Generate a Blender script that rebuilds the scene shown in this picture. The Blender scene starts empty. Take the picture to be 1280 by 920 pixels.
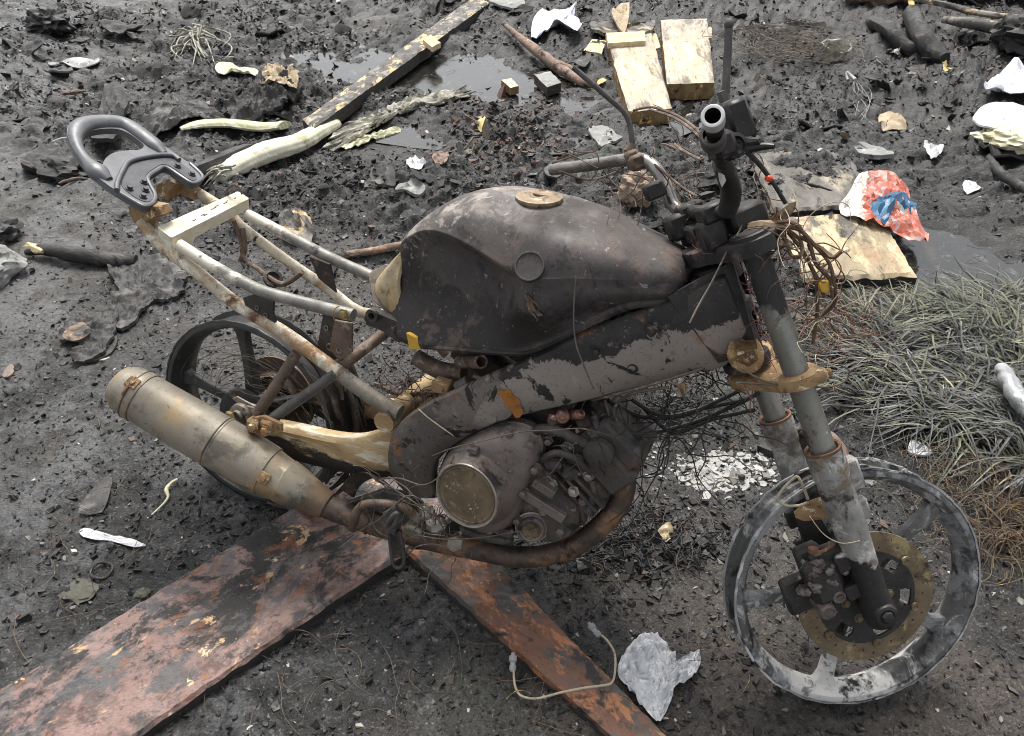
import bpy, math, random
import numpy as np
from mathutils import Matrix, Vector

# ------------------------------------------------------------------ camera, sky, sun, exposure
scene = bpy.context.scene
LEAN = math.radians(-12.762863)                    # the bike leans to its left by this much
RX = np.array([[1, 0, 0], [0, math.cos(LEAN), -math.sin(LEAN)], [0, math.sin(LEAN), math.cos(LEAN)]])
CB = np.array([1.08732679, -1.3256983, 1.1739718])  # camera in the bike's own frame
MB_ = np.array([[0.92402699, 0.37288098, 0.08446236], [-0.23350912, 0.37548691, 0.8969298], [0.30273356, -0.84851008, 0.43403115]])
FPX = 1000.0
CW = RX @ CB
MW = MB_ @ RX.T
cam_d = bpy.data.cameras.new('camera')
cam = bpy.data.objects.new('camera', cam_d)
scene.collection.objects.link(cam)
cam.matrix_world = Matrix([list(MW[:, i]) + [CW[i]] for i in range(3)] + [[0, 0, 0, 1]])
cam_d.sensor_width = 36.0
cam_d.lens = FPX * 36.0 / 1280.0
cam_d.clip_start = 0.05
cam_d.clip_end = 400
scene.camera = cam

SUN_EL, SUN_AZ = math.radians(60), math.radians(120)   # azimuth measured from +X towards +Y: behind the bike, to the left
world = bpy.data.worlds.new('World')
scene.world = world
world.use_nodes = True
wn, wl = world.node_tree.nodes, world.node_tree.links
wn.clear()
w_out = wn.new('ShaderNodeOutputWorld')
w_bg = wn.new('ShaderNodeBackground')
w_sky = wn.new('ShaderNodeTexSky')
w_sky.sky_type = 'NISHITA'
w_sky.sun_disc = False
w_sky.sun_elevation = SUN_EL
w_sky.sun_rotation = math.pi / 2 - SUN_AZ
w_sky.air_density = 1.0
w_sky.dust_density = 4.0
w_hs = wn.new('ShaderNodeHueSaturation')
w_hs.inputs['Saturation'].default_value = 0.22          # overcast: a nearly white sky
wl.new(w_sky.outputs[0], w_hs.inputs['Color'])
wl.new(w_hs.outputs[0], w_bg.inputs['Color'])
w_bg.inputs['Strength'].default_value = 0.1
wl.new(w_bg.outputs[0], w_out.inputs['Surface'])

sun_d = bpy.data.lights.new('sun', 'SUN')
sun_d.energy = 1.5
sun_d.angle = math.radians(22)
sun_d.color = (1.0, 0.96, 0.90)
sun = bpy.data.objects.new('sun', sun_d)
scene.collection.objects.link(sun)
sdir = Vector((math.cos(SUN_EL) * math.cos(SUN_AZ), math.cos(SUN_EL) * math.sin(SUN_AZ), math.sin(SUN_EL)))
sun.rotation_euler = sdir.to_track_quat('Z', 'Y').to_euler()
sun.location = sdir * 20

scene.view_settings.view_transform = 'Standard'
scene.view_settings.look = 'None'
scene.view_settings.gamma = 1.0
scene.view_settings.use_curve_mapping = False
scene.view_settings.exposure = 1.32
scene.render.engine = 'CYCLES'
scene.cycles.filter_width = 1.0

# ------------------------------------------------------------------ pixel -> place helpers
def ray(px, py):
    return MB_.T @ np.array([(px - 640) / FPX, -(py - 460) / FPX, -1.0])

def B(px, py, y):                      # point of the bike frame's plane y = const
    d = ray(px, py)
    return CB + d * ((y - CB[1]) / d[1])

def BF(px, py, fy):                    # plane y = fy(x), iterated
    y = fy(0.7)
    for _ in range(12):
        P = B(px, py, y)
        y = fy(P[0])
    return P

def G(px, py, z=0.0):                  # world point at height z above the ground
    d = RX @ ray(px, py)
    return CW + d * ((z - CW[2]) / d[2])

# steered front end: origin at the front axle, v forward, w to the left, u up the fork
SA = np.array([1.31014607, 0.01696592, 0.22778391])
SV = np.array([0.75542068, 0.48958052, 0.43548882])
SW = np.array([-0.42414797, 0.87195809, -0.24451501])
SU = np.array([-0.49943778, 0.0, 0.86634976])

def S(v, w, u):
    return SA + SV * v + SW * w + SU * u

def SP(px, py, w):
    d = ray(px, py)
    return CB + d * (((SA + SW * w - CB) @ SW) / (d @ SW))

# ------------------------------------------------------------------ noise
_rng = np.random.RandomState(7)
_perm = np.concatenate([_rng.permutation(512)] * 3)
_gr = _rng.randn(512, 3)
_gr /= np.linalg.norm(_gr, axis=1)[:, None]

def noise3(P):
    P = np.asarray(P, float)
    I = np.floor(P).astype(int)
    f = P - I
    I &= 511
    u = f * f * f * (f * (f * 6 - 15) + 10)
    out = 0
    for dx in (0, 1):
        for dy in (0, 1):
            for dz in (0, 1):
                h = _perm[_perm[_perm[(I[..., 0] + dx) & 511] + ((I[..., 1] + dy) & 511)] + ((I[..., 2] + dz) & 511)]
                g = _gr[h]
                d = g[..., 0] * (f[..., 0] - dx) + g[..., 1] * (f[..., 1] - dy) + g[..., 2] * (f[..., 2] - dz)
                wx = u[..., 0] if dx else 1 - u[..., 0]
                wy = u[..., 1] if dy else 1 - u[..., 1]
                wz = u[..., 2] if dz else 1 - u[..., 2]
                out = out + d * wx * wy * wz
    return out * 1.5

def fbm(P, oct=4, gain=0.5):
    P = np.asarray(P, float)
    a, s, o = 1.0, 0.0, 1.0
    for k in range(oct):
        s = s + a * noise3(P * o + 17.3 * k)
        a *= gain
        o *= 2.03
    return s

# ------------------------------------------------------------------ materials
def hx(h):
    v = [int(h[i:i + 2], 16) / 255 for i in (0, 2, 4)]
    return tuple((c / 12.92 if c <= .04045 else ((c + .055) / 1.055) ** 2.4) for c in v) + (1.0,)

MATS = {}

def mat(name, c1, c2, scale=20, rough=.6, metal=0.0, layers=(), bump=None, spec=0.5, rvar=0.15, detail=6, stretch=None,
        transmission=0, alpha=1, coat=0, sheen=0, grime=0.0, bump2=None, bdist=0.004, generated=False):
    """two colours mixed by noise, then layers (colour, noise scale, threshold, softness[, dict(rough, metal, grad, det, dist)])"""
    m = bpy.data.materials.new(name)
    m.use_nodes = True
    nt = m.node_tree
    n, l = nt.nodes, nt.links
    bs = n['Principled BSDF']
    tc = n.new('ShaderNodeTexCoord')
    co = tc.outputs['Object']
    if stretch:
        mp = n.new('ShaderNodeMapping')
        mp.inputs['Scale'].default_value = stretch
        l.new(co, mp.inputs['Vector'])
        co2 = mp.outputs[0]
    else:
        co2 = co
    seed = [hash_name(name) % 97]

    def nz(sc, det=6, dist=0.0, vec=None, rgh=.55):
        t = n.new('ShaderNodeTexNoise')
        t.noise_dimensions = '4D'
        seed[0] += 3.7
        t.inputs['W'].default_value = seed[0]
        t.inputs['Scale'].default_value = sc
        t.inputs['Detail'].default_value = det
        t.inputs['Roughness'].default_value = rgh
        t.inputs['Distortion'].default_value = dist
        l.new(vec or co, t.inputs['Vector'])
        return t.outputs['Fac']

    def mr(v, a, b, lo=0.0, hi=1.0, smooth=True):
        t = n.new('ShaderNodeMapRange')
        t.interpolation_type = 'SMOOTHSTEP' if smooth else 'LINEAR'
        t.inputs['From Min'].default_value = a
        t.inputs['From Max'].default_value = b
        t.inputs['To Min'].default_value = lo
        t.inputs['To Max'].default_value = hi
        l.new(v, t.inputs['Value'])
        return t.outputs[0]

    def mixc(f, a, b):
        t = n.new('ShaderNodeMix')
        t.data_type = 'RGBA'
        l.new(f, t.inputs[0])
        for s, v in ((t.inputs[6], a), (t.inputs[7], b)):
            if isinstance(v, tuple):
                s.default_value = v
            else:
                l.new(v, s)
        return t.outputs[2]

    def mixf(f, a, b):
        t = n.new('ShaderNodeMix')
        t.data_type = 'FLOAT'
        l.new(f, t.inputs[0])
        for s, v in ((t.inputs[2], a), (t.inputs[3], b)):
            if isinstance(v, (int, float)):
                s.default_value = v
            else:
                l.new(v, s)
        return t.outputs[0]

    col = mixc(mr(nz(scale, detail, 0.3, co2), .32, .68), hx(c1), hx(c2))
    rg = mr(nz(scale * 1.7, 5), .3, .7, max(.03, rough - rvar), min(1, rough + rvar))
    mt = metal
    if grime:                                             # fine soot and ash specks, sized in millimetres
        layers = list(layers) + [('191716', 95, .60, .10, {'max': .75 * grime, 'rgh': .75}), ('a49d93', 210, .64, .06, {'max': .8 * grime, 'rough': .85, 'rgh': .7}), ('0f0e0e', 260, .62, .06, {'max': .7 * grime})]
    for L in layers:
        cc, sc, th, so = L[:4]
        o = L[4] if len(L) > 4 else {}
        v = nz(sc, o.get('det', 9), o.get('dist', .4), co2 if (stretch and o.get('st', 1)) else None, o.get('rgh', .68))
        so = so * .65
        if 'grad' in o:                                   # adds a linear ramp in the mesh's own coordinates
            gx, gy, gz, off = o['grad']
            dp = n.new('ShaderNodeVectorMath')
            dp.operation = 'DOT_PRODUCT'
            dp.inputs[1].default_value = (gx, gy, gz)
            l.new(co, dp.inputs[0])
            ad = n.new('ShaderNodeMath')
            ad.operation = 'ADD'
            ad.inputs[1].default_value = off
            l.new(dp.outputs['Value'], ad.inputs[0])
            cl = n.new('ShaderNodeClamp')
            cl.inputs['Min'].default_value = -.6
            cl.inputs['Max'].default_value = .6
            l.new(ad.outputs[0], cl.inputs[0])
            a2 = n.new('ShaderNodeMath')
            a2.operation = 'ADD'
            l.new(v, a2.inputs[0])
            l.new(cl.outputs[0], a2.inputs[1])
            v = a2.outputs[0]
        if 'attr' in o:                                   # soil type stored on the mesh
            an, gain, off = o['attr']
            at = n.new('ShaderNodeAttribute')
            at.attribute_name = an
            ma = n.new('ShaderNodeMath')
            ma.operation = 'MULTIPLY_ADD'
            ma.inputs[1].default_value = gain
            ma.inputs[2].default_value = off
            l.new(at.outputs['Fac'], ma.inputs[0])
            a3 = n.new('ShaderNodeMath')
            a3.operation = 'ADD'
            l.new(v, a3.inputs[0])
            l.new(ma.outputs[0], a3.inputs[1])
            v = a3.outputs[0]
        f = mr(v, th - so, th + so, 0, o.get('max', 1.0))
        col = mixc(f, col, hx(cc))
        if 'rough' in o:
            rg = mixf(f, rg, o['rough'])
        if 'metal' in o:
            mt = mixf(f, mt, o['metal'])
    l.new(col, bs.inputs['Base Color'])
    l.new(rg, bs.inputs['Roughness'])
    if isinstance(mt, (int, float)):
        bs.inputs['Metallic'].default_value = mt
    else:
        l.new(mt, bs.inputs['Metallic'])
    bs.inputs['Specular IOR Level'].default_value = spec
    if transmission:
        bs.inputs['Transmission Weight'].default_value = transmission
    if alpha < 1:
        bs.inputs['Alpha'].default_value = alpha
    if coat:
        bs.inputs['Coat Weight'].default_value = coat
        bs.inputs['Coat Roughness'].default_value = .15
    prev = None
    for bp_ in (bump, bump2):
        if bp_:
            bn = n.new('ShaderNodeBump')
            bn.inputs['Strength'].default_value = bp_[1]
            bn.inputs['Distance'].default_value = bp_[2] if len(bp_) > 2 else bdist
            l.new(nz(bp_[0], 6, 0.2, co2 if stretch else None, .65), bn.inputs['Height'])
            if prev:
                l.new(prev, bn.inputs['Normal'])
            prev = bn.outputs[0]
    if prev:
        l.new(prev, bs.inputs['Normal'])
    MATS[name] = m
    return m

def hash_name(s):
    h = 7
    for ch in s:
        h = (h * 31 + ord(ch)) % 100003
    return h

# ------------------------------------------------------------------ mesh builder
def cr(pts, n=6, closed=False):
    """Catmull-Rom through the points (any dimension)"""
    P = np.asarray(pts, float)
    k = len(P)
    if k < 3 and not closed:
        return np.array([P[0] + (P[-1] - P[0]) * t for t in np.linspace(0, 1, n + 1)])
    out = []
    rng = range(k) if closed else range(k - 1)
    for i in rng:
        g = (lambda j: P[j % k]) if closed else (lambda j: P[min(max(j, 0), k - 1)])
        p0, p1, p2, p3 = g(i - 1), g(i), g(i + 1), g(i + 2)
        for t in np.arange(n) / n:
            out.append(.5 * ((2 * p1) + (-p0 + p2) * t + (2 * p0 - 5 * p1 + 4 * p2 - p3) * t * t + (-p0 + 3 * p1 - 3 * p2 + p3) * t ** 3))
    if not closed:
        out.append(P[-1])
    return np.array(out)

class MB:
    def __init__(s):
        s.v, s.f, s.m = [], [], []
        s.n = 0

    def add(s, V, F, mi=0):
        V = np.asarray(V, float).reshape(-1, 3)
        s.v.append(V)
        s.f += [tuple(int(i) + s.n for i in f) for f in F]
        s.m += [mi] * len(F)
        s.n += len(V)

    def tube(s, pts, r, seg=10, n=0, caps=True, mi=0, wob=0, flat=1.0, nscale=30, ridge=0):
        P = cr(pts, n) if n else np.asarray(pts, float)
        k = len(P)
        rr = np.asarray(r, float) if np.ndim(r) else np.array([r, r], float)
        rr = np.interp(np.linspace(0, 1, k), np.linspace(0, 1, len(rr)), rr)
        T = np.gradient(P, axis=0)
        T /= np.linalg.norm(T, axis=1)[:, None] + 1e-12
        a = np.array([0, 0, 1.0]) if abs(T[0][2]) < .9 else np.array([1.0, 0, 0])
        nrm = np.cross(T[0], a)
        nrm /= np.linalg.norm(nrm)
        V = []
        th = np.arange(seg) * 2 * math.pi / seg
        rd = 1 + ridge * noise3(np.stack([np.cos(th) * 3.1, np.sin(th) * 3.1, np.full(seg, 4.2)], 1)) * 2 if ridge else np.ones(seg)
        for i in range(k):
            nrm = nrm - T[i] * (nrm @ T[i])
            nrm /= np.linalg.norm(nrm) + 1e-12
            b = np.cross(T[i], nrm)
            V.append(P[i] + rr[i] * ((rd * np.cos(th))[:, None] * nrm + flat * (rd * np.sin(th))[:, None] * b))
        V = np.concatenate(V)
        if wob:
            c = np.repeat(P, seg, axis=0)
            V = c + (V - c) * (1 + wob * fbm(V * nscale, 3))[:, None]
        F = [(i * seg + j, i * seg + (j + 1) % seg, (i + 1) * seg + (j + 1) % seg, (i + 1) * seg + j) for i in range(k - 1) for j in range(seg)]
        if caps:
            F += [tuple(range(seg))[::-1], tuple((k - 1) * seg + j for j in range(seg))]
        s.add(V, F, mi)
        return s

    def pipe_open(s, pts, r, wall, seg=20, n=0, mi=0):
        """a hollow tube whose last end stands open"""
        s.tube(pts, r, seg, n, False, mi)
        P = np.asarray(pts, float)
        e = P[-1]
        d = P[-1] - P[-2]
        d /= np.linalg.norm(d)
        r0 = r[-1] if np.ndim(r) else r
        s.lathe(e, d, [(0, r0), (.001, r0 - wall * .4), (0, r0 - wall), (-.05, r0 - wall), (-.05, 0)], seg, mi)
        return s

    def lathe(s, o, d, prof, seg=24, mi=0, closed=False):
        o = np.asarray(o, float)
        d = np.asarray(d, float)
        d = d / np.linalg.norm(d)
        a = np.array([0, 0, 1.0]) if abs(d[2]) < .9 else np.array([1.0, 0, 0])
        x = np.cross(d, a)
        x /= np.linalg.norm(x)
        y = np.cross(d, x)
        th = np.arange(seg) * 2 * math.pi / seg
        ring = np.cos(th)[:, None] * x + np.sin(th)[:, None] * y
        V = np.concatenate([o + d * h + ring * max(r, 1e-5) for h, r in prof])
        k = len(prof)
        F = []
        for i in range(k if closed else k - 1):
            i2 = (i + 1) % k
            F += [(i * seg + j, i * seg + (j + 1) % seg, i2 * seg + (j + 1) % seg, i2 * seg + j) for j in range(seg)]
        s.add(V, F, mi)
        return s

    def box(s, c, ax, ay, az, mi=0, bev=0.12):
        """box centred at c with half-axis vectors; chamfered by the fraction bev of the shortest half-axis"""
        c, ax, ay, az = (np.asarray(q, float) for q in (c, ax, ay, az))
        L = [np.linalg.norm(q) for q in (ax, ay, az)]
        b = bev * min(L)
        U = [q / (l + 1e-12) for q, l in zip((ax, ay, az), L)]
        V, idx = [], {}
        for sx in (-1, 1):
            for sy in (-1, 1):
                for sz in (-1, 1):
                    for k in range(3):
                        e = [L[0] * sx, L[1] * sy, L[2] * sz]
                        for q in range(3):
                            if q != k:
                                e[q] -= b * (sx, sy, sz)[q]
                        idx[(sx, sy, sz, k)] = len(V)
                        V.append(c + U[0] * e[0] + U[1] * e[1] + U[2] * e[2])
        F = []
        for k in range(3):
            for sg in (-1, 1):
                o = [q for q in range(3) if q != k]
                loop = []
                for (p, q) in ((-1, -1), (1, -1), (1, 1), (-1, 1)):
                    t = [0, 0, 0]
                    t[k] = sg
                    t[o[0]] = p
                    t[o[1]] = q
                    loop.append(idx[(t[0], t[1], t[2], k)])
                F.append(tuple(loop))
        for k in range(3):                                # edge bevels
            o = [q for q in range(3) if q != k]
            for p in (-1, 1):
                for q in (-1, 1):
                    lo, hi = [0, 0, 0], [0, 0, 0]
                    lo[k], hi[k] = -1, 1
                    lo[o[0]] = hi[o[0]] = p
                    lo[o[1]] = hi[o[1]] = q
                    F.append((idx[tuple(lo) + (o[0],)], idx[tuple(hi) + (o[0],)], idx[tuple(hi) + (o[1],)], idx[tuple(lo) + (o[1],)]))
        for sx in (-1, 1):
            for sy in (-1, 1):
                for sz in (-1, 1):
                    F.append(tuple(idx[(sx, sy, sz, k)] for k in range(3)))
        s.add(V, F, mi)
        return s

    def bar(s, a, b, w, h, up=(0, 0, 1), mi=0, bev=.2):
        a, b, up = (np.asarray(q, float) for q in (a, b, up))
        d = (b - a) / 2
        x = d / np.linalg.norm(d)
        y = np.cross(up, x)
        y /= np.linalg.norm(y)
        z = np.cross(x, y)
        return s.box((a + b) / 2, d, y * w / 2, z * h / 2, mi, bev)

    def plate(s, outline, off, mi=0, bev=0.0):
        """outline: 3-D points in order (roughly planar); extruded by the vector off; optional chamfer on the front face"""
        P = np.asarray(outline, float)
        off = np.asarray(off, float)
        k = len(P)
        c = P.mean(0)
        rings = [P]
        if bev:
            inn = P + (c - P) / np.linalg.norm(c - P, axis=1)[:, None] * bev
            u = off / np.linalg.norm(off)
            rings = [inn - u * bev * .8, P, P + off]
        else:
            rings = [P, P + off]
        V = np.concatenate(rings)
        F = []
        for r in range(len(rings) - 1):
            F += [(r * k + i, r * k + (i + 1) % k, (r + 1) * k + (i + 1) % k, (r + 1) * k + i) for i in range(k)]
        F.append(tuple(range(k))[::-1])
        F.append(tuple((len(rings) - 1) * k + i for i in range(k)))
        s.add(V, F, mi)
        return s

    def loft(s, rings, mi=0, caps=True, closed=True):
        R = [np.asarray(r, float) for r in rings]
        k = len(R[0])
        F = []
        for i in range(len(R) - 1):
            for j in range(k if closed else k - 1):
                F.append((i * k + j, i * k + (j + 1) % k, (i + 1) * k + (j + 1) % k, (i + 1) * k + j))
        if caps:
            F += [tuple(range(k))[::-1], tuple((len(R) - 1) * k + j for j in range(k))]
        s.add(np.concatenate(R), F, mi)
        return s

    def solid(s, V, F, off, mi=0):
        """faces F over V thickened by the offset (vector or per-vertex array), open edges walled"""
        V = np.asarray(V, float)
        off = np.asarray(off, float)
        k = len(V)
        ed = {}
        for f in F:
            for a, b in zip(f, f[1:] + f[:1]):
                ed[(a, b)] = 1
        F2 = list(F) + [tuple(i + k for i in f[::-1]) for f in F]
        for (a, b) in ed:
            if (b, a) not in ed:
                F2.append((b, a, a + k, b + k))
        s.add(np.concatenate([V, V + off]), F2, mi)
        return s

    def chunk(s, c, r, sub=2, amp=.35, seed=0, mi=0, rot=None, fr=2.2):
        V, F = ico(sub)
        W = V * (1 + amp * fbm(V * fr + seed * 7.31, 3))[:, None]
        W = W * np.asarray(r, float)
        if rot is not None:
            W = W @ np.array(rot).T
        s.add(W + np.asarray(c, float), F, mi)
        return s

_ico = {}
def ico(sub):
    if sub not in _ico:
        import bmesh
        bm = bmesh.new()
        bmesh.ops.create_icosphere(bm, subdivisions=sub, radius=1)
        bm.verts.ensure_lookup_table()
        _ico[sub] = (np.array([v.co[:] for v in bm.verts]), [tuple(v.index for v in f.verts) for f in bm.faces])
        bm.free()
    return _ico[sub]

def rotz(a):
    c, s_ = math.cos(a), math.sin(a)
    return np.array([[c, -s_, 0], [s_, c, 0], [0, 0, 1]])

def rand_rot(r):
    q = r.randn(4)
    q /= np.linalg.norm(q)
    w, x, y, z = q
    return np.array([[1 - 2 * (y * y + z * z), 2 * (x * y - z * w), 2 * (x * z + y * w)], [2 * (x * y + z * w), 1 - 2 * (x * x + z * z), 2 * (y * z - x * w)], [2 * (x * z - y * w), 2 * (y * z + x * w), 1 - 2 * (x * x + y * y)]])

def obj(name, mb, mats, parent=None, sharp=38, origin=None):
    V = np.concatenate(mb.v)
    if origin is not None:
        V = V - np.asarray(origin, float)
    me = bpy.data.meshes.new(name)
    me.from_pydata(V.tolist(), [], mb.f)
    if not isinstance(mats, (list, tuple)):
        mats = [mats]
    for m in mats:
        me.materials.append(MATS[m] if isinstance(m, str) else m)
    if len(mats) > 1:
        me.polygons.foreach_set('material_index', mb.m)
    me.update()
    import bmesh
    if len(mb.f) < 60000:
        bm = bmesh.new()
        bm.from_mesh(me)
        bmesh.ops.recalc_face_normals(bm, faces=bm.faces)
        bm.to_mesh(me)
        bm.free()
    me.shade_smooth()
    if sharp:
        me.set_sharp_from_angle(angle=math.radians(sharp))
    o = bpy.data.objects.new(name, me)
    scene.collection.objects.link(o)
    if origin is not None:
        o.location = tuple(origin)
    if parent is not None:
        o.parent = parent
    return o

def tag(o, label, cat, group=None, kind=None):
    o['label'] = label
    if cat:
        o['category'] = cat
    if group:
        o['group'] = group
    if kind:
        o['kind'] = kind
    return o

def empty(name, loc=(0, 0, 0)):
    o = bpy.data.objects.new(name, None)
    o.empty_display_size = .1
    o.location = tuple(loc)
    scene.collection.objects.link(o)
    return o

# ------------------------------------------------------------------ ground
PUD = [G(585, 95), G(480, 170), G(1210, 340), G(1180, 300)]
PUDR = [(.85, .5), (.45, .3), (.5, .36), (.32, .26)]

def pud_mask(X, Y):
    m = np.zeros_like(X)
    for p, (a, b) in zip(PUD, PUDR):
        m = np.maximum(m, np.exp(-(((X - p[0]) / a) ** 2 + ((Y - p[1]) / b) ** 2) ** 1.5))
    return m

def soil(X, Y):
    """0 = trodden smooth ash and silt, 1 = loose black cinders"""
    P = np.stack([X, Y, np.zeros_like(X)], -1)
    a = .5 + 1.1 * fbm(P * 1.15 + 71.3, 3)
    a = a + .35 * np.clip((Y - .9) / .8, -1, 1) - .25 * np.clip((X - 1.0) / .6, 0, 1) * np.clip((1.2 - Y), 0, 1)
    return np.clip(a, 0, 1)

def ground_h(X, Y, fine=True):
    X = np.asarray(X, float)
    Y = np.asarray(Y, float)
    Z = np.zeros_like(X)
    P = np.stack([X, Y, Z], -1)
    dist = np.sqrt((X - .7) ** 2 + (Y + .1) ** 2)
    far = np.clip((dist - .9) / 1.6, 0, 1)
    h = fbm(P * .8, 3) * (.012 + .05 * far)
    clumps = fbm(P * 5 + 3.1, 3)
    so_ = soil(X, Y)
    rough = .22 + 1.15 * so_ * (.6 + .4 * np.clip((Y + .2) / 1.0, 0, 1))
    h += clumps * .011 * rough
    back = np.clip((Y - .5) / 1.0, 0, 1)
    c2 = fbm(P * 7.5 + 21.7, 2)
    h += back * .034 * np.clip(np.abs(c2) * 2 - .25, -.2, 1)
    c3 = fbm(P * 2.6 + 44.1, 3)
    h += (.25 + .75 * back) * .030 * np.clip(c3, -.5, 1)
    if fine:
        r1 = 1 - np.abs(noise3(P * 17 + 9.7)) * 2
        h += (r1 ** 2 - .35) * .0065 * rough
        lump = np.clip(noise3(P * np.array([36, 36, 1]) + fbm(P * 9, 2)[..., None] * .8) + .05, 0, 1)
        h += lump * .012 * rough
        h += (np.abs(fbm(P * 48, 2)) * .013 - .005) * (.35 + .65 * so_)
        h += np.abs(noise3(P * 105)) * .007 * (.5 + .5 * so_)
    # slope to a low bank at the back right
    bank = np.clip((Y - 2.9 - .25 * (2.2 - X)) / 1.6, 0, 1)
    h += bank * bank * .12
    m = pud_mask(X, Y)
    h = h * (1 - .8 * m) - .03 * m
    # trodden flat under the wheels and the engine
    for cx, cy, rr in ((1.31, .02, .3), (0, 0, .3), (.6, -.05, .4)):
        k = np.exp(-(((X - cx) ** 2 + (Y - cy) ** 2) / rr ** 2))
        h = h * (1 - .45 * k) - .004 * k
    return h

def hz(x, y):
    return float(ground_h(np.array([x]), np.array([y]))[0])

def hz_c(x, y):
    return float(ground_h(np.array([x]), np.array([y]), False)[0])

def warp_axis(lo, hi, step, far_lo, far_hi, g=1.16):
    a = list(np.arange(lo, hi, step))
    s, x = step, a[-1]
    while x < far_hi:
        s *= g
        x += s
        a.append(x)
    s, x, b = step, lo, []
    while x > far_lo:
        s *= g
        x -= s
        b.append(x)
    return np.array(b[::-1] + a)

gx = warp_axis(-2.4, 2.9, .0092, -60, 60, 1.045)
gy = warp_axis(-.80, 2.8, .0092, -60, 60, 1.04)
XX, YY = np.meshgrid(gx, gy, indexing='ij')
HH = ground_h(XX, YY)
HH[np.abs(XX) > 20] *= .3
nx, ny = XX.shape
gm = bpy.data.meshes.new('ground')
gm.vertices.add(nx * ny)
gm.vertices.foreach_set('co', np.stack([XX, YY, HH], -1).ravel().astype(np.float32))
ii = (np.arange(nx - 1)[:, None] * ny + np.arange(ny - 1)[None, :]).ravel()
quads = np.stack([ii, ii + ny, ii + ny + 1, ii + 1], 1)
nq = len(quads)
gm.loops.add(nq * 4)
gm.loops.foreach_set('vertex_index', quads.ravel().astype(np.int32))
gm.polygons.add(nq)
gm.polygons.foreach_set('loop_start', (np.arange(nq) * 4).astype(np.int32))
gm.polygons.foreach_set('loop_total', np.full(nq, 4, np.int32))
gm.update(calc_edges=True)
gm.shade_smooth()
_at = gm.attributes.new('soil', 'FLOAT', 'POINT')
_at.data.foreach_set('value', soil(XX, YY).ravel().astype(np.float32))

def ground_material():
    m = mat('ash_ground', '1b1b1b', '2f2f2e', 6, rough=.55, rvar=.22, layers=[
        ('403c37', 3.0, .545, .14, {'max': .85, 'attr': ('soil', -.42, .13)}),    # grey brown silt where it is trodden
        ('4a4139', 2.6, .55, .14, {'max': .8, 'grad': (.35, -.30, 0, -.36)}),    # brown soil showing on the right
        ('42443b', 1.6, .59, .10, {'max': .65}),                          # olive silt
        ('0a0a0a', 3.2, .52, .10, {'max': .95, 'attr': ('soil', .36, -.21)}),    # loose black cinders
        ('6c6d6f', 4.6, .60, .10, {'max': .55, 'rough': .3, 'grad': (-.10, -.10, 0, .02)}),      # wet sheen painted as paler grey on the damp film, stronger near left
        ('0a0a0a', 60, .56, .12, {'max': .8}),                           # dark pores
        ('6a6764', 75, .595, .09, {'max': .75, 'rough': .75}),             # ash crumbs
        ('080808', 170, .57, .10, {'max': .7}),
        ('9a9791', 170, .625, .07, {'max': .75, 'rough': .8}),
        ('5a463a', 40, .69, .06, {'max': .5}),
        ('d6d2ca', 190, .71, .025, {'max': .9}),
    ], bump=(48, .9, .012), bump2=(190, 1.0, .006), spec=.6)
    return m

ground_material()
gm.materials.append(MATS['ash_ground'])
ground = bpy.data.objects.new('ground', gm)
scene.collection.objects.link(ground)
ground['kind'] = 'structure'
ground['label'] = 'burnt black ground covered in wet ash'

mat('puddle_water', '1a1a19', '262522', 5, rough=.1, rvar=.07, spec=.6, layers=[
    ('6f706c', 14, .60, .10, {'max': .55, 'rough': .35, 'dist': 1.5}), ('3a3830', 4, .6, .1, {'rough': .15})], bump=(30, .12, .004))
for k, (p, r) in enumerate(((PUD[0], (1.4, 1.0)), (PUD[2], (.8, .55)))):
    w_ = MB()
    nth = 48
    ring = [p[:2] + np.array([r[0] * math.cos(t), r[1] * math.sin(t)]) for t in np.arange(nth) * 2 * math.pi / nth]
    w_.add([(q[0], q[1], -.0145) for q in ring], [tuple(range(nth))])
    o = obj('puddle', w_, 'puddle_water')
    o['kind'] = 'structure'
    o['label'] = ('shallow scummy puddle beside the long burnt timber', 'shallow dark puddle beside the grass tuft')[k]

# ------------------------------------------------------------------ motorcycle materials (mesh coordinates are the bike's own)
mat('tank_metal', '454140', '57514d', 9, rough=.68, rvar=.18, metal=.25, layers=[
    ('8d857f', 12, .56, .14, {'grad': (-.5, 0, 2.6, -1.8), 'max': .6, 'rough': .62}),
    ('a49b92', 22, .66, .05, {'grad': (-1.1, 0, 2.2, -1.2), 'max': .6, 'rough': .7, 'dist': 1.2}),
    ('7d6a60', 26, .60, .07, {'grad': (1.0, 0, 0, -.82), 'max': .4, 'rough': .75}),
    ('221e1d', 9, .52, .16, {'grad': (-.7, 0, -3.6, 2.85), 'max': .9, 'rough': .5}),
    ('1d1b1b', 45, .68, .05, {'max': .7}),
    ('8f8880', 120, .71, .03, {'max': .55, 'rough': .8}),
    ('b0a79c', 15, .635, .02, {'dist': 3.5, 'max': .5, 'grad': (-1.2, 0, 1.5, -.5)}), ('1f1b1a', 8, .55, .06, {'dist': 1.5, 'max': .7}), ('b5aca2', 28, .64, .03, {'max': .6, 'rough': .85, 'dist': 1.0}), ('6a5c52', 14, .58, .06, {'max': .55, 'rough': .8}), ('9a9288', 60, .64, .05, {'max': .6, 'rough': .85}),
], bump=(90, .12, .002), bump2=(14, .25, .004), grime=0.6)
mat('tank_collar', 'b3a68c', 'a08a62', 25, rough=.7, metal=.1, layers=[
    ('5a4e42', 20, .58, .08), ('b07a2a', 14, .62, .06), ('2b2724', 17, .66, .06), ('d8d2c4', 60, .66, .06)], bump=(120, .3, .002), grime=0.7)
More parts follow.
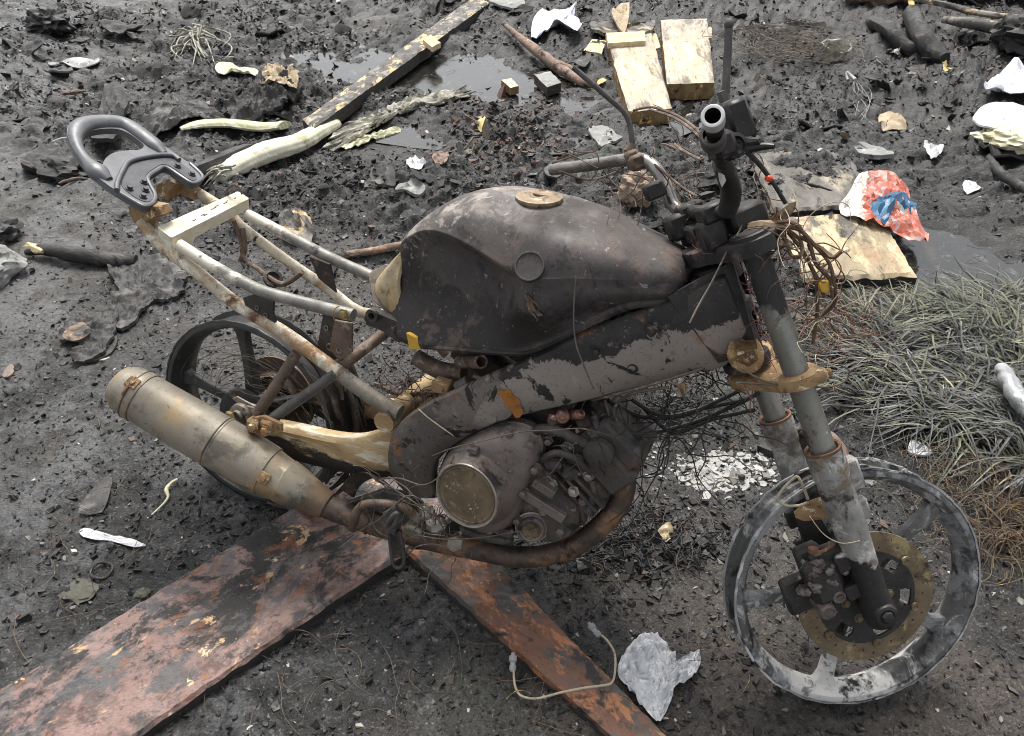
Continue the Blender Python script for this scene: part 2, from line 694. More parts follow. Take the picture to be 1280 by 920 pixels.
mat('cap_metal', '9a8a72', '7d6a55', 40, rough=.55, metal=.45, layers=[
    ('4e3d31', 60, .58, .08), ('c9bda8', 90, .64, .05), ('3a302a', 25, .66, .05)], bump=(200, .3, .002), grime=0.6)
mat('yellow_plastic', 'b8902a', 'c79f3c', 30, rough=.45, layers=[('6a4a10', 60, .66, .05)])
mat('spar_metal', '2d2a29', '383432', 14, rough=.58, metal=.3, layers=[
    ('8d857d', 9, .53, .012, {'grad': (2.6, 0, -5.2, 1.16), 'rough': .6, 'metal': .35, 'dist': 1.0}),
    ('6a625c', 8, .50, .03, {'grad': (-4.0, 0, .4, 2.35), 'max': .85, 'rough': .55, 'metal': .35}),
    ('4d4845', 16, .56, .08, {'grad': (-1.6, 0, 0, .95), 'max': .7}),
    ('8a5c3c', 12, .585, .06, {'max': .65}), ('a09890', 30, .62, .05, {'max': .5}),
    ('b06a1c', 13, .62, .035, {'grad': (-14, 0, 0, 8.9), 'max': 0}),
    ('2b2827', 11, .565, .02, {'dist': 1.2}),
    ('9b938a', 80, .68, .05, {'max': .5}),
    ('1c1a19', 24, .66, .05, {'max': .7}),
], bump=(110, .2, .002), bump2=(9, .3, .003), grime=0.7)
mat('rust_patch', '9a6426', '84521f', 60, rough=.8, layers=[('6a4a38', 70, .6, .08), ('d08a34', 110, .62, .06)], bump=(250, .4, .001))
mat('cream_tube', 'cbc2ab', 'b0a48d', 22, rough=.65, metal=.15, layers=[
    ('94683a', 13, .55, .10, {'max': .85}), ('5c4330', 11, .62, .07), ('e2dccd', 30, .56, .08, {'max': .85}),
    ('2a2522', 16, .64, .05), ('8a4f24', 30, .70, .04), ('47433f', 7, .50, .05, {'grad': (5.5, 0, 0, -1.6), 'max': .75})], bump=(140, .35, .002), grime=0.7)
mat('grey_tube', '8f8d85', '6d6b66', 25, rough=.55, metal=.3, layers=[
    ('d0c9b8', 20, .56, .1, {'grad': (-2, 0, 0, .1)}), ('3b3836', 18, .62, .08), ('7a5a40', 26, .66, .06)], bump=(140, .3, .002), grime=0.6)
mat('brown_tube', '6d5a4b', '55483f', 26, rough=.7, metal=.15, layers=[('8d8074', 30, .58, .08), ('2c2623', 18, .6, .08), ('9a6a40', 22, .68, .05)], bump=(160, .4, .002), grime=0.7)
mat('swing_metal', 'bba57c', '967b56', 14, rough=.68, metal=.12, layers=[
    ('d6cdb8', 20, .56, .08), ('6b573f', 12, .60, .06), ('2a2623', 9, .55, .05, {'grad': (0, 0, -7, 1.75)}), ('9c6d38', 16, .64, .06), ('35302c', 28, .69, .03)],
    bump=(90, .5, .003), stretch=(.4, 1, 1.6), grime=0.6)
mat('bracket_black', '302c2a', '453f3b', 22, rough=.65, metal=.2, layers=[('6e5a4a', 22, .6, .07), ('8f8a84', 70, .68, .05)], bump=(120, .4, .002), grime=0.7)
mat('muffler_metal', '979082', '837b6d', 14, rough=.52, metal=.35, layers=[
    ('948b78', 9, .56, .10, {'max': .6}), ('9c8058', 12, .58, .06, {'grad': (-4.2, 0, 0, -.55), 'max': .8}),
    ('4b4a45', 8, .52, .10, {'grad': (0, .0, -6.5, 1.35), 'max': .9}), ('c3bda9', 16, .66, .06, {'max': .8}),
    ('3a3835', 9, .60, .08, {'max': .6}), ('a58a62', 7, .58, .09, {'max': .6}), ('6f5a48', 15, .56, .08, {'grad': (4.5, 0, 0, -1.1), 'max': .7}), ('5d5c58', 60, .64, .06)], bump=(60, .18, .002), bump2=(220, .2, .001), grime=0.5)
mat('header_metal', '58493f', '463d38', 20, rough=.6, metal=.3, layers=[
    ('86664c', 12, .55, .09), ('2a2624', 12, .58, .09), ('8f7358', 30, .66, .05), ('8c8279', 60, .66, .06, {'max': .7})], bump=(130, .35, .002), grime=0.6)
mat('engine_case', '7a706a', '645b57', 16, rough=.55, metal=.3, layers=[
    ('7b706a', 22, .58, .09, {'max': .8}), ('2c2827', 12, .60, .08), ('73553f', 14, .60, .08, {'max': .7}), ('a09992', 110, .70, .03)], bump=(120, .3, .002), bump2=(25, .25, .004), grime=0.7)
mat('engine_dark', '413d3b', '504a46', 20, rough=.6, metal=.2, layers=[('6b635c', 24, .58, .08), ('8d8883', 120, .69, .03), ('5a4a3e', 14, .58, .08), ('1d1b1a', 12, .58, .07)], bump=(130, .45, .003), grime=0.8)
mat('clutch_metal', '7f6f58', '655845', 22, rough=.55, metal=.4, layers=[
    ('8f826a', 28, .6, .07), ('3a332b', 14, .55, .08), ('86604a', 14, .66, .06), ('a9a08c', 80, .67, .05)], bump=(160, .4, .002), grime=0.6)
mat('alloy_edge', 'a8a197', '8b8378', 35, rough=.45, metal=.5, layers=[('4b453f', 25, .6, .08), ('c8c0b2', 60, .64, .05)], bump=(140, .3, .001))
mat('stanchion_metal', '93928a', '787770', 12, rough=.36, rvar=.14, metal=.5, layers=[
    ('2f2d2c', 11, .50, .08, {'grad': (0, 0, 5.5, -4.1), 'rough': .6, 'metal': .2}),
    ('8d9084', 26, .63, .06, {'max': .7}), ('8a7d68', 18, .59, .06, {'rough': .7}), ('4a4640', 16, .60, .06, {'rough': .7}), ('c4c0b2', 30, .66, .03, {'dist': 2})], bump=(120, .2, .002), stretch=(1, 1, .6), grime=0.4)
mat('slider_alloy', 'a5a39f', '84827e', 26, rough=.62, metal=.3, layers=[
    ('cfccc6', 18, .57, .08), ('6e665c', 12, .55, .07), ('8a7a66', 20, .60, .06), ('3f3b37', 14, .60, .06), ('282626', 12, .52, .05, {'grad': (0, 0, -7.5, 2.62), 'rough': .6, 'metal': .15}),
    ('8a6a48', 24, .66, .05), ('55524e', 60, .66, .05)], bump=(70, .6, .004), grime=0.6)
mat('slider_dark', '2c2a2a', '3a3837', 26, rough=.58, metal=.25, layers=[('77736e', 50, .66, .05), ('a09a92', 100, .72, .03)], bump=(110, .5, .003), grime=0.6)
mat('rust_ring', '5f4030', '7a5840', 60, rough=.8, layers=[('b09a80', 60, .64, .05), ('3b2a20', 50, .62, .06)], bump=(200, .5, .002))
mat('tan_rust', '86694a', '9c8058', 24, rough=.75, layers=[('6f5236', 22, .57, .07), ('d6c4a4', 40, .60, .06), ('3a2c22', 24, .63, .05), ('96652c', 20, .68, .04)], bump=(140, .6, .003), grime=0.7)
mat('clamp_black', '232120', '2f2c2b', 20, rough=.58, metal=.2, layers=[('5e5048', 18, .62, .07), ('8a7e70', 26, .70, .04)], bump=(100, .25, .002), grime=0.5)
mat('wheel_alloy', '555554', '6c6b69', 9, rough=.5, metal=.2, layers=[
    ('8a8b8c', 7, .525, .05, {'rough': .75, 'dist': 1.2, 'rgh': .7}), ('b4b3b0', 10, .575, .04, {'rough': .85, 'dist': 1.5}),
    ('242424', 7, .575, .08, {'max': .9}), ('c9c7c2', 8, .56, .05, {'rough': .9, 'grad': (0, 0, -2.4, .22)}), ('262626', 20, .58, .06), ('494a4c', 30, .6, .07, {'max': .8})], bump=(80, .5, .003), grime=0.6)
mat('lip_ash', '848585', '9c9c9b', 14, rough=.8, metal=.05, grime=.6, layers=[('2a2a2b', 6, .55, .06), ('c4c3c0', 9, .57, .06), ('e0dfdb', 22, .64, .04), ('1c1c1d', 16, .62, .05)], bump=(90, .7, .004))
mat('lip_soot', '3d3d3c', '4d4c4a', 14, rough=.5, metal=.2, grime=.5, layers=[('75736e', 9, .60, .07), ('1e1e1e', 10, .58, .06)], bump=(90, .5, .003))
mat('rear_wheel_alloy', '3a3a39', '4a4a48', 14, rough=.45, metal=.3, layers=[('66645f', 12, .62, .07), ('8f8d88', 40, .69, .04), ('4e4034', 16, .67, .05)], bump=(110, .3, .002), grime=0.4)
mat('disc_metal', '80715a', '685a48', 26, rough=.5, metal=.45, layers=[
    ('a5966e', 16, .58, .08), ('3a3530', 10, .60, .06), ('5f4a34', 24, .62, .06), ('9c8450', 50, .66, .05)], bump=(200, .35, .001), grime=0.6)
mat('carrier_black', '292726', '363331', 24, rough=.62, metal=.15, layers=[('6a6660', 70, .68, .05), ('776540', 22, .67, .05)], bump=(130, .5, .002), grime=0.6)
mat('bar_chrome', '9a9792', '7a7672', 20, rough=.25, rvar=.12, metal=.85, layers=[
    ('4a403a', 16, .56, .09, {'rough': .7, 'metal': .1}), ('b4b0aa', 30, .62, .06), ('6a5036', 20, .66, .05, {'rough': .8, 'metal': .0})], bump=(160, .25, .001))
mat('bar_black', '1f1d1d', '2b2928', 22, rough=.5, metal=.3, layers=[('6a6662', 26, .66, .06), ('a8a49e', 50, .72, .03)], bump=(120, .3, .002), grime=0.5)
mat('pale_metal', 'dcdbd8', 'c4c3c0', 40, rough=.4, metal=.4, layers=[('6a6662', 60, .66, .05)])
mat('stem_metal', '5f5c58', '4a4744', 30, rough=.6, metal=.3, layers=[('86807a', 40, .62, .06), ('3a3029', 30, .64, .06), ('8a6a44', 18, .69, .04)], bump=(160, .4, .002), grime=0.6)
mat('rail_alloy', '68696c', '5a5b5d', 18, rough=.48, rvar=.1, grime=.35, metal=.45, layers=[('77787b', 14, .6, .1, {'max': .6}), ('38383a', 30, .68, .05), ('8d8d8c', 160, .70, .04, {'max': .5})], bump=(220, .12, .001))
mat('rail_dark', '47474a', '3a3a3d', 24, rough=.5, metal=.3, layers=[('5f5f62', 40, .64, .06)], bump=(160, .2, .001))
mat('bolt_metal', '8a857d', '6b665f', 60, rough=.45, metal=.5, layers=[('4a3a2c', 60, .6, .08)])
mat('brass', 'a18a60', '857048', 50, rough=.45, metal=.5, layers=[('e0d0a8', 70, .64, .05), ('5a4024', 50, .64, .06)])
mat('copper_cap', 'b08a7c', '8a6254', 60, rough=.4, metal=.4, layers=[('e0d2cc', 60, .60, .06), ('40302a', 40, .64, .06)])
mat('copper_wire', '6b5440', '4a3a2e', 60, rough=.65, metal=.2, layers=[('9a7a52', 50, .6, .08), ('8a8680', 50, .66, .06)])
mat('red_wire', '6a3a34', '7d5246', 60, rough=.6, layers=[('b08a6a', 60, .62, .07)])
mat('steel_wire', '6f675c', '564e45', 60, rough=.6, metal=.35, layers=[('a0968a', 60, .62, .06)])
mat('black_wire', '1e1c1b', '2b2826', 60, rough=.6, layers=[('55504a', 60, .64, .06)])
mat('foam_wire', 'b0a690', '988c74', 50, rough=.7, layers=[('5a5044', 60, .6, .08)])
mat('red_plastic', 'c63a22', 'd8492c', 40, rough=.45)

# ------------------------------------------------------------------ the motorcycle
bike = empty('motorcycle')
bike.rotation_euler = (LEAN, 0, 0)
tag(bike, 'burnt out motorcycle wreck, stripped to bare metal, leaning over the ash', 'motorcycle')

def pt(name, mb, m, parent=bike, label=None, sharp=38, split=False):
    if split:                                            # every piece an object of its own
        out, k = None, 0
        for i, V in enumerate(mb.v):
            q = MB()
            lo, hi = sum(len(w) for w in mb.v[:i]), sum(len(w) for w in mb.v[:i + 1])
            q.add(V, [tuple(a - lo for a in f) for f in mb.f if lo <= f[0] < hi])
            out = obj(name, q, m, parent, sharp)
        return out
    o = obj(name, mb, m, parent, sharp)
    if label:
        o['label'] = label
    return o

X_, Y_, Z_ = np.eye(3)

def bolt(mb, p, d, r=.006, h=.006, mi=0, hexa=True):
    mb.lathe(p, d, [(0, r * 1.5), (.0015, r * 1.5), (.0016, r), (h, r), (h + .0005, r * .9), (h + .0005, 0)], 6 if hexa else 12, mi)

# ---- fuel tank: stations along x: x, z_top, z_shoulder, w_shoulder, w_knee, z_knee, w_bottom, z_bottom
def build_tank():
    st = np.array([
        # x     ztop   zsh   wsh   wkn    zkn   wbt    zbt
        [.376, .700, .688, .030, .040, .628, .056, .575],
        [.390, .728, .716, .052, .052, .636, .074, .553],
        [.420, .764, .744, .076, .062, .642, .092, .543],
        [.465, .802, .768, .094, .074, .648, .104, .546],
        [.514, .827, .773, .111, .086, .654, .111, .556],
        [.567, .842, .766, .127, .098, .658, .117, .567],
        [.609, .845, .755, .137, .110, .660, .122, .577],
        [.638, .845, .748, .143, .126, .664, .125, .584],
        [.664, .844, .750, .147, .146, .676, .127, .590],
        [.700, .840, .754, .149, .150, .692, .125, .606],
        [.750, .831, .762, .145, .144, .712, .114, .640],
        [.800, .816, .764, .130, .129, .726, .098, .676],
        [.844, .804, .764, .112, .112, .734, .086, .703],
        [.878, .796, .757, .099, .099, .737, .080, .714],
        [.900, .787, .753, .085, .085, .738, .070, .721],
        [.913, .775, .749, .064, .064, .740, .054, .728],
        [.919, .758, .746, .032, .032, .742, .026, .735]])
    xs = np.linspace(st[0, 0], st[-1, 0], 64)
    D = cr(st, 10)
    order = np.argsort(D[:, 0])
    D = D[order]
    S_ = np.stack([np.interp(xs, D[:, 0], D[:, k]) for k in range(8)], 1)
    rings = []
    for x, zt, zs, ws, wk, zk, wb_, zb in S_:
        fr_ = float(np.clip((x - .64) / .07, 0, 1))
        half = np.array([(0, zt), (ws * .42, zt - (zt - zs) * .10), (ws * .78, zt - (zt - zs) * .42), (ws * (.975 - .05 * fr_), zs + (zt - zs) * (.10 + .16 * fr_)), (ws * (1 - .012 * fr_), zs - .003 - .006 * fr_), (ws * .45 + wk * .55, zs * .80 + zk * .20), (ws * .12 + wk * .88, zs * .55 + zk * .45),
                         (wk, zk), (wk * .35 + wb_ * .65, zk * .45 + zb * .55), (wb_ + .002, zb + .014), (wb_ + .003, zb + .002), (wb_ - .012, zb - .006), (0, zb - .004)])
        c = cr(half, 5)
        full = np.concatenate([c, (c * [-1, 1])[::-1][1:-1]])
        rings.append(np.stack([np.full(len(full), x), -full[:, 0], full[:, 1]], 1))
    R = np.array(rings)
    V = R.reshape(-1, 3)
    dent = .0016 * fbm(V * 9, 3)                       # heat-warped sheet metal
    V[:, 1] += np.sign(V[:, 1]) * dent * 1.2
    V[:, 2] += dent * .6
    m = MB()
    m.loft(list(V.reshape(R.shape)))
    return m

tank = pt('fuel_tank', build_tank(), 'tank_metal', sharp=60)
m = MB()
capP = B(674, 250, -.028)
m.lathe(capP + np.array([0, 0, -.006]), np.array([-.04, -.08, 1]), [(0, .036), (.004, .040), (.009, .042), (.0125, .041), (.0135, .037), (.0125, .034), (.0118, .020), (.0128, .016), (.0145, .0145), (.0145, .009), (.012, .008), (.012, 0)], 40)
m.bar(capP + [-.012, 0, .0085], capP + [.012, 0, .0085], .005, .004)
pt('filler_cap', m, 'cap_metal', tank)
eP = B(662, 333, -.1465)
m = MB()
ed = np.array([.06, -.86, .50])
m.lathe(eP + ed * -.004, ed, [(-.01, .0250), (.006, .0255), (.0075, .0245), (.0075, .0225), (.0055, .0215), (.0050, .012), (.0058, 0)], 36)
pt('emblem_recess', m, 'tank_metal', tank)
m = MB()
lp = np.array([BF(px, py, lambda x: np.interp(x, [.38, .5, .62, .7, .8, .9], [-.06, -.116, -.128, -.124, -.098, -.045])) for px, py in
               ((520, 433), (560, 436), (610, 440), (655, 441), (690, 428), (740, 404), (790, 380), (830, 358), (846, 345))])
m.tube(lp, [.004, .005, .005, .004], 8, 5)
pt('seam_flange', m, 'tank_metal', tank)
# a crust of melted plastic on the flank
m = MB()
rs = np.random.RandomState(3)
for k in range(14):
    a = np.array(B(662 + rs.uniform(-8, 6), 372 + rs.uniform(-6, 10), -.153))
    b = np.array(B(672 + rs.uniform(-8, 6), 392 + rs.uniform(-8, 8), -.147))
    m.tube([a, (a + b) / 2 + rs.uniform(-.004, .004, 3) + [0, -.003, 0], b], [.002, .003, .0015], 6, 3)
pt('melted_crust', m, 'brown_tube', tank)

# rear collar of the tank and its bracket
m = MB()
rings = []
for t in np.linspace(0, 1, 22):
    px, py = cr([(519, 436), (513, 412), (503, 385), (497, 355), (503, 325), (518, 298)], 8)[int(t * 40)]
    qx, qy = cr([(505, 428), (496, 404), (478, 386), (466, 368), (474, 345), (497, 330)], 8)[int(t * 40)]
    a, b = B(px, py, -.075 + .025 * t), B(qx, qy, -.045 + .03 * t)
    mid = (a + b) / 2 + [0, -.012, .006]
    rings.append(cr([a, mid, b], 5))
R = np.array(rings)
R[..., 1] += .004 * fbm(R * 60, 2)
k = R.shape[1]
F = [(i * k + j, i * k + j + 1, (i + 1) * k + j + 1, (i + 1) * k + j) for i in range(len(R) - 1) for j in range(k - 1)]
m.solid(R.reshape(-1, 3), F, [.004, .004, -.002])
pt('tank_collar', m, 'tank_collar', tank)
m = MB()
m.plate([B(508, 416, -.108), B(520, 422, -.108), B(525, 436, -.108), B(512, 437, -.108)], [.003, .008, 0], 0, .001)
pt('yellow_tab', m, 'yellow_plastic', tank, 'small melted yellow tab at the rear corner')
# bracket behind the collar
m = MB()
m.plate([B(455, 396, -.075), B(463, 386, -.075), B(478, 392, -.078), B(500, 402, -.08), B(508, 425, -.08), B(498, 428, -.08), B(478, 414, -.078), B(458, 406, -.075)], [0, .014, .0], 0, .003)
m.lathe(B(466, 394, -.09), -Y_, [(0, .014), (.006, .013), (.006, .007), (-.01, .006), (-.01, 0)], 18)
bolt(m, B(492, 412, -.084), -Y_, .006)
pt('tank_mount', m, 'bracket_black')
m = MB()
m.plate([B(460, 342, -.02), B(482, 330, .01), B(510, 336, .01), B(512, 400, -.03), B(492, 396, -.05), B(466, 376, -.05)], [.006, .012, -.012], 0, .002)
pt('seat_mount', m, 'cream_tube')

# ---- main spar
fy = lambda x: float(np.interp(x, [.38, .5, .62, .75, .9, 1.02], [-.128, -.132, -.128, -.112, -.075, -.048]))
spar_top = [(905, 345), (850, 368), (790, 392), (730, 415), (675, 440), (625, 462), (575, 484), (530, 506), (500, 528), (485, 556), (486, 590), (508, 617)]
spar_bot = [(932, 415), (908, 457), (870, 467), (830, 478), (780, 490), (720, 505), (665, 517), (615, 532), (575, 552), (548, 575), (541, 600), (546, 622)]
def build_spar(sgn):
    m = MB()
    T = cr(np.array(spar_top, float), 4)
    Bt = cr(np.array(spar_bot, float), 4)
    rings = []
    for a, b in zip(T, Bt):
        A, C_ = BF(*a, fy), BF(*b, fy)
        d = C_ - A
        L = np.linalg.norm(d)
        out = np.array([0, -1, 0])
        inn = np.array([0, 1, 0])
        ring = [A + inn * .030 + d * .05, A + inn * .006, A + d * .05 + out * .003, A + d * .30 + out * .008, A + d * .65 + out * .008, A + d * .94 + out * .003, C_ + inn * .006, C_ + inn * .030 - d * .05]
        ring = np.array(ring)
        ring[:, 1] *= sgn
        rings.append(ring)
    m.loft(rings)
    return m
spar = pt('frame_spar', build_spar(1), 'spar_metal', sharp=50)
pt('frame_spar', build_spar(-1), 'spar_metal', sharp=50)
m = MB()
for px, py, r in ((792, 459, .009),):
    m.lathe(BF(px, py, fy) + [0, -.0105, 0], -Y_, [(-.004, 0), (-.004, r * .8), (.0, r * .8), (.0012, r), (-.006, r * 1.05)], 20)
pt('drain_hole', m, 'black_wire', spar)
m = MB()
fP = lambda px, py, o=.0095: BF(px, py, fy) + [0, -o, 0]
m.plate([fP(812, 400), fP(824, 404), fP(830, 418), fP(820, 423), fP(811, 416)], [0, -.006, 0])
m.lathe(fP(824, 416), np.array([.2, -1, .3]), [(0, .007), (.012, .006), (.013, 0)], 12)
m.lathe(fP(748, 437), np.array([0, -1, .2]), [(0, .006), (.010, .005), (.011, 0)], 10)
m.lathe(fP(742, 432), np.array([.4, -1, .4]), [(0, .003), (.008, .002), (.009, 0)], 8)
pt('cover_lug', m, 'spar_metal', spar, split=True)
m = MB()
rp = np.array([(624, 489), (632, 485), (640, 485), (645, 492), (652, 497), (653, 506), (657, 512), (653, 518), (645, 519), (640, 511), (634, 505), (631, 497)], float)
rp += np.random.RandomState(2).uniform(-1.5, 1.5, rp.shape)
m.plate([fP(px, py, .0088) for px, py in cr(rp, 3, True)], [0, -.0006, 0])
pt('rust_patch', m, 'rust_patch', spar, 'bright orange rust patch')
m = MB()
m.tube([fP(526, 508, .0105), fP(538, 518, .012), fP(552, 528, .0125), fP(570, 541, .012)], .0013, 6, 4, True, 0, .3)
pt('pale_wire', m, 'foam_wire', spar)
# steering head
m = MB()
h0, h1 = S(-.042, 0, .47), S(-.042, 0, .655)
m.tube([h0, h1], .034, 24)
m.lathe(h1 - (h1 - h0) * .10, h1 - h0, [(-.012, .034), (-.010, .043), (.008, .043), (.010, .034)], 24)
m.lathe(h0 + (h1 - h0) * .04, h1 - h0, [(-.010, .034), (-.008, .041), (.010, .041), (.012, .034)], 24)
m.lathe(h0 + (h1 - h0) * .55, h1 - h0, [(-.012, .034), (-.010, .041), (.012, .041), (.014, .034)], 24)
for sg in (-1, 1):
    m.plate([np.array(q) * [1, sg, 1] for q in ([.90, -.085, .735], [.985, -.036, .80], [1.055, -.036, .66], [1.0, -.06, .63])], [0, .01 * sg, 0])
pt('steering_head', m, 'clamp_black')

# ---- subframe
def tube(name, path, r, mt, parent=bike, n=4, seg=12, wob=0, label=None):
    m = MB()
    m.tube(path, r, seg, n, True, 0, wob)
    return pt(name, m, mt, parent, label)

yR, yL = -.098, .098
tube('seat_rail', [B(224, 306, yR), B(262, 330, yR), B(306, 354, yR), B(334, 366, yR), B(385, 380, yR), B(442, 394, yR)], .0125, 'grey_tube', label='upper tube, cream paint burnt to grey towards the tank')
tube('seat_rail', [B(309, 268, yL), B(355, 292, yL), B(410, 321, yL), B(464, 345, yL)], .0125, 'grey_tube')
rp_ = [(176, 276), (194, 299), (216, 318), (250, 343), (288, 374), (318, 394), (352, 414), (390, 441), (425, 467), (463, 495), (500, 516)]
tube('frame_strut', [B(px, py, yR if i < 7 else yR - .012 * (i - 6) / 4) for i, (px, py) in enumerate(rp_)], [.012, .013, .014, .0145, .016], 'cream_tube', n=3, wob=.04)
lp_ = [(246, 240), (284, 264), (300, 282), (334, 308), (370, 334), (412, 362), (452, 391)]
lq = [B(px, py, yL) for px, py in lp_]
lq += [np.array([.33, .105, .50]), np.array([.42, .12, .43])]
tube('frame_strut', lq, [.012, .012, .012, .014], 'cream_tube', n=3, wob=.04)
# rear loop brackets under the grab rail
m = MB()
m.plate([B(160, 258, yR), B(176, 254, yR), B(198, 258, yR), B(203, 268, yR), B(186, 276, yR), B(178, 288, yR), B(166, 276, yR)], [0, .03, 0], 0, .003)
m.lathe(B(183, 265, yR - .002), -Y_, [(0, .008), (.002, .008), (.002, .004), (-.004, .003), (-.004, 0)], 14)
pt('rail_bracket', m, 'tan_rust')
m = MB()
m.plate([B(195, 232, .05), B(214, 222, .05), B(222, 230, .05), B(214, 238, .05), B(210, 250, .05), B(196, 246, .05)], [0, .03, 0], 0, .003)
m.plate([B(228, 226, yL), B(252, 236, yL), B(250, 248, yL), B(232, 240, yL)], [0, -.02, 0], 0, .003)
pt('rail_bracket', m, 'tan_rust')
# rear cross channel with its slots
def channel():
    m = MB()
    a0, a1 = B(198, 284, -.105), B(298, 240, .105)        # rear-top edge
    b0, b1 = B(214, 296, -.105), B(310, 248, .105)        # front-top edge
    nx_, ny_ = 42, 10
    V = []
    for i in range(nx_ + 1):
        for j in range(ny_ + 1):
            t, s_ = i / nx_, j / ny_
            q = (a0 * (1 - t) + a1 * t) * (1 - s_) + (b0 * (1 - t) + b1 * t) * s_
            V.append(q)
    hole = {(18, 5), (19, 5), (19, 6), (20, 6), (24, 4), (25, 4), (26, 4), (27, 3), (28, 3), (31, 4), (32, 4), (33, 3), (13, 6), (14, 6), (37, 4), (38, 3)}
    F = [(i * (ny_ + 1) + j, (i + 1) * (ny_ + 1) + j, (i + 1) * (ny_ + 1) + j + 1, i * (ny_ + 1) + j + 1) for i in range(nx_) for j in range(ny_) if (i, j) not in hole]
    m.solid(V, F, [0, 0, -.003])
    dn = np.array([0, 0, -1.0])
    for (p0, p1, o) in ((b0, b1, .002), (a0, a1, -.002)):
        e = (b0 - a0) / np.linalg.norm(b0 - a0)
        m.plate([p0, p1, p1 + dn * .022, p0 * .72 + p1 * .28 + dn * .024, p0 * .80 + p1 * .20 + dn * .042, p0 + dn * .045], e * o)
    m.plate([a0, b0, b0 + dn * .045, a0 + dn * .045], (a0 - a1) / np.linalg.norm(a0 - a1) * .002)
    m.plate([a1, b1, b1 + dn * .035, a1 + dn * .035], (a1 - a0) / np.linalg.norm(a0 - a1) * .002)
    return m
mat('channel_paint', 'cdc6b2', 'bcb39b', 20, rough=.6, metal=.1, layers=[('8c7a5c', 15, .60, .08, {'max': .7}), ('6b5a44', 24, .66, .05), ('e2ddd0', 30, .6, .08, {'max': .7}), ('3a332c', 40, .71, .03)], bump=(150, .3, .002), grime=0.5)
chn = pt('cross_channel', channel(), 'channel_paint')
m = MB()
m.tube([B(282, 243, .08), B(286, 234, .08), B(294, 231, .085), B(298, 238, .085)], .003, 8, 5)
m.tube([B(296, 232, .085), B(300, 236, .09), B(303, 243, .09)], .003, 8, 4)
pt('helmet_hook', m, 'brown_tube', chn)
# gussets
def gusset(name, pts, y, th=.005, mt='bracket_black', holes=()):
    m = MB()
    m.plate([B(px, py, y) for px, py in pts], [0, th, 0], 0, .0012)
    for px, py, r in holes:
        m.lathe(B(px, py, y - .0025), -Y_, [(-.002, 0), (-.002, r * .6), (.0008, r * .7), (.0012, r), (0, r * 1.1)], 12, 1)
    return pt(name, m, [mt, 'bolt_metal'])
gusset('gusset', [(304, 372), (318, 368), (342, 374), (341, 392), (346, 410), (328, 402), (308, 390)], yR - .004, .006, holes=((321, 385, .005), (332, 394, .005)))
gusset('gusset', [(404, 392), (436, 398), (440, 410), (432, 448), (414, 450), (396, 436)], yR + .03, .006, holes=((408, 410, .005), (412, 434, .008), (426, 428, .005)))
gusset('gusset', [(418, 400), (440, 404), (440, 440), (424, 452), (412, 436)], yR + .012, .004, 'brown_tube', holes=((424, 438, .007), (438, 434, .006)))
gusset('gusset', [(386, 320), (412, 330), (420, 366), (398, 348)], yL - .02, .005)
m = MB()
bolt(m, B(430, 393, yR - .014), -Y_, .008, .006)
m.tube([B(418, 400, yR - .02), B(417, 388, yR - .022), B(424, 382, yR - .01)], .0015, 6, 4)
pt('rail_bolt', m, 'brass')
tube('seat_latch', [B(292, 276, .07), B(301, 300, .07), B(305, 322, .06), B(322, 336, .05), B(348, 354, .04), B(362, 352, .04), B(378, 340, .04)], [.005, .005, .006, .006], 'brown_tube', n=5, seg=8)
tube('seat_latch_bar', [B(303, 285, .075), B(306, 312, .07), B(300, 326, .065)], .006, 'brown_tube', n=4, seg=8)
m = MB()
m.lathe(B(340, 350, .05), np.array([.6, -.3, .7]), [(0, .020), (.01, .022), (.012, .015), (.004, .012), (.004, 0)], 20)
pt('rubber_cup', m, 'bracket_black')

# ---- grab rail: one cast piece on a tilted plane, a loop with a deck and two mounting pads
from mathutils.geometry import tessellate_polygon
_g0, _g1, _g2 = B(175, 250, -.108), B(240, 210, .112), B(98, 158, .0)
_gn = np.cross(_g1 - _g0, _g2 - _g0)
_gn /= np.linalg.norm(_gn)
_gn *= np.sign(_gn[2])
def GR(px, py, h=0.0):
    d = ray(px, py)
    return CB + d * (((_g0 + _gn * h - CB) @ _gn) / (d @ _gn))
g_out = cr(np.array([(172, 254), (150, 241), (128, 226), (108, 207), (94, 189), (86, 173), (84, 160), (92, 150), (108, 146), (130, 145), (152, 147), (168, 153), (184, 165), (200, 178), (218, 191), (238, 205), (253, 220), (249, 227), (240, 229), (228, 222), (207, 209), (196, 214), (185, 222), (188, 232), (194, 244), (191, 254), (182, 258)], float), 3, True)
g_hole = cr(np.array([(103, 180), (104, 170), (112, 164), (128, 161), (146, 161), (160, 166), (173, 175), (180, 182), (174, 187), (158, 188), (142, 191), (132, 198), (126, 208), (119, 206), (109, 194)], float), 3, True)
def rail_h(px, py):                                     # the loop stands higher than the deck, the pads lie lowest
    t = ((px - 84) * .72 + (py - 146) * .70) / 150.0
    return .012 * max(0, .75 - t)
O3 = np.array([GR(px, py) for px, py in g_out])
H3 = np.array([GR(px, py) for px, py in g_hole])
tri = tessellate_polygon([[Vector((px, py, 0)) for px, py in g_out], [Vector((px, py, 0)) for px, py in g_hole]])
m = MB()
m.solid(np.concatenate([O3, H3]), [tuple(t) for t in tri], -_gn * .014)
rail = pt('grab_rail', m, 'rail_alloy', sharp=60)
m = MB()
k0 = np.argmin(np.abs(g_out - np.array([150, 241])).sum(1))
k1 = np.argmin(np.abs(g_out - np.array([238, 205])).sum(1))
seg_ = O3[k0:k1]
cen = (O3.mean(0))
mid = np.array([p + (H3[np.argmin(np.linalg.norm(H3 - p, axis=1))] - p) * .5 for p in seg_])
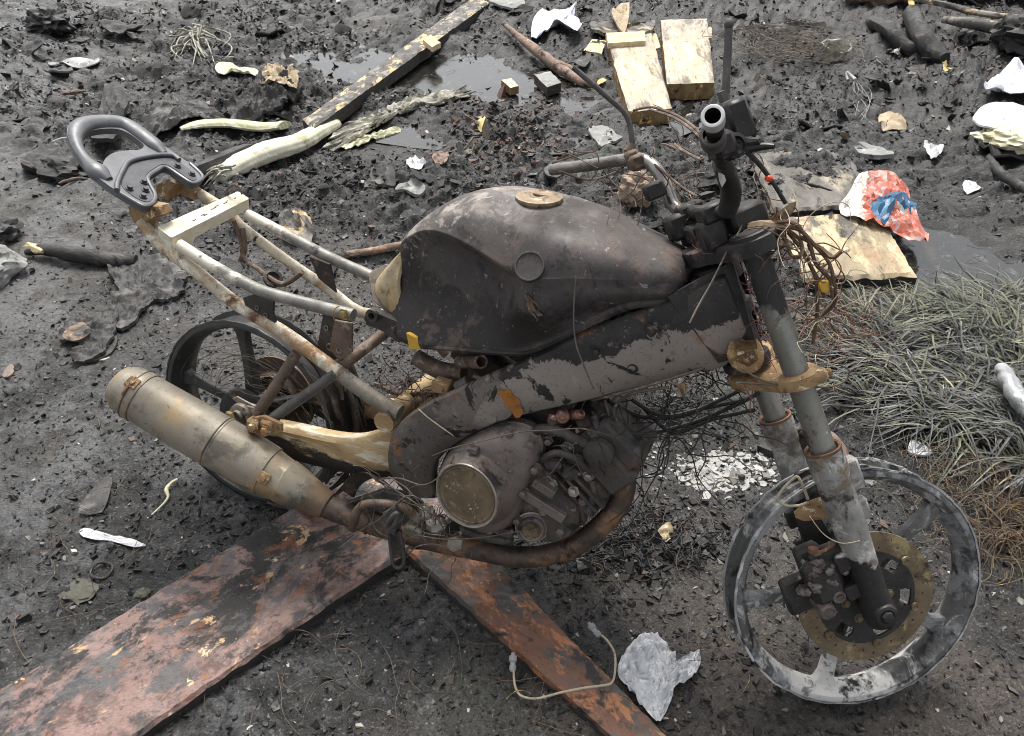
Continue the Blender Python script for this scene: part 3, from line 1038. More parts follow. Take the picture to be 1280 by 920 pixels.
for _ in range(4):
    mid[1:-1] = (mid[:-2] + mid[1:-1] * 2 + mid[2:]) / 4
wd_ = np.array([np.linalg.norm(H3 - p, axis=1).min() for p in seg_]) * .5
wd_ = np.convolve(np.pad(wd_, 3, 'edge'), np.ones(7) / 7, 'valid').clip(.010, .021)
wd_ *= np.interp(np.linspace(0, 1, len(wd_)), [0, .08, .92, 1], [.45, 1, 1, .45])
m.tube(mid + _gn * -.002, wd_ * 1.02, 16, 0, True, 0, 0, .85)
pt('loop', m, 'rail_alloy', rail, sharp=60)
m = MB()
m.tube([GR(px, py, .004) for px, py in ((146, 238), (147, 228), (154, 212), (163, 201), (190, 195), (214, 194), (224, 200))], .0055, 10, 5)
pt('deck_lip', m, 'rail_alloy', rail)
m = MB()
m.tube([GR(px, py, .0) for px, py in ((150, 241), (172, 254), (182, 258), (191, 254), (194, 244), (188, 232), (185, 222), (196, 214), (207, 209), (228, 222), (240, 229), (249, 227), (253, 220), (238, 205))], .0045, 8, 4)
pt('pad_rim', m, 'rail_alloy', rail)
m = MB()
m.plate([GR(px, py, .0012) for px, py in cr(np.array([(152, 232), (158, 216), (167, 205), (192, 199), (214, 198), (230, 206), (246, 221), (240, 225), (228, 218), (207, 205), (193, 210), (181, 221), (184, 234), (190, 245), (186, 252), (172, 248)], float), 3, True)], -_gn * .003)
pt('rail_base', m, 'rail_dark', rail)
for px, py, y in ((162, 236, -.10), (179, 246, -.09), (180, 228, -.04), (182, 238, -.06), (222, 208, .10), (240, 218, .10)):
    m = MB()
    bolt(m, GR(px, py, .002), _gn, .0055, .006)
    pt('bolt', m, 'rail_dark', rail)
tube('wire_stub', [B(84, 172, -.05), B(76, 173, -.05), B(66, 177, -.05)], .002, 'pale_metal', rail, 3, 6)

# ---- wheels
def wheel(name, c, ax, up, R_, hw, phase, mt, spoke_w=.046):
    """c centre, ax axle direction (to the bike's left), up a direction in the wheel's plane"""
    ax = ax / np.linalg.norm(ax)
    up = up - ax * (up @ ax)
    up /= np.linalg.norm(up)
    fw = np.cross(up, ax)
    root = empty(name)
    root.parent = bike
    m = MB()
    prof = [(-hw, R_ - .004), (-hw + .003, R_), (-hw + .007, R_ - .001), (-hw + .009, R_ - .010), (-hw + .016, R_ - .012), (-hw * .45, R_ - .019), (hw * .45, R_ - .019), (hw - .016, R_ - .012), (hw - .009, R_ - .010), (hw - .007, R_ - .001), (hw - .003, R_), (hw, R_ - .004),
            (hw - .001, R_ - .013), (hw - .006, R_ - .016), (.014, R_ - .023), (.009, R_ - .027), (-.009, R_ - .027), (-.014, R_ - .023), (-hw + .006, R_ - .016), (-hw + .001, R_ - .013)]
    m.lathe(c, ax, prof, 120, 0, True)
    pt('rim', m, mt, root, sharp=45)
    for sg in (-1, 1):                                    # ash-caked bead lips
        m = MB()
        m.lathe(c + ax * sg * (hw - .003), ax, [(-.0035, R_ - .002), (-.003, R_ + .0018), (.0005, R_ + .002), (.0042, R_ - .001), (.0040, R_ - .012), (.002, R_ - .013)], 120)
        V = m.v[0]
        V += ((V - c) * (.010 * fbm(V * 45, 3))[:, None])
        pt('bead_lip', m, 'lip_ash' if name == 'front_wheel' else 'lip_soot', root, sharp=50)
    for k in range(5):
        a = phase + k * 2 * math.pi / 5
        rd = fw * math.cos(a) + up * math.sin(a)
        tg = -fw * math.sin(a) + up * math.cos(a)
        m = MB()
        rings = []
        for r_, w_, t_ in ((.034, spoke_w * .70, .020), (.07, spoke_w * .56, .015), (.11, spoke_w * .48, .012), (R_ - .085, spoke_w * .46, .0115), (R_ - .046, spoke_w * .52, .0115), (R_ - .032, spoke_w * .72, .012), (R_ - .022, spoke_w * 1.05, .0125)):
            q = []
            for (a_, b_) in ((-1, -.75), (-.8, -1), (.8, -1), (1, -.75), (1, .75), (.8, 1), (-.8, 1), (-1, .75)):
                q.append(c + rd * r_ + tg * a_ * w_ * .5 + ax * b_ * t_)
            rings.append(q)
        m.loft(rings)
        pt('spoke', m, mt, root, sharp=40)
    m = MB()
    m.lathe(c, ax, [(-hw * 1.0, 0), (-hw * 1.0, .026), (-hw * .9, .028), (-.022, .034), (-.02, .044), (.02, .044), (.022, .034), (hw * .9, .028), (hw, .026), (hw, 0)], 32)
    pt('hub', m, mt, root)
    return root, fw, up, ax

front, ffw, fup, fax = wheel('front_wheel', SA, SW, SU, .230, .033, math.radians(15), 'wheel_alloy', .050)
rear, rfw, rup, rax = wheel('rear_wheel', np.array([0, 0, .23]), Y_, Z_, .230, .043, math.radians(9), 'rear_wheel_alloy', .046)

# brake disc with drilled band
def polar_plate(c, ax, fw, up, r0, r1, nr, na, holes, th):
    V = [c + (fw * math.cos(a) + up * math.sin(a)) * r for a in np.arange(na) * 2 * math.pi / na for r in np.linspace(r0, r1, nr + 1)]
    F = [(i * (nr + 1) + j, i * (nr + 1) + j + 1, ((i + 1) % na) * (nr + 1) + j + 1, ((i + 1) % na) * (nr + 1) + j) for i in range(na) for j in range(nr) if (i, j) not in holes]
    m = MB()
    m.solid(V, F, ax * th)
    return m
holes = set()
for i in range(180):
    if i % 5 == 0:
        holes.add((i, (1, 5, 3)[(i // 5) % 3]))
dc = SA - SW * .058
pt('brake_disc', polar_plate(dc, fax, ffw, fup, .088, .124, 8, 180, holes, .004), 'disc_metal', front, sharp=30)
slots = set()
for k in range(6):
    for i in range(11):
        for j in (6, 7, 8):
            if not (i in (0, 10) and j == 8):
                slots.add(((k * 24 + i + 4) % 144, j))
car = pt('disc_carrier', polar_plate(dc - SW * .003, fax, ffw, fup, .020, .0885, 10, 144, slots, .005), 'carrier_black', front, sharp=30)
m = MB()
for k in range(6):
    a = k * math.pi / 3 + .2
    p_ = dc - SW * .0032 + (ffw * math.cos(a) + fup * math.sin(a)) * .040
    bolt(m, p_, -SW, .006, .006)
    a += .42
    p_ = dc - SW * .0032 + (ffw * math.cos(a) + fup * math.sin(a)) * .094
    m.lathe(p_, -SW, [(0, .009), (.003, .008), (.003, .004), (.001, .003), (.001, 0)], 16)
pt('disc_rivet', m, 'disc_metal', front, split=True)
# melted rind of tyre on the front rim
m = MB()
rs = np.random.RandomState(11)
for k in range(70):
    a = rs.uniform(0, 2 * math.pi)
    if rs.rand() < .55:
        a = rs.uniform(math.radians(75), math.radians(190))
    w_ = rs.uniform(-.028, .028)
    L = rs.uniform(.05, .3)
    pts_ = []
    for s_ in np.linspace(0, 1, 6):
        r_ = .2335 - .030 * (1 - min(1, abs(w_) / .03) ** 2) * .8 + rs.uniform(-.002, .0025)
        t = a + L * s_
        pts_.append(SA + SW * (w_ + rs.uniform(-.003, .003)) + (ffw * math.cos(t) + fup * math.sin(t)) * r_)
    m.tube(pts_, [.0015, .004, .003, .0012], 6, 2, True, 0, .3)
pt('tyre_crust', m, 'wheel_alloy', front)['kind'] = 'stuff'

# fork
def fork_leg(sg):
    w_ = .096 * sg
    root = empty('fork_leg')
    root.parent = bike
    m = MB()
    m.tube([S(0, w_, .30), S(0, w_, .70)], .0205, 24)
    pt('stanchion', m, 'stanchion_metal', root)
    m = MB()
    prof = [(-.034, 0), (-.034, .016), (-.028, .024), (-.01, .029), (.03, .0255), (.10, .0258), (.17, .0265), (.23, .0275), (.262, .028), (.268, .0305), (.30, .031), (.312, .0305), (.316, .030), (.314, .026), (.300, .024), (.300, .0)]
    m.lathe(S(0, w_, 0), SU, prof, 32)
    V = m.v[0]
    ctr = S(0, w_, 0)
    rel = V - ctr
    hgt = rel @ SU
    rad = rel - hgt[:, None] * SU
    mask = (hgt > .02) & (hgt < .29)
    V[mask] += (rad * (.10 * fbm(V * 38, 3))[:, None])[mask]
    V[mask] += (rad * (.05 * noise3(V * 90))[:, None])[mask]
    pt('slider', m, 'slider_alloy', root, sharp=60)
    m = MB()
    m.lathe(S(0, w_, .3155), SU, [(0, .0305), (.004, .0305), (.005, .028), (.003, .0255), (-.001, .025), (-.003, .029)], 32, 0, True)
    pt('seal_ring', m, 'rust_ring', root)
    # axle boss and nut
    m = MB()
    m.lathe(S(0, w_ - sg * .028, 0), SW * sg, [(0, .020), (.052, .021), (.058, .018), (.059, .013), (.055, .012), (.055, 0)], 28)
    bolt(m, S(0, w_ + sg * .027, 0), SW * sg, .010, .010)
    pt('axle_nut', m, 'slider_dark', root)
    # lugs
    m = MB()
    m.box(S(.028, w_, .255), SV * .018, SW * .012, SU * .03, 0, .4)
    m.box(S(.026, w_, .19), SV * .014, SW * .010, SU * .02, 0, .4)
    m.box(S(-.030, w_, .11), SV * .016, SW * .008, SU * .018, 0, .4)
    m.box(S(-.030, w_, .05), SV * .016, SW * .008, SU * .014, 0, .4)
    pt('lug', m, 'slider_alloy' if sg < 0 else 'slider_dark', root, split=True)
    return root
fork_leg(-1)
fork_leg(1)
tube('front_axle', [S(0, -.13, 0), S(0, .13, 0)], .008, 'bolt_metal', front, 0)

# mudguard stay, rusted, with a loop of wire
m = MB()
m.plate([SP(992, 640, -.05), SP(1005, 628, -.05), SP(1022, 622, -.07), SP(1034, 620, -.085), SP(1036, 634, -.085), SP(1026, 642, -.07), SP(1002, 644, -.055)], SU * -.012, 0, .003)
pt('mudguard_stay', m, 'tan_rust')
m = MB()
m.tube([SP(1010, 624, -.06), SP(1003, 606, -.06), SP(997, 596, -.055), SP(990, 600, -.05), SP(978, 612, -.05), SP(972, 624, -.05), SP(982, 632, -.05), SP(998, 632, -.05), SP(1010, 628, -.06)], .0025, 8, 5)
m.tube([SP(1012, 645, -.08), SP(1030, 668, -.12), SP(1052, 679, -.135), SP(1075, 676, -.135)], .0009, 6, 6)
pt('bent_wire', m, 'foam_wire')
m = MB()
m.plate([SP(996, 645, -.02), SP(1022, 640, -.02), SP(1042, 676, -.02), SP(1040, 690, -.02), SP(1012, 700, -.02)], SW * .012)
pt('mudguard_stub', m, 'black_wire')
m = MB()
m.tube([S(.03, -.095, .262), S(.045, -.05, .285), S(.048, 0, .292), S(.045, .05, .285), S(.03, .095, .262)], .0085, 10, 5, True, 0, .1)
pt('fork_brace', m, 'brown_tube')

# brake caliper, behind the right leg
def caliper():
    m = MB()
    c0 = SP(1028, 722, -.078)
    m.box(c0, SV * .030, SW * .022, SU * .042, 0, .45)
    m.box(c0 + SU * .036 + SV * .02, SV * .032, SW * .016, SU * .018, 0, .45)
    m.box(SP(1012, 700, -.06), SV * .022, SW * .014, SU * .03, 0, .4)
    m.box(SP(1000, 740, -.05), SV * .03, SW * .012, SU * .035, 0, .4)
    m.bar(SP(1030, 700, -.085), S(-.012, -.098, .105), .022, .014, SW)
    m.bar(SP(1040, 742, -.085), S(-.012, -.098, .045), .020, .014, SW)
    return m
cal = pt('brake_caliper', caliper(), 'carrier_black')
for (px, py, w_, r) in ((1029, 757, -.102, .0145), (1042, 738, -.100, .012)):
    m = MB()
    m.lathe(SP(px, py, w_ + .02), -SW - SU * .2, [(-.02, r), (.018, r), (.021, r * .92), (.021, r * .7), (.019, r * .66), (.019, 0)], 24)
    pt('piston_cap', m, 'engine_case', cal)
for (px, py, w_) in ((1002, 737, -.085), (1033, 711, -.105), (1008, 710, -.09), (1019, 690, -.09)):
    m = MB()
    bolt(m, SP(px, py, w_ + .012), -SW, .0075, .012)
    pt('bolt', m, 'bolt_metal', cal)
m = MB()
m.lathe(SP(1016, 690, -.10), SU + SV * .3, [(0, .008), (.008, .008), (.009, .004), (.009, 0)], 14)
m.tube([SP(1016, 692, -.10), SP(1030, 688, -.105), SP(1042, 680, -.10)], .003, 8, 4)
pt('banjo_fitting', m, 'rust_ring', cal)

# triple clamps
def clamp_plate(u, th, hole_r=.026):
    out = [(.034, -.105), (.022, -.126), (-.008, -.128), (-.034, -.105), (-.058, -.045), (-.078, -.022), (-.078, .022), (-.058, .045), (-.034, .105), (-.008, .128), (.022, .126), (.034, .105), (.030, .07), (.012, .035), (.012, -.035), (.030, -.07)]
    m = MB()
    P = cr(np.array(out), 3, True)
    m.plate([S(v, w_, u) for v, w_ in P], SU * -th, 0, .003)
    return m
tc = pt('top_clamp', clamp_plate(.690, .024), 'clamp_black', sharp=45)
m = MB()
for sg in (-1, 1):
    m.lathe(S(0, .096 * sg, .690), SU, [(0, .031), (.008, .031), (.010, .028), (.010, .024), (.005, .022), (.005, 0)], 32)
m.lathe(S(-.042, 0, .690), SU, [(0, .020), (.012, .020), (.013, .017), (.013, .010), (.008, .009), (.008, 0)], 6)
pt('cap_nut', m, 'clamp_black', tc, split=True)
m = MB()
for sg in (-1, 1):
    m.box(S(-.040, .052 * sg, .712), SV * .020, SW * .020, SU * .024, 0, .3)
    m.box(S(-.030, .056 * sg, .745), SV * .022, SW * .022, SU * .014, 0, .3)
m.box(S(.02, -.045, .715), SV * .030, SW * .03, SU * .02, 0, .3)
m.box(S(-.02, .02, .712), SV * .040, SW * .03, SU * .016, 0, .3)
pt('handlebar_riser', m, 'clamp_black', tc)
m = MB()
m.lathe(S(.028, -.105, .684), SV + SW * -.5, [(0, .010), (.010, .010), (.012, .007), (.004, .006), (.004, 0)], 16)
pt('pinch_bolt', m, 'bar_black', tc)
lc = pt('lower_clamp', clamp_plate(.456, .018), 'tan_rust', sharp=45)
m = MB()
for sg in (-1, 1):
    m.lathe(S(0, .096 * sg, .436), SU, [(0, .0205), (0, .027), (.022, .027), (.024, .025), (.024, .0205)], 32)
    m.lathe(S(.012, .118 * sg, .447), SV + SW * sg * .15, [(-.02, .0), (-.02, .012), (.022, .012), (.024, .010), (.024, .006), (.032, .006), (.032, 0)], 16)
pt('pinch_bolt', m, 'tan_rust', lc, split=True)
# horn, rusted, on the lower clamp
m = MB()
hc = SP(932, 442, -.045)
m.lathe(hc, SV * .3 - SW * .8 + SU * .25, [(-.012, 0), (-.012, .026), (-.006, .032), (.002, .034), (.005, .030), (.006, .020), (.010, .016), (.012, 0)], 28)
m.plate([SP(914, 455, -.06), SP(930, 463, -.06), SP(948, 450, -.06), SP(944, 442, -.06), SP(926, 450, -.06)], SU * .008)
m.plate([SP(918, 430, -.06), SP(944, 428, -.06), SP(947, 436, -.06), SP(920, 440, -.06)], SU * .005)
pt('horn', m, ['tan_rust'], label='rusty orange horn')

# handlebar
hb = [SP(690, 212, .34), SP(740, 206, .26), SP(778, 200, .20), SP(800, 199, .165), SP(818, 209, .135), SP(832, 231, .11), SP(843, 258, .085), S(-.032, .06, .745), S(-.034, 0, .745), S(-.032, -.06, .745), SP(911, 262, -.085), SP(917, 240, -.105), SP(911, 218, -.145), SP(901, 192, -.205), SP(894, 165, -.275), SP(891, 145, -.33)]
m = MB()
H = cr(hb, 5)
k = len(H)
m.tube(H[:int(k * .50)][::-1], .0118, 16)
m2 = MB()
m2.pipe_open(H[int(k * .49):], .0118, .0022, 24)
hbar = pt('handlebar', m, 'bar_chrome', label='left half with bare chrome bend')
pt('bar_end', m2, 'bar_black', hbar)
m = MB()
d = H[-1] - H[-2]
d /= np.linalg.norm(d)
m.lathe(H[-1] - d * .022, d, [(0, .0120), (0, .0142), (.021, .0146), (.0235, .0140), (.024, .0125), (.0235, .0098), (.010, .0096)], 32)
pt('bar_end_ring', m, 'pale_metal', hbar)
m = MB()
m.lathe(SP(891, 172, -.27), d, [(-.02, .0130), (-.02, .0165), (.012, .017), (.014, .015), (.014, .0120)], 20)
for k_ in range(10):
    a = k_ * .63
pt('throttle_tube', m, 'stem_metal', hbar)
# switch housing, master cylinder and lever on the right
m = MB()
m.box(SP(901, 182, -.235), SV * .016, SW * .022, SU * .018, 0, .4)
m.box(SP(921, 152, -.215), SV * .016, SW * .020, SU * .028, 0, .3)
m.box(SP(922, 186, -.23), SV * .022, SW * .014, SU * .010, 0, .4)
m.lathe(SP(914, 183, -.235), -SW + SV * .2, [(-.02, .016), (.012, .017), (.014, .012), (.006, .010), (.006, 0)], 20)
m.tube([SP(915, 188, -.235), SP(935, 186, -.24), SP(955, 183, -.25), SP(968, 183, -.26)], [.007, .006, .005, .003], 8, 4)
m.tube([SP(912, 186, -.23), SP(920, 178, -.235), SP(938, 178, -.24), SP(950, 176, -.25)], [.008, .008, .007, .004], 8, 4)
pt('brake_master', m, 'bar_black', hbar)
m = MB()
m.tube([SP(900, 205, -.18), SP(906, 215, -.16), SP(914, 240, -.12), SP(908, 268, -.10)], [.012, .014, .016, .014], 12, 5)
pt('melted_sleeve', m, 'bar_black', hbar)
m = MB()
m.plate([SP(897, 214, -.18), SP(903, 212, -.18), SP(907, 226, -.17), SP(902, 234, -.17), SP(899, 226, -.18)], SW * -.002)
pt('foil_scrap', m, 'pale_metal', hbar)
m = MB()
m.box(SP(796, 203, .16), SV * .014, SW * .018, SU * .014, 0, .4)
m.box(SP(790, 196, .175), SV * .012, SW * .014, SU * .012, 0, .4)
pt('clutch_perch', m, 'brown_tube', hbar)
m = MB()
m.box(SP(818, 238, .08), SV * .018, SW * .012, SU * .014, 0, .3)
m.box(SP(848, 283, .05), SV * .020, SW * .018, SU * .022, 0, .35)
pt('clamp_block', m, 'clamp_black', hbar)
for nm, P, rr, lb in (
        ('mirror_stem', [SP(788, 192, .19), SP(790, 176, .19), SP(787, 156, .19), SP(780, 140, .19), SP(760, 122, .19), SP(735, 100, .19), SP(716, 84, .19)], [.0055, .005, .005, .005], 'thin bent stem without its mirror'),
        ('mirror_stem', [SP(909, 140, -.2), SP(907, 124, -.2), SP(908, 96, -.2), SP(910, 60, -.2), SP(911, 36, -.2)], [.0065, .0055, .0055, .0055], 'upright stem without its mirror')):
    o = tube(nm, P, rr, 'stem_metal', bike, 4, 10, .06, lb)
m = MB()
m.chunk(SP(911, 30, -.2), (.007, .007, .008), 2, .2, 3)
m.lathe(SP(908, 132, -.2), SU, [(-.012, .010), (.004, .011), (.006, .008), (.02, .007), (.021, 0)], 6)
pt('ball_end', m, 'stem_metal', split=True)
m = MB()
m.tube([SP(902, 140, -.21), SP(906, 150, -.21)], .009, 8)
m.tube([SP(786, 190, .19), SP(790, 180, .19)], [.011, .008], 10)
pt('brass_collar', m, 'brown_tube', split=True)
# loose rods and cables round the bars
tube('brake_lever', [SP(930, 186, -.24), SP(948, 204, -.235), SP(966, 228, -.23), SP(982, 254, -.225)], [.004, .0035, .003, .003], 'black_wire', hbar, 4, 8)
m = MB()
m.chunk(SP(961, 223, -.232), (.006, .006, .005), 2, .2, 1)
pt('red_knob', m, 'red_plastic', hbar)
m = MB()
for pts_ in ([(880, 172, -.2), (866, 158, -.14), (845, 144, -.05), (815, 134, .05), (792, 138, .12)], [(880, 176, -.2), (862, 160, -.14), (840, 146, -.05), (812, 137, .05)],
             [(878, 200, -.17), (868, 196, -.1), (850, 186, 0), (843, 180, .05)], [(770, 215, .2), (752, 222, .15), (730, 224, .1), (700, 214, .05)],
             [(818, 205, .12), (850, 232, .08), (872, 246, .03)], [(690, 204, .25), (720, 194, .22), (745, 188, .2)]):
    m.tube([SP(*q) for q in pts_], .0022, 6, 6)
pt('control_cable', m, 'brown_tube', hbar)
tube('control_cable', [SP(930, 262, -.07), SP(926, 285, -.075), SP(910, 312, -.09), SP(890, 352, -.10), SP(872, 384, -.12), SP(862, 404, -.13)], .0016, 'steel_wire', bike, 6, 6)

# ---- swingarm
def swing(sg):
    m = MB()
    top = [(345, 532), (375, 538), (410, 546), (440, 549), (462, 545), (482, 536), (497, 520)]
    bot = [(352, 572), (380, 580), (412, 588), (440, 594), (465, 598), (490, 600), (505, 596)]
    fyS = lambda x: float(np.interp(x, [.1, .3, .45], [-.105, -.105, -.095]))
    rings = []
    for a, b in zip(cr(np.array(top, float), 4), cr(np.array(bot, float), 4)):
        A, C_ = BF(*a, fyS), BF(*b, fyS)
        d = C_ - A
        ring = np.array([A + [0, .03, 0], A + [0, .004, 0], A + d * .12 - [0, .004, 0], A + d * .42 + [0, .001, 0], A + d * .55 - [0, .004, 0], A + d * .9 - [0, .004, 0], C_ + [0, .004, 0], C_ + [0, .03, 0]])
        rings.append(ring * [1, sg, 1])
    first = np.array([.03, -.1 * sg, .23])
    r0 = np.array(rings[0])
    c0 = r0.mean(0)
    rings.insert(0, (r0 - c0) * [1, .9, .7] + c0 + [-.05, 0, .0])
    rings.insert(0, (r0 - c0) * [1, .8, .6] + [-.005, -.085 * sg, .235])
    m.loft(rings)
    return m
sw = pt('swingarm', swing(1), 'swing_metal', sharp=50)
pt('swingarm', swing(-1), 'swing_metal', sharp=50)
m = MB()
m.tube([np.array([.40, -.12, .37]), np.array([.40, .12, .37])], .022, 18)
m.tube([np.array([0, -.135, .235]), np.array([0, .135, .235])], .009, 12)
pt('pivot_tube', m, 'swing_metal', split=True)
# axle adjuster and nut on the right end
m = MB()
ap = B(298, 519, -.125)
m.lathe(ap + [0, .03, 0], -Y_, [(0, .020), (.014, .020), (.016, .024), (.028, .024), (.030, .020), (.030, .013), (.04, .013), (.04, 0)], 20)
m.box(ap + [.02, .02, .0], X_ * .03, Y_ * .008, Z_ * .022, 0, .3)
nut = pt('axle_adjuster', m, 'alloy_edge')
m = MB()
m.lathe(ap + [-.008, -.012, .0], -Y_ - X_ * .3, [(0, .014), (.008, .014), (.010, .011), (.006, .008), (.006, 0)], 6)
pt('axle_nut', m, 'brass', nut)
m = MB()
m.plate([B(290, 498, -.11), B(296, 496, -.11), B(318, 508, -.11), B(322, 516, -.11), B(312, 516, -.11)], [0, .004, .0])
pt('chain_guard_tab', m, 'alloy_edge', nut)
# sprocket drum on the far side
m = MB()
m.lathe(np.array([0, .055, .23]), Y_, [(0, .058), (.018, .066), (.022, .066), (.022, .10), (.027, .10), (.027, .03), (.030, .0)], 48)
pt('rear_sprocket', m, 'brown_tube', rear)
m = MB()
m.lathe(np.array([0, -.04, .23]), -Y_, [(0, .07), (.012, .068), (.018, .060), (.02, .03), (.03, .026), (.03, 0)], 36)
pt('rear_drum', m, 'carrier_black', rear)
# tyre cord: hair-thin wires sprung from the burnt rear tyre
m = MB()
rs = np.random.RandomState(5)
for k in range(90):
    a0 = rs.uniform(-1.2, 2.2)
    r0 = rs.uniform(.05, .20)
    w0 = rs.uniform(-.075, .02)
    P = []
    c_ = np.array([rs.uniform(-.03, .08), w0, .23 + rs.uniform(-.05, .03)])
    for s_ in np.linspace(0, rs.uniform(.5, 1.6), 7):
        P.append(c_ + np.array([math.cos(a0 + s_) * r0, rs.uniform(-.008, .008), math.sin(a0 + s_) * r0 * .8]))
    m.tube(P, .0006, 4, 3, False)
pt('tyre_wire', m, 'steel_wire', rear)['kind'] = 'stuff'
m = MB()
rs = np.random.RandomState(6)
for k in range(26):
    a0 = math.radians(rs.uniform(-120, 40))
    P = []
    w0 = rs.uniform(-.05, .05)
    r0 = rs.uniform(.235, .27)
    for s_ in np.linspace(0, rs.uniform(.4, 1.0), 6):
        a = a0 + s_
        P.append(np.array([math.cos(a) * r0, w0 + rs.uniform(-.008, .008), max(.012, .23 + math.sin(a) * r0)]))
    m.tube(P, [.003, .007, .006, .002], 6, 3, True, 0, .4)
pt('tyre_shred', m, 'bracket_black', rear)['kind'] = 'stuff'

# ---- footrest hanger tubes and muffler bracket
tube('hanger_tube', [B(371, 441, -.105), B(352, 471, -.125), B(336, 496, -.14), B(322, 516, -.15)], [.011, .012, .0125], 'brown_tube', n=3)
tube('hanger_tube', [B(420, 466, -.112), B(396, 484, -.12), B(370, 502, -.135), B(342, 522, -.15)], [.011, .011, .0115], 'stem_metal', n=3)
tube('cross_tube', [B(426, 458, -.085), B(450, 440, -.05), B(476, 420, 0.0), np.array([.42, .09, .60])], .012, 'brown_tube', n=3)
m = MB()
m.box(B(320, 530, -.165), X_ * .014, Y_ * .016, Z_ * .016, 0, .35)
m.box(B(338, 530, -.16), X_ * .014, Y_ * .018, Z_ * .014, 0, .35)
m.plate([B(304, 540, -.17), B(314, 522, -.17), B(330, 520, -.17), B(352, 530, -.165), B(352, 540, -.165), B(330, 546, -.17)], [0, .006, 0], 0, .0015)
bolt(m, B(316, 534, -.182), -Y_, .009, .008)
bolt(m, B(332, 538, -.18), -Y_, .008, .008)
m.tube([B(310, 538, -.175), B(296, 545, -.19), B(280, 558, -.20), B(270, 572, -.205)], .003, 6, 4)
pt('muffler_hanger', m, 'tan_rust')

# ---- exhaust
yE = -.185
mu0, mu1, mu2, mu3, mu4 = B(168, 491, -.225), B(262, 548, -.205), B(340, 592, -.185), B(378, 616, -.172), B(432, 641, -.155)
def muffler():
    m = MB()
    ax = [mu0, mu1, mu2, mu3, mu4]
    d = (mu2 - mu0)
    L = np.linalg.norm(d)
    d /= L
    prof = [(-.046, 0), (-.046, .020), (-.042, .031), (-.036, .042), (-.022, .0495), (-.012, .0525), (0, .0535), (.004, .0550), (.020, .0550), (.024, .0535), (L * .38, .0560), (L * .60, .0560), (L * .605, .0572), (L * .62, .0572), (L * .625, .0560), (L * .93, .0545), (L * .97, .0535), (L * .975, .0500), (L * 1.02, .0480), (L * 1.08, .0460), (L * 1.09, .0475), (L * 1.15, .0450), (L * 1.38, .0300), (L * 1.395, .029), (L * 1.395, 0)]
    m.lathe(mu0, d, prof, 48)
    V = m.v[0]
    V += .0016 * fbm(V * 14, 3)[:, None] * np.array([0, -1, .6])
    return m, d, L
m, md, mL = muffler()
muf = pt('muffler', m, 'muffler_metal', sharp=32)
up_ = np.cross(md, -Y_)
up_ /= np.linalg.norm(up_)
up_ *= np.sign(up_[2])
sd = np.cross(md, up_)
sd *= -np.sign(sd[1])
for dist_, ang in ((.006, 62), (mL * 1.0, 28), (mL * 1.25, 20)):
    r_ = .0552 if dist_ < .1 else (.050 if dist_ < mL * 1.1 else .037)
    nrm = up_ * math.sin(math.radians(ang)) + sd * math.cos(math.radians(ang))
    tg = np.cross(md, nrm)
    p_ = mu0 + md * dist_ + nrm * r_
    m = MB()
    if dist_ < mL * 1.1:
        m.box(p_, md * .012, tg * .012, nrm * .003, 0, .5)
    bolt(m, p_ + nrm * .002, nrm, .006, .004)
    pt('clamp_pad', m, 'tan_rust' if dist_ < mL * 1.1 else 'muffler_metal', muf)
m = MB()
m.lathe(mu0 + md * .004, md, [(0, .0545), (.001, .0560), (.003, .0560), (.004, .0545)], 48)
m.lathe(mu0 + md * .022, md, [(0, .0545), (.0005, .0552), (.002, .0552), (.0025, .0535)], 48)
m.lathe(mu0 + md * (mL * .60), md, [(0, .0562), (.001, .0580), (.003, .0580), (.004, .0562)], 48)
m.tube([mu0 + md * .004 + (up_ * math.sin(a) + sd * math.cos(a)) * .0575 for a in np.radians([30, 45, 60, 75])], .003, 6, 3)
pt('band', m, 'header_metal', muf, split=True)

hp = [B(752, 556, .03), B(766, 562, .005), B(778, 582, -.015), B(781, 608, -.03), B(770, 636, -.045), B(744, 664, -.06), B(714, 684, -.075), B(676, 695, -.09), B(640, 695, -.105), B(596, 687, -.12), B(546, 677, -.135), B(498, 664, -.145), B(470, 656, -.15), mu0 + md * mL * 1.42, mu0 + md * mL * 1.30]
hd = tube('exhaust_pipe', hp, [.0215, .0215, .0215, .0215, .0215, .0215, .023, .026], 'header_metal', n=6, seg=20)
m = MB()
for t_, r_ in ((.37, .0228), (.86, .0262)):
    H2 = cr(hp, 6)
    i = int(t_ * len(H2))
    dd = H2[i + 1] - H2[i]
    m.lathe(H2[i], dd, [(-.002, r_ - .002), (-.0015, r_), (.0015, r_), (.002, r_ - .002)], 24)
m.lathe(H2[0], H2[1] - H2[0], [(-.012, .0), (-.012, .034), (-.002, .036), (.006, .034), (.008, .022)], 20)
pt('pipe_collar', m, 'header_metal', hd, split=True)
m = MB()
m.plate([B(560, 674, -.17), B(570, 672, -.17), B(578, 676, -.17), B(577, 686, -.17), B(566, 690, -.17), B(558, 686, -.17)], [0, .003, .001], 0, .001)
pt('cable_tab', m, 'alloy_edge', hd)

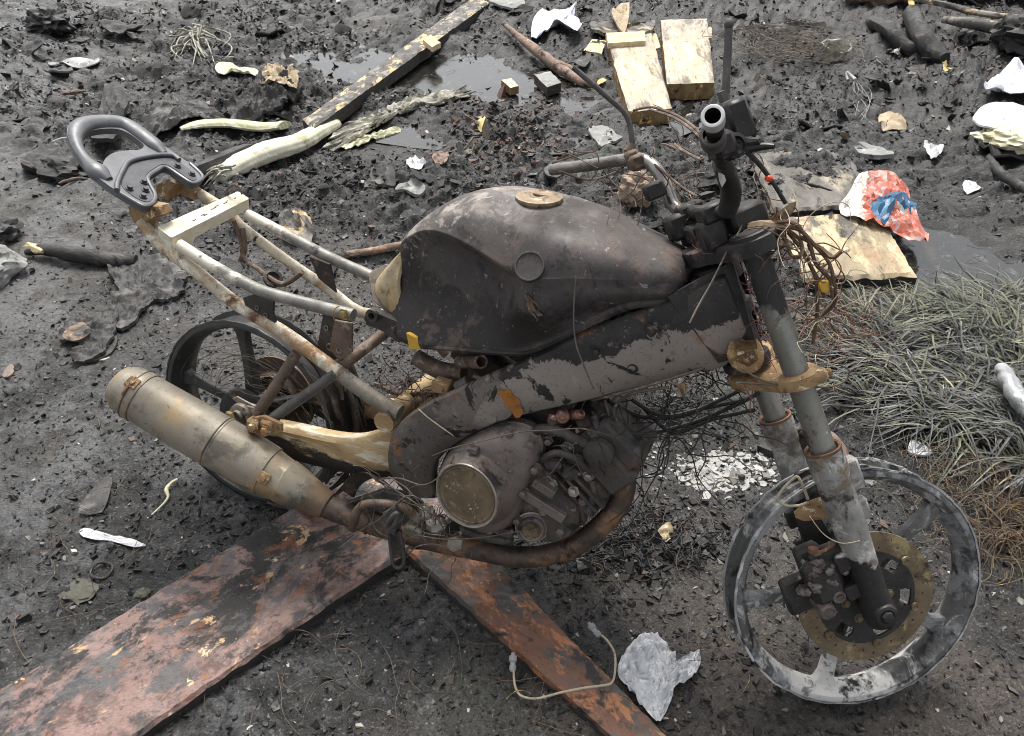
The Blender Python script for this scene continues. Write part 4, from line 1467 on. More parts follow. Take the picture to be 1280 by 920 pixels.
# ---- engine
eng = empty('engine')
eng.parent = bike
m = MB()
def case_ring(pts, y, s_=1.0):
    P = np.array([B(px, py, -.13) for px, py in pts])
    c = P.mean(0)
    P = c + (P - c) * s_
    P[:, 1] = y
    return cr(P, 4, True)
case = [(548, 612), (556, 578), (580, 548), (615, 532), (650, 540), (672, 575), (690, 615), (716, 645), (716, 672), (690, 684), (650, 676), (612, 668), (575, 650)]
m.loft([case_ring(case, .12, .92), case_ring(case, -.095, 1.0), case_ring(case, -.11, 1.0), case_ring(case, -.122, .95)])
pt('crankcase', m, 'engine_dark', eng)
cov = [(545, 608), (552, 578), (570, 556), (602, 541), (640, 534), (668, 548), (672, 580), (656, 616), (648, 650), (620, 668), (585, 660), (558, 640)]
def cover():
    m = MB()
    P = cr(np.array([B(px, py, -.128) for px, py in cov]), 4, True)
    c = P.mean(0)
    rings = []
    for y, s_ in ((-.095, 1.03), (-.112, 1.03), (-.114, 1.0), (-.130, .97), (-.144, .90), (-.151, .78), (-.154, .55), (-.154, .25)):
        q = c + (P - c) * s_
        q[:, 1] = y
        rings.append(q)
    m.loft(rings)
    return m
cv = pt('side_cover', cover(), 'engine_case', eng, sharp=55)
cc = B(586, 622, -.186)
m = MB()
cd = np.array([-.10, -1, .06])
m.lathe(cc + [0, .05, 0], cd, [(0, .082), (.012, .080), (.026, .0745), (.040, .0700), (.048, .0680), (.0515, .0655), (.0525, .0620), (.0505, .0600), (.0485, .0585), (.0480, .0)], 64)
cl = pt('clutch_cover', m, ['engine_case'], eng, sharp=50)
m = MB()
cdn = cd / np.linalg.norm(cd)
m.lathe(cc + [0, .05, 0] + cdn * .0482, cdn, [(0, .0598), (.0022, .0590), (.0028, .056), (.0012, .054), (.0010, .030), (.0022, .012), (.0022, 0)], 64)
disc = pt('cover_disc', m, 'clutch_metal', cl)
m = MB()
m.lathe(cc + [0, .05, 0] + cdn * .0500, cdn, [(0, .0612), (.003, .0622), (.0035, .0648), (.001, .0662)], 64)
pt('cover_rim', m, 'alloy_edge', cl)
# worn raised marks, too burnt to read, along two rows of the disc
m = MB()
rs = np.random.RandomState(21)
ex = np.array([1, 0, 0]) - cdn * cdn[0]
ex /= np.linalg.norm(ex)
ez = np.cross(ex, cdn)
ez *= np.sign(ez[2])
th_ = math.radians(-32)
e1, e2 = ex * math.cos(th_) + ez * math.sin(th_), -ex * math.sin(th_) + ez * math.cos(th_)
fc = cc + [0, .05, 0] + cdn * .0494
for row, nn_, rad_ in ((.006, 9, .002), (-.010, 11, .0018)):
    for k in range(nn_):
        t_ = (k - (nn_ - 1) / 2) * .0078
        p_ = fc + e1 * t_ + e2 * (row - .9 * t_ * t_ * 8)
        for q in range(3):
            a = p_ + e1 * rs.uniform(-.0025, .0025) + e2 * rs.uniform(-.004, .004)
            b = p_ + e1 * rs.uniform(-.0025, .0025) + e2 * rs.uniform(-.004, .004)
            m.tube([a, b], .0009, 5)
pt('raised_marks', m, 'alloy_edge', disc)
for px, py in ((590, 566), (636, 542), (663, 556), (668, 588), (653, 618), (646, 652), (612, 664), (549, 618), (560, 578)):
    m = MB()
    bolt(m, B(px, py, -.142 if px > 560 else -.135) + [0, .012, 0], -Y_, .0075, .016)
    pt('bolt', m, 'engine_case', cv)
m = MB()
m.box(B(592, 562, -.155), X_ * .010, Y_ * .008, Z_ * .006, 0, .3)
m.box(B(586, 588, -.16), X_ * .006, Y_ * .006, Z_ * .004, 0, .3)
pt('case_lug', m, 'engine_dark', cv, split=True)
# cylinder with fins and covers, leaning forward
cx = np.array([.62, 0, .78])
cx /= np.linalg.norm(cx)
cf = np.array([cx[2], 0, -cx[0]])
m = MB()
base = B(700, 618, -.10)
base[1] = 0
m.box(base + cx * .01, cf * .062, Y_ * .085, cx * .06, 0, .12)
pt('cylinder', m, 'engine_dark', eng)
for k in range(6):
    m = MB()
    m.box(base + cx * (-.036 + k * .017), cf * .070, Y_ * .099, cx * .0032, 0, .4)
    pt('fin', m, 'engine_dark', eng)
# bolts, clips, hoses and pipe stubs round the cylinder
rs = np.random.RandomState(31)
for (px, py, y, r) in ((668, 560, -.11, .008), (684, 552, -.10, .007), (708, 560, -.10, .009), (722, 575, -.10, .008), (735, 596, -.09, .008), (690, 606, -.118, .007), (716, 616, -.105, .008), (728, 628, -.1, .007), (650, 590, -.13, .008), (678, 640, -.13, .007), (700, 664, -.125, .008)):
    m = MB()
    bolt(m, B(px, py, y) + [0, .006, 0], -Y_ + X_ * rs.uniform(-.2, .2) + Z_ * rs.uniform(-.2, .2), r, r * 1.3)
    pt('bolt', m, 'alloy_edge' if rs.rand() < .35 else 'engine_case', eng)
for P, r in (([(655, 548, -.10), (676, 536, -.11), (700, 540, -.11), (724, 552, -.10), (742, 556, -.08)], .010), ([(676, 576, -.115), (694, 566, -.125), (716, 572, -.12), (732, 586, -.10)], .007),
             ([(742, 520, -.06), (748, 540, -.07), (744, 566, -.07), (736, 590, -.08)], .009), ([(640, 560, -.12), (650, 574, -.13), (668, 584, -.13)], .006), ([(735, 640, -.09), (742, 618, -.085), (740, 600, -.08)], .008)):
    m = MB()
    m.tube([B(*q) for q in P], r, 10, 5, True, 0, .12)
    pt('hose', m, 'engine_dark', eng)
m = MB()
m.box(base + cx * .105, cf * .064, Y_ * .090, cx * .032, 0, .2)
m.box(base + cx * .148 + cf * -.005, cf * .055, Y_ * .080, cx * .022, 0, .4)
m.lathe(base + cx * .12 - Y_ * .088 + cf * -.02, -Y_, [(0, .030), (.012, .028), (.016, .020), (.016, 0)], 24)
pt('cylinder_head', m, 'engine_dark', eng)
m = MB()
m.bar(B(640, 606, -.128), B(706, 648, -.128), .020, .016, Y_)
m.bar(B(668, 600, -.125), B(694, 617, -.125), .018, .022, Y_)
pt('cylinder_ledge', m, 'engine_case', eng)
m = MB()
m.bar(B(622, 570, -.12), B(662, 594, -.12), .03, .02, Y_)
m.chunk(B(690, 578, -.10), (.022, .018, .018), 3, .25, 8)
m.chunk(B(712, 590, -.09), (.020, .016, .016), 3, .25, 9)
m.box(B(655, 566, -.115), X_ * .02, Y_ * .016, Z_ * .016, 0, .4)
m.box(B(725, 640, -.085), X_ * .014, Y_ * .014, Z_ * .024, 0, .4)
pt('engine_bracket', m, 'engine_dark', eng, split=True)
m = MB()
wp = B(659, 662, -.135)
wd = np.array([.28, -1, .12])
m.lathe(wp + [0, .03, 0], wd, [(-.01, .034), (.010, .033), (.014, .030), (.026, .030), (.028, .026), (.036, .025), (.039, .022), (.036, .019), (.036, 0)], 36)
wpo = pt('water_pump', m, 'engine_case', eng)
m = MB()
wdn = wd / np.linalg.norm(wd)
m.lathe(wp + [0, .03, 0] + wdn * .016, wdn, [(0, .0303), (.001, .0325), (.008, .0325), (.009, .0303)], 36)
pt('clamp_ring', m, 'alloy_edge', wpo)
m = MB()
m.lathe(wp + [0, .03, 0] + wdn * .0355, wdn, [(0, .0185), (.002, .017), (.001, .012), (.001, 0)], 28)
pt('pump_cap', m, 'clutch_metal', wpo)
m = MB()
m.box(B(634, 664, -.135), X_ * .014, Y_ * .012, Z_ * .010, 0, .4)
m.tube([B(640, 676, -.13), B(610, 672, -.13), B(580, 664, -.13)], .010, 10, 4)
pt('oil_line', m, 'engine_dark', eng)
m = MB()
m.lathe(B(641, 538, -.10), np.array([.25, -.35, .9]), [(-.02, .015), (.018, .015), (.020, .012), (.020, 0)], 16)
pt('breather_cap', m, 'header_metal', eng)
m = MB()
m.lathe(B(703, 520, -.085), np.array([.3, -.9, .35]), [(-.03, .013), (.01, .013), (.014, .011), (.016, .007), (.010, .006), (.010, 0)], 16)
m.lathe(B(722, 518, -.08), np.array([.6, -.6, .5]), [(-.03, .009), (.012, .009), (.016, .007), (.012, .004), (.012, 0)], 14)
m.box(B(692, 524, -.09), X_ * .010, Y_ * .010, Z_ * .012, 0, .4)
pt('injector', m, 'copper_cap', eng)
m = MB()
m.lathe(B(690, 536, -.10), np.array([0, -.3, 1]), [(-.01, .012), (.008, .012), (.010, .008), (.018, .008), (.018, 0)], 6)
m.lathe(B(665, 540, -.1), np.array([.5, -.8, .2]), [(-.02, .010), (.01, .010), (.012, 0)], 12)
pt('brass_fitting', m, 'brown_tube', eng)
m = MB()
m.box(np.array([.70, 0, .46]), X_ * .06, Y_ * .06, Z_ * .045, 0, .4)
m.tube([np.array([.62, 0, .47]), np.array([.55, 0, .50]), np.array([.50, 0, .52])], .032, 16, 4)
m.chunk(np.array([.80, -.02, .44]), (.05, .05, .05), 3, .3, 4)
pt('throttle_body', m, 'engine_dark', eng)
# pieces lying over the spar behind the tank: brick-coloured block, tube ends
m = MB()
m.box(B(553, 482, -.10), X_ * .018, Y_ * .014, Z_ * .012, 0, .25)
pt('rubber_block', m, 'tan_rust', label='tan melted rubber block')
m = MB()
m.pipe_open([B(575, 452, -.06), B(602, 452, -.11)], .013, .003, 18)
m.tube([B(520, 446, -.05), B(548, 462, -.055), B(580, 466, -.06)], [.016, .018, .015], 12, 4)
pt('fuel_tap', m, 'brown_tube')
m = MB()
m.tube([B(572, 484, -.11), B(586, 476, -.11)], .011, 12)
m.tube([B(592, 470, -.115), B(606, 474, -.12), B(624, 470, -.12)], .004, 8, 4)
pt('hose_end', m, 'stem_metal')
# drive chain, slack on the far side of the strut
ch = [B(468, 480, -.02), B(490, 490, -.02), B(510, 494, -.02), B(530, 492, -.02), B(556, 494, -.02)]
CH = cr(ch, 8)
cr0 = empty('drive_chain')
cr0.parent = bike
for i in range(0, len(CH) - 1):
    a, b = CH[i], CH[i + 1]
    m = MB()
    m.bar(a, b, .004 if i % 2 else .008, .009, Z_)
    pt('link', m, 'brown_tube', cr0)

# ---- rider's footrest, brake pedal, heel guard
tube('brake_pedal', [B(440, 660, -.17), B(446, 640, -.19), B(458, 630, -.195), B(486, 630, -.19), B(506, 636, -.18), B(524, 650, -.16)], [.010, .009, .0085, .009, .011], 'brown_tube', n=6, seg=10)
m = MB()
m.plate([B(478, 640, -.20), B(494, 632, -.20), B(500, 650, -.20), B(494, 670, -.20), B(482, 668, -.20)], [0, .02, 0], 0, .003)
m.tube([B(482, 658, -.21), B(490, 645, -.215), B(497, 642, -.21), B(494, 655, -.21), B(486, 662, -.21)], .004, 8, 4)
fp = pt('footrest', m, 'stem_metal')
m = MB()
m.tube([B(487, 668, -.21), B(489, 690, -.215), B(492, 706, -.22), B(499, 710, -.22), B(505, 702, -.215), B(503, 680, -.21), B(499, 664, -.205)], .004, 8, 5)
m.plate([B(487, 668, -.20), B(500, 664, -.20), B(503, 696, -.205), B(491, 698, -.205)], [0, .008, 0], 0, .002)
pt('footrest_plate', m, 'bracket_black', fp)
m = MB()
V = []
for t in np.linspace(0, 1, 12):
    px, py = cr([(426, 612), (432, 600), (444, 592), (458, 591), (472, 603)], 6)[int(t * 24)]
    a = B(px, py, -.165)
    V += [a, a + np.array([.01, .03, -.035 + .01 * t])]
F = [(2 * i, 2 * i + 1, 2 * i + 3, 2 * i + 2) for i in range(11)]
m.solid(V, F, [.002, .003, 0])
pt('heel_guard', m, 'bracket_black')
m = MB()
m.plate([B(428, 630, -.13), B(480, 612, -.13), B(520, 622, -.13), B(536, 650, -.13), B(520, 672, -.13), B(480, 668, -.135), B(440, 652, -.14)], [0, .012, 0], 0, .004)
pt('footrest_hanger', m, 'stem_metal')
m = MB()
m.chunk(B(532, 640, -.15), (.018, .016, .018), 3, .35, 2)
m.chunk(B(545, 655, -.15), (.022, .018, .020), 3, .3, 5)
m.box(B(520, 660, -.14), X_ * .02, Y_ * .02, Z_ * .014, 0, .4)
pt('gear_linkage', m, 'alloy_edge')

# side stand, folded out on the far side and propping the wreck
m = MB()
m.tube([np.array([.50, .07, .27]), np.array([.52, .15, .19]), np.array([.54, .27, .068])], [.012, .010, .009], 12, 4)
m.lathe(np.array([.54, .275, .066]), np.array([0, -.22, .975]), [(-.002, 0), (-.002, .024), (.004, .024), (.005, 0)], 16)
pt('side_stand', m, 'bracket_black')

# ---- wires
def wires(name, specs, r, mt, parent=bike, n=6, lab=None):
    m = MB()
    for P in specs:
        m.tube([B(*q) for q in P], r, 6, n)
    return pt(name, m, mt, parent, lab)
wires('loose_wire', [
    [(540, 570, -.15), (566, 560, -.18), (600, 552, -.19), (650, 540, -.18), (690, 538, -.17), (730, 536, -.15), (772, 548, -.10)],
    [(476, 598, -.16), (500, 598, -.19), (530, 606, -.19), (556, 590, -.18), (568, 570, -.18)],
    [(486, 596, -.18), (510, 612, -.20), (530, 640, -.20), (528, 664, -.20), (556, 670, -.19)],
    [(474, 600, -.17), (500, 616, -.19), (524, 632, -.20), (546, 648, -.19), (560, 672, -.18)],
    [(505, 668, -.20), (520, 660, -.21), (526, 640, -.21), (540, 632, -.20)],
    [(500, 680, -.20), (520, 670, -.21), (556, 674, -.20), (600, 672, -.18), (650, 664, -.17)],
    [(508, 697, -.20), (520, 684, -.20), (540, 680, -.20), (560, 684, -.19)],
    [(436, 668, -.16), (470, 652, -.21), (508, 620, -.21), (530, 628, -.2)],
    [(525, 704, -.2), (545, 704, -.2), (564, 694, -.19)],
    [(677, 604, -.14), (690, 590, -.15), (703, 572, -.15)], [(668, 606, -.14), (684, 596, -.15), (692, 602, -.15)],
    [(720, 345, -.15), (717, 392, -.155), (720, 430, -.16), (732, 462, -.16), (742, 486, -.15)],
], .0013, 'steel_wire')
wires('harness', [
    [(955, 284, -.05), (980, 284, -.06), (1000, 288, -.06), (1018, 306, -.06), (1036, 328, -.06), (1042, 352, -.06), (1044, 376, -.05), (1030, 392, -.04), (1012, 402, -.04)],
    [(960, 280, -.05), (990, 278, -.06), (1010, 300, -.06), (1020, 330, -.06), (1038, 350, -.06), (1040, 372, -.06)],
    [(976, 290, -.06), (984, 306, -.06), (990, 320, -.07), (1002, 318, -.07), (1000, 300, -.06), (985, 288, -.06)],
    [(985, 290, -.05), (1004, 314, -.05), (1014, 334, -.05), (1024, 352, -.05), (1030, 372, -.05)],
    [(954, 300, -.04), (970, 310, -.04), (982, 306, -.04)],
    [(1012, 330, -.05), (1020, 350, -.05), (1022, 380, -.05), (1020, 404, -.05), (1016, 430, -.05)],
    [(1000, 296, -.06), (1026, 310, -.06), (1040, 322, -.07), (1052, 314, -.07)],
], .0032, 'copper_wire', lab='bundle of burnt wires hanging from the steering head')
m = MB()
m.tube([B(938, 284, -.04), B(955, 282, -.05), B(975, 284, -.05), B(992, 280, -.05)], [.008, .010, .009, .005], 8, 4, True, 0, .3)
m.plate([B(958, 275, -.03), B(988, 254, -.03), B(994, 252, -.03), B(992, 262, -.03), B(980, 278, -.03)], [.002, .004, 0])
pt('loom_wrap', m, 'cap_metal')
m = MB()
m.lathe(B(1030, 358, -.05), np.array([.3, -.8, .3]), [(0, .010), (.01, .010), (.012, .007), (.012, 0)], 12)
pt('connector', m, 'yellow_plastic')
wires('loose_cable', [
    [(740, 500, -.08), (790, 488, -.10), (850, 470, -.08), (880, 460, -.06)],
    [(838, 478, -.10), (850, 484, -.11), (856, 500, -.10)],
    [(772, 530, -.05), (768, 510, -.06), (790, 492, -.08), (836, 484, -.09)],
    [(756, 500, -.04), (762, 520, -.05), (766, 536, -.06), (776, 548, -.06)]], .0026, 'steel_wire')
wires('loose_cable', [
    [(760, 500, -.02), (800, 520, .02), (850, 520, .05), (900, 500, .06), (940, 480, .06)],
    [(770, 510, .0), (800, 540, .03), (860, 530, .06), (920, 506, .06), (950, 490, .06)],
    [(790, 500, .0), (830, 520, .03), (880, 510, .06), (930, 500, .06)],
    [(800, 505, .02), (840, 540, .05), (890, 524, .06), (944, 512, .06)]], .004, 'black_wire')
m = MB()
for P in ([(926, 460), (960, 478), (1000, 480), (1030, 484), (1054, 478), (1062, 464), (1050, 456)], [(920, 478), (950, 480), (980, 482), (1020, 482)]):
    m.tube([SP(px, py, -.10) for px, py in P], .0016, 6, 5)
pt('fork_wire', m, 'steel_wire')
m = MB()
m.plate([SP(845, 483, -.03), SP(856, 480, -.03), SP(857, 490, -.03), SP(850, 494, -.03)], [0, .01, 0])
pt('rubber_tab', m, 'tan_rust')

# hair-thin burnt strands hanging about the steering head, fork and engine
def strands(name, n, cen, spread, L, r, mt, seed, parent=bike, drop=.5):
    rs = np.random.RandomState(seed)
    m = MB()
    for k in range(n):
        c = cen[rs.randint(len(cen))] + rs.randn(3) * spread
        d = rs.randn(3)
        d[2] -= drop
        d /= np.linalg.norm(d)
        ll = rs.uniform(*L)
        P, q = [], c.copy()
        for t in range(6):
            P.append(q.copy())
            d = d + rs.randn(3) * .45
            d[2] -= .12 * drop
            d /= np.linalg.norm(d)
            q = q + d * ll / 5
        m.tube(P, [r, r, r * .6], 5, 3, False)
    o = pt(name, m, mt, parent)
    o['kind'] = 'stuff'
    return o
hd_c = [B(x_, y_, -.05) for x_, y_ in ((985, 285), (1005, 310), (1025, 340), (1036, 365), (1030, 395), (965, 290))]
strands('burnt_strand', 36, hd_c, .014, (.05, .14), .0011, 'copper_wire', 41)
strands('burnt_strand', 22, hd_c, .018, (.06, .16), .0007, 'foam_wire', 42)
strands('burnt_strand', 50, [B(x_, y_, .0) for x_, y_ in ((930, 440), (950, 400), (945, 350), (980, 430))], .02, (.05, .13), .0009, 'red_wire', 43)
strands('burnt_strand', 40, [B(x_, y_, -.16) for x_, y_ in ((500, 615), (520, 640), (540, 650), (470, 640), (560, 675))], .022, (.05, .14), .0010, 'steel_wire', 44)
strands('burnt_strand', 10, [B(x_, y_, -.10) for x_, y_ in ((700, 540), (740, 560), (680, 590), (730, 600))], .02, (.04, .10), .0008, 'steel_wire', 45)
strands('burnt_strand', 60, [B(x_, y_, .0) for x_, y_ in ((780, 510), (830, 500), (880, 490), (800, 540), (760, 520))], .03, (.08, .22), .0013, 'black_wire', 46)
strands('burnt_strand', 60, [B(x_, y_, -.03) for x_, y_ in ((500, 490), (530, 480), (545, 495), (480, 478))], .016, (.03, .09), .0012, 'brown_tube', 47)
strands('burnt_strand', 24, [SP(x_, y_, .1) for x_, y_ in ((850, 225), (870, 200), (820, 215), (760, 215))], .02, (.06, .16), .0011, 'brown_tube', 48)
# clinker crusted over the engine and the brake
rs = np.random.RandomState(51)
m = MB()
for k in range(45):
    px, py = rs.uniform(560, 740), rs.uniform(535, 680)
    y_ = -.155 if px < 650 else -.118
    if (px - 586) ** 2 + (py - 622) ** 2 < 52 ** 2 or px + py > 1375:
        continue
    s_ = rs.uniform(.0015, .004)
    m.chunk(B(px, py, y_), (s_ * rs.uniform(.7, 1.6), s_ * .6, s_), 2, .5, k, 0, None, 2.5)
for k in range(18):
    px, py = rs.normal(1020, 18), rs.normal(722, 18)
    s_ = rs.uniform(.003, .008)
    m.chunk(SP(px, py, -.098), (s_ * rs.uniform(.7, 1.6), s_, s_), 2, .5, k + 100, 0, None, 2.5)
pt('clinker_crust', m, 'engine_case')['kind'] = 'stuff'

# ------------------------------------------------------------------ debris materials
mat('red_board', '8c7169', '7a6059', 9, rough=.5, grime=1.0, stretch=(.8, 1.1, 1), layers=[
    ('7d645c', 7, .55, .08), ('575250', 10, .545, .06, {'max': .85}), ('3a3634', 22, .59, .06, {'max': .85}), ('4f3b35', 12, .54, .06, {'max': .8}), ('2a2827', 4.5, .53, .04, {'rough': .7, 'rgh': .75}), ('4a4a4b', 8, .56, .05, {'max': .9}), ('1a1918', 15, .585, .05, {'max': .9}), ('84512f', 20, .60, .05, {'max': .7}),
    ('bf9f78', 14, .61, .03, {'rough': .8}), ('d4b892', 26, .645, .03), ('8a5c40', 17, .64, .05, {'max': .5}), ('1d1b1a', 36, .67, .04)], bump=(30, .9, .007), bump2=(130, .8, .004))
mat('orange_board', '56514d', '423e3b', 10, rough=.6, grime=.9, stretch=(.6, 1.2, 1), layers=[
    ('6f4a36', 5, .53, .05, {'max': .9}), ('a06a44', 22, .56, .05), ('1f1d1c', 9, .58, .05), ('a88668', 45, .63, .04), ('4a4a48', 8, .58, .06, {'max': .9}), ('221f1e', 20, .63, .04), ('6b4033', 40, .62, .06)], bump=(45, .6, .005), bump2=(150, .5, .002))
mat('char_edge', '242221', '38342f', 22, rough=.75, layers=[('5a4c3c', 30, .64, .05), ('8c7350', 22, .70, .03)], bump=(60, .7, .005), stretch=(1, 1, 4))
mat('fresh_wood', 'd4c2a0', 'c6ae86', 8, rough=.7, grime=.35, layers=[('e4dac6', 14, .58, .08), ('a08b6c', 20, .62, .06, {'max': .7}), ('8f8a80', 3.5, .50, .12, {'max': .75, 'st': 0}), ('4f4c48', 5, .55, .09, {'max': .8}), ('b0a594', 16, .56, .09, {'max': .7}), ('2c2a28', 26, .62, .05, {'max': .9}), ('26221f', 26, .66, .03)], bump=(40, .5, .003), stretch=(.5, 2.5, 1))
mat('clean_wood', 'c9bb9c', 'b8a47c', 12, rough=.75, grime=.6, layers=[('e6d5b0', 14, .58, .08), ('8a7250', 30, .62, .06), ('4a4036', 9, .62, .05), ('2a2724', 20, .68, .04)], bump=(60, .5, .003), stretch=(.5, 2.5, 1))
mat('end_grain', '86704c', '66502f', 24, rough=.75, layers=[('d8b070', 20, .60, .06), ('3a2412', 22, .58, .07), ('1d1714', 16, .66, .05)], bump=(80, .5, .003))
mat('char_wood', '232222', '323130', 14, rough=.7, grime=.8, layers=[('504c48', 10, .58, .07), ('7a6a56', 12, .66, .035), ('141313', 30, .6, .07)], bump=(50, .9, .006), bump2=(160, .5, .002), stretch=(.7, 2.0, 1))
mat('char_wood_pale', '45423f', '5f5b57', 10, rough=.72, grime=.7, layers=[('8f8a80', 9, .55, .06), ('bfa880', 5, .555, .03), ('1d1c1b', 16, .58, .06), ('d8c391', 12, .68, .03)], bump=(50, .8, .005), stretch=(1, 2, 1))
mat('brown_stick', '6f5c50', '8a7464', 14, rough=.75, layers=[('b08c70', 20, .6, .06), ('241f1c', 9, .56, .05), ('3c302a', 30, .62, .06)], bump=(60, .8, .005))
mat('bark_sheet', '333231', '434140', 12, rough=.7, grime=.8, layers=[('625f5c', 9, .56, .07), ('2a2827', 16, .60, .06), ('8a8580', 50, .68, .04), ('1e1d1c', 40, .68, .03)], bump=(40, .6, .006), bump2=(140, .5, .002))
mat('orange_patch', '6a594a', '7d6a58', 30, rough=.75, grime=.9, layers=[('3a302a', 22, .55, .07), ('b89a7c', 40, .64, .05)], bump=(90, .6, .003))
mat('banana_stem', 'c3bfa8', 'd2cebc', 8, rough=.6, grime=.9, layers=[('a6a67c', 6, .58, .07), ('e0dec8', 12, .60, .06), ('7d7a4c', 20, .64, .05), ('6a5c40', 14, .67, .04), ('3a3428', 9, .70, .03)], bump=(50, .5, .003), stretch=(1, 5, 1))
mat('banana_leaf', 'bdbaa0', 'a5a47c', 7, rough=.6, grime=.9, layers=[('dedcc0', 9, .56, .08), ('7a7a44', 12, .64, .05), ('3a3428', 8, .68, .04)], bump=(50, .4, .003), stretch=(1, 5, 1))
mat('white_paper', 'cbccce', 'babbbd', 10, rough=.8, grime=.35, layers=[('9a9c9e', 8, .60, .08, {'max': .7}), ('4a4a4a', 22, .70, .03)], bump=(40, .3, .004))
mat('lilac_paper', 'c8c9d4', 'b8bac8', 10, rough=.8, grime=.3, layers=[('eeeef2', 9, .56, .08), ('8f90a0', 12, .66, .06, {'max': .6})], bump=(30, .3, .004))
mat('grey_plastic', 'e4e5e6', 'd2d4d5', 12, rough=.35, rvar=.12, layers=[('f0f0f0', 14, .56, .07), ('9a9c9e', 10, .62, .06, {'max': .6}), ('6a6a6a', 40, .68, .04)], bump=(30, .5, .005), transmission=.15)
mat('clear_plastic', 'c8c8bc', 'b5b5a8', 20, rough=.25, layers=[('8a887c', 20, .62, .06), ('e6e6dc', 30, .64, .05)], transmission=.5, bump=(40, .4, .003))
mat('wrapper', 'a5483a', 'b8664c', 14, grime=.5, rough=.38, layers=[
    ('cf8a78', 18, .56, .05), ('e2d5c4', 10, .56, .03, {'grad': (-4.2, 0, 0, -.30)}), ('2c6484', 9, .54, .03, {'grad': (1.5, -2.5, 0, -.03), 'max': 0}), ('9a9a9c', 18, .57, .05), ('5f2e2c', 40, .62, .04), ('d8cfc6', 60, .66, .04)], bump=(45, .5, .006))
mat('wrapper_blue', '2a6184', '1f4f70', 12, rough=.38, layers=[('5a86a0', 20, .62, .05), ('8f9296', 24, .66, .04)], bump=(60, .5, .005))
mat('stone_grey', '7b7b78', '8d8d89', 10, rough=.85, layers=[('a8a8a3', 14, .58, .07), ('4c4c4a', 9, .60, .06), ('5d6a5a', 8, .66, .05)], bump=(40, .7, .006), bump2=(160, .4, .002))
mat('foam_tan', '9c8a78', '8a7866', 18, rough=.9, layers=[('e0d8cc', 9, .58, .04), ('6a5c4e', 20, .62, .06), ('2f2a26', 9, .66, .05)], bump=(60, .9, .006))
mat('foam_cream', 'd8d2b8', 'c4bc9c', 14, rough=.9, layers=[('8a8068', 14, .60, .06), ('3a352c', 12, .66, .04)], bump=(60, .8, .005))
mat('yellow_leaf', 'b8a866', 'a08f55', 20, rough=.6, layers=[('7a6428', 30, .62, .06), ('ded090', 20, .62, .06)], bump=(60, .4, .002))
mat('dry_leaf', 'aa9a7e', '928065', 20, rough=.7, layers=[('5a4630', 20, .62, .06), ('e0d2b0', 24, .62, .06)], bump=(60, .4, .002))
mat('burnt_plywood', '6b665e', '57544e', 6, rough=.72, grime=.8, layers=[('a3967e', 6, .575, .09, {'max': .8}), ('4f4d4a', 6, .55, .06, {'rgh': .7}), ('2d2b2a', 11, .58, .05, {'rgh': .7}), ('9c7a58', 11, .64, .05, {'max': .7}), ('20201f', 30, .68, .03)], bump=(40, .6, .004), stretch=(.6, 1.6, 1))
mat('soot_rock', '262626', '353433', 14, rough=.65, grime=1.0, layers=[('57544f', 20, .60, .06), ('161514', 12, .58, .07), ('8a8680', 70, .70, .03)], bump=(50, .8, .006), bump2=(180, .5, .002))
mat('pipe_grey', '9a9a98', '7e7e7c', 20, rough=.5, layers=[('c9c9c6', 20, .6, .06), ('4a4a48', 14, .62, .06)], bump=(60, .3, .002))
mat('ash_white', 'aeadaa', '92918d', 30, rough=.95, grime=.4, layers=[('8a8883', 30, .58, .08)], bump=(80, .6, .003))
mat('crumb_black', '131313', '202020', 40, rough=.55, layers=[('4a4845', 60, .62, .06)])
mat('crumb_dark', '262524', '343231', 40, rough=.65, layers=[('5f5c58', 60, .62, .06)])
mat('crumb_brown', '4a423b', '574a40', 40, rough=.75, layers=[('8a6e58', 60, .64, .06)])
mat('crumb_grey', '5d5c5a', '757370', 40, rough=.8)
mat('crumb_pale', 'b9b5aa', 'a39e92', 40, rough=.85, layers=[('6a655c', 60, .62, .06)])
mat('crumb_red', '5d4840', '6b5248', 40, rough=.8)
mat('grass_green', '464c38', '595d47', 6, rough=.55, layers=[('8a886c', 7, .62, .08), ('383c2c', 9, .57, .06)], grime=.5)
mat('grass_dry', '5f5d4c', '716e5a', 6, rough=.6, layers=[('a09a7c', 9, .62, .07), ('46422f', 10, .58, .06)], grime=.4)
mat('grass_char', '333432', '494a47', 6, rough=.6, layers=[('73777a', 9, .62, .07), ('1a1a1a', 10, .56, .07)], grime=.5)
mat('foam_clay', '6f625a', '7d6e64', 20, rough=.8, grime=.8)
mat('dirty_foil', 'a9abac', '8d8f90', 14, rough=.35, metal=.3, grime=.8, layers=[('c8cacb', 20, .58, .07), ('5a5b5b', 12, .58, .07)], bump=(40, .7, .006))
mat('tan_plywood', '857963', '998a6c', 6, rough=.72, grime=.9, stretch=(.6, 1.6, 1), layers=[('c2b08c', 6, .52, .09), ('57524a', 5, .55, .08), ('2d2b2a', 8, .59, .06), ('9a7a62', 9, .60, .06, {'max': .7})], bump=(40, .6, .004))
mat('mud_olive', '45453a', '525142', 14, rough=.7, grime=1.0, layers=[('2a2a26', 12, .56, .08)], bump=(60, .8, .006))
mat('dirty_fibre', 'aaa798', '8d8a7e', 10, rough=.8, grime=1.0, layers=[('c9c7bb', 14, .58, .07), ('5a574e', 9, .56, .07), ('2c2a27', 16, .60, .06), ('8e8c62', 8, .64, .05)], bump=(50, .8, .006))
mat('straw', '6f5f48', '5a4d3c', 20, rough=.75, layers=[('c4a468', 20, .62, .06), ('4a3a24', 20, .62, .06)])

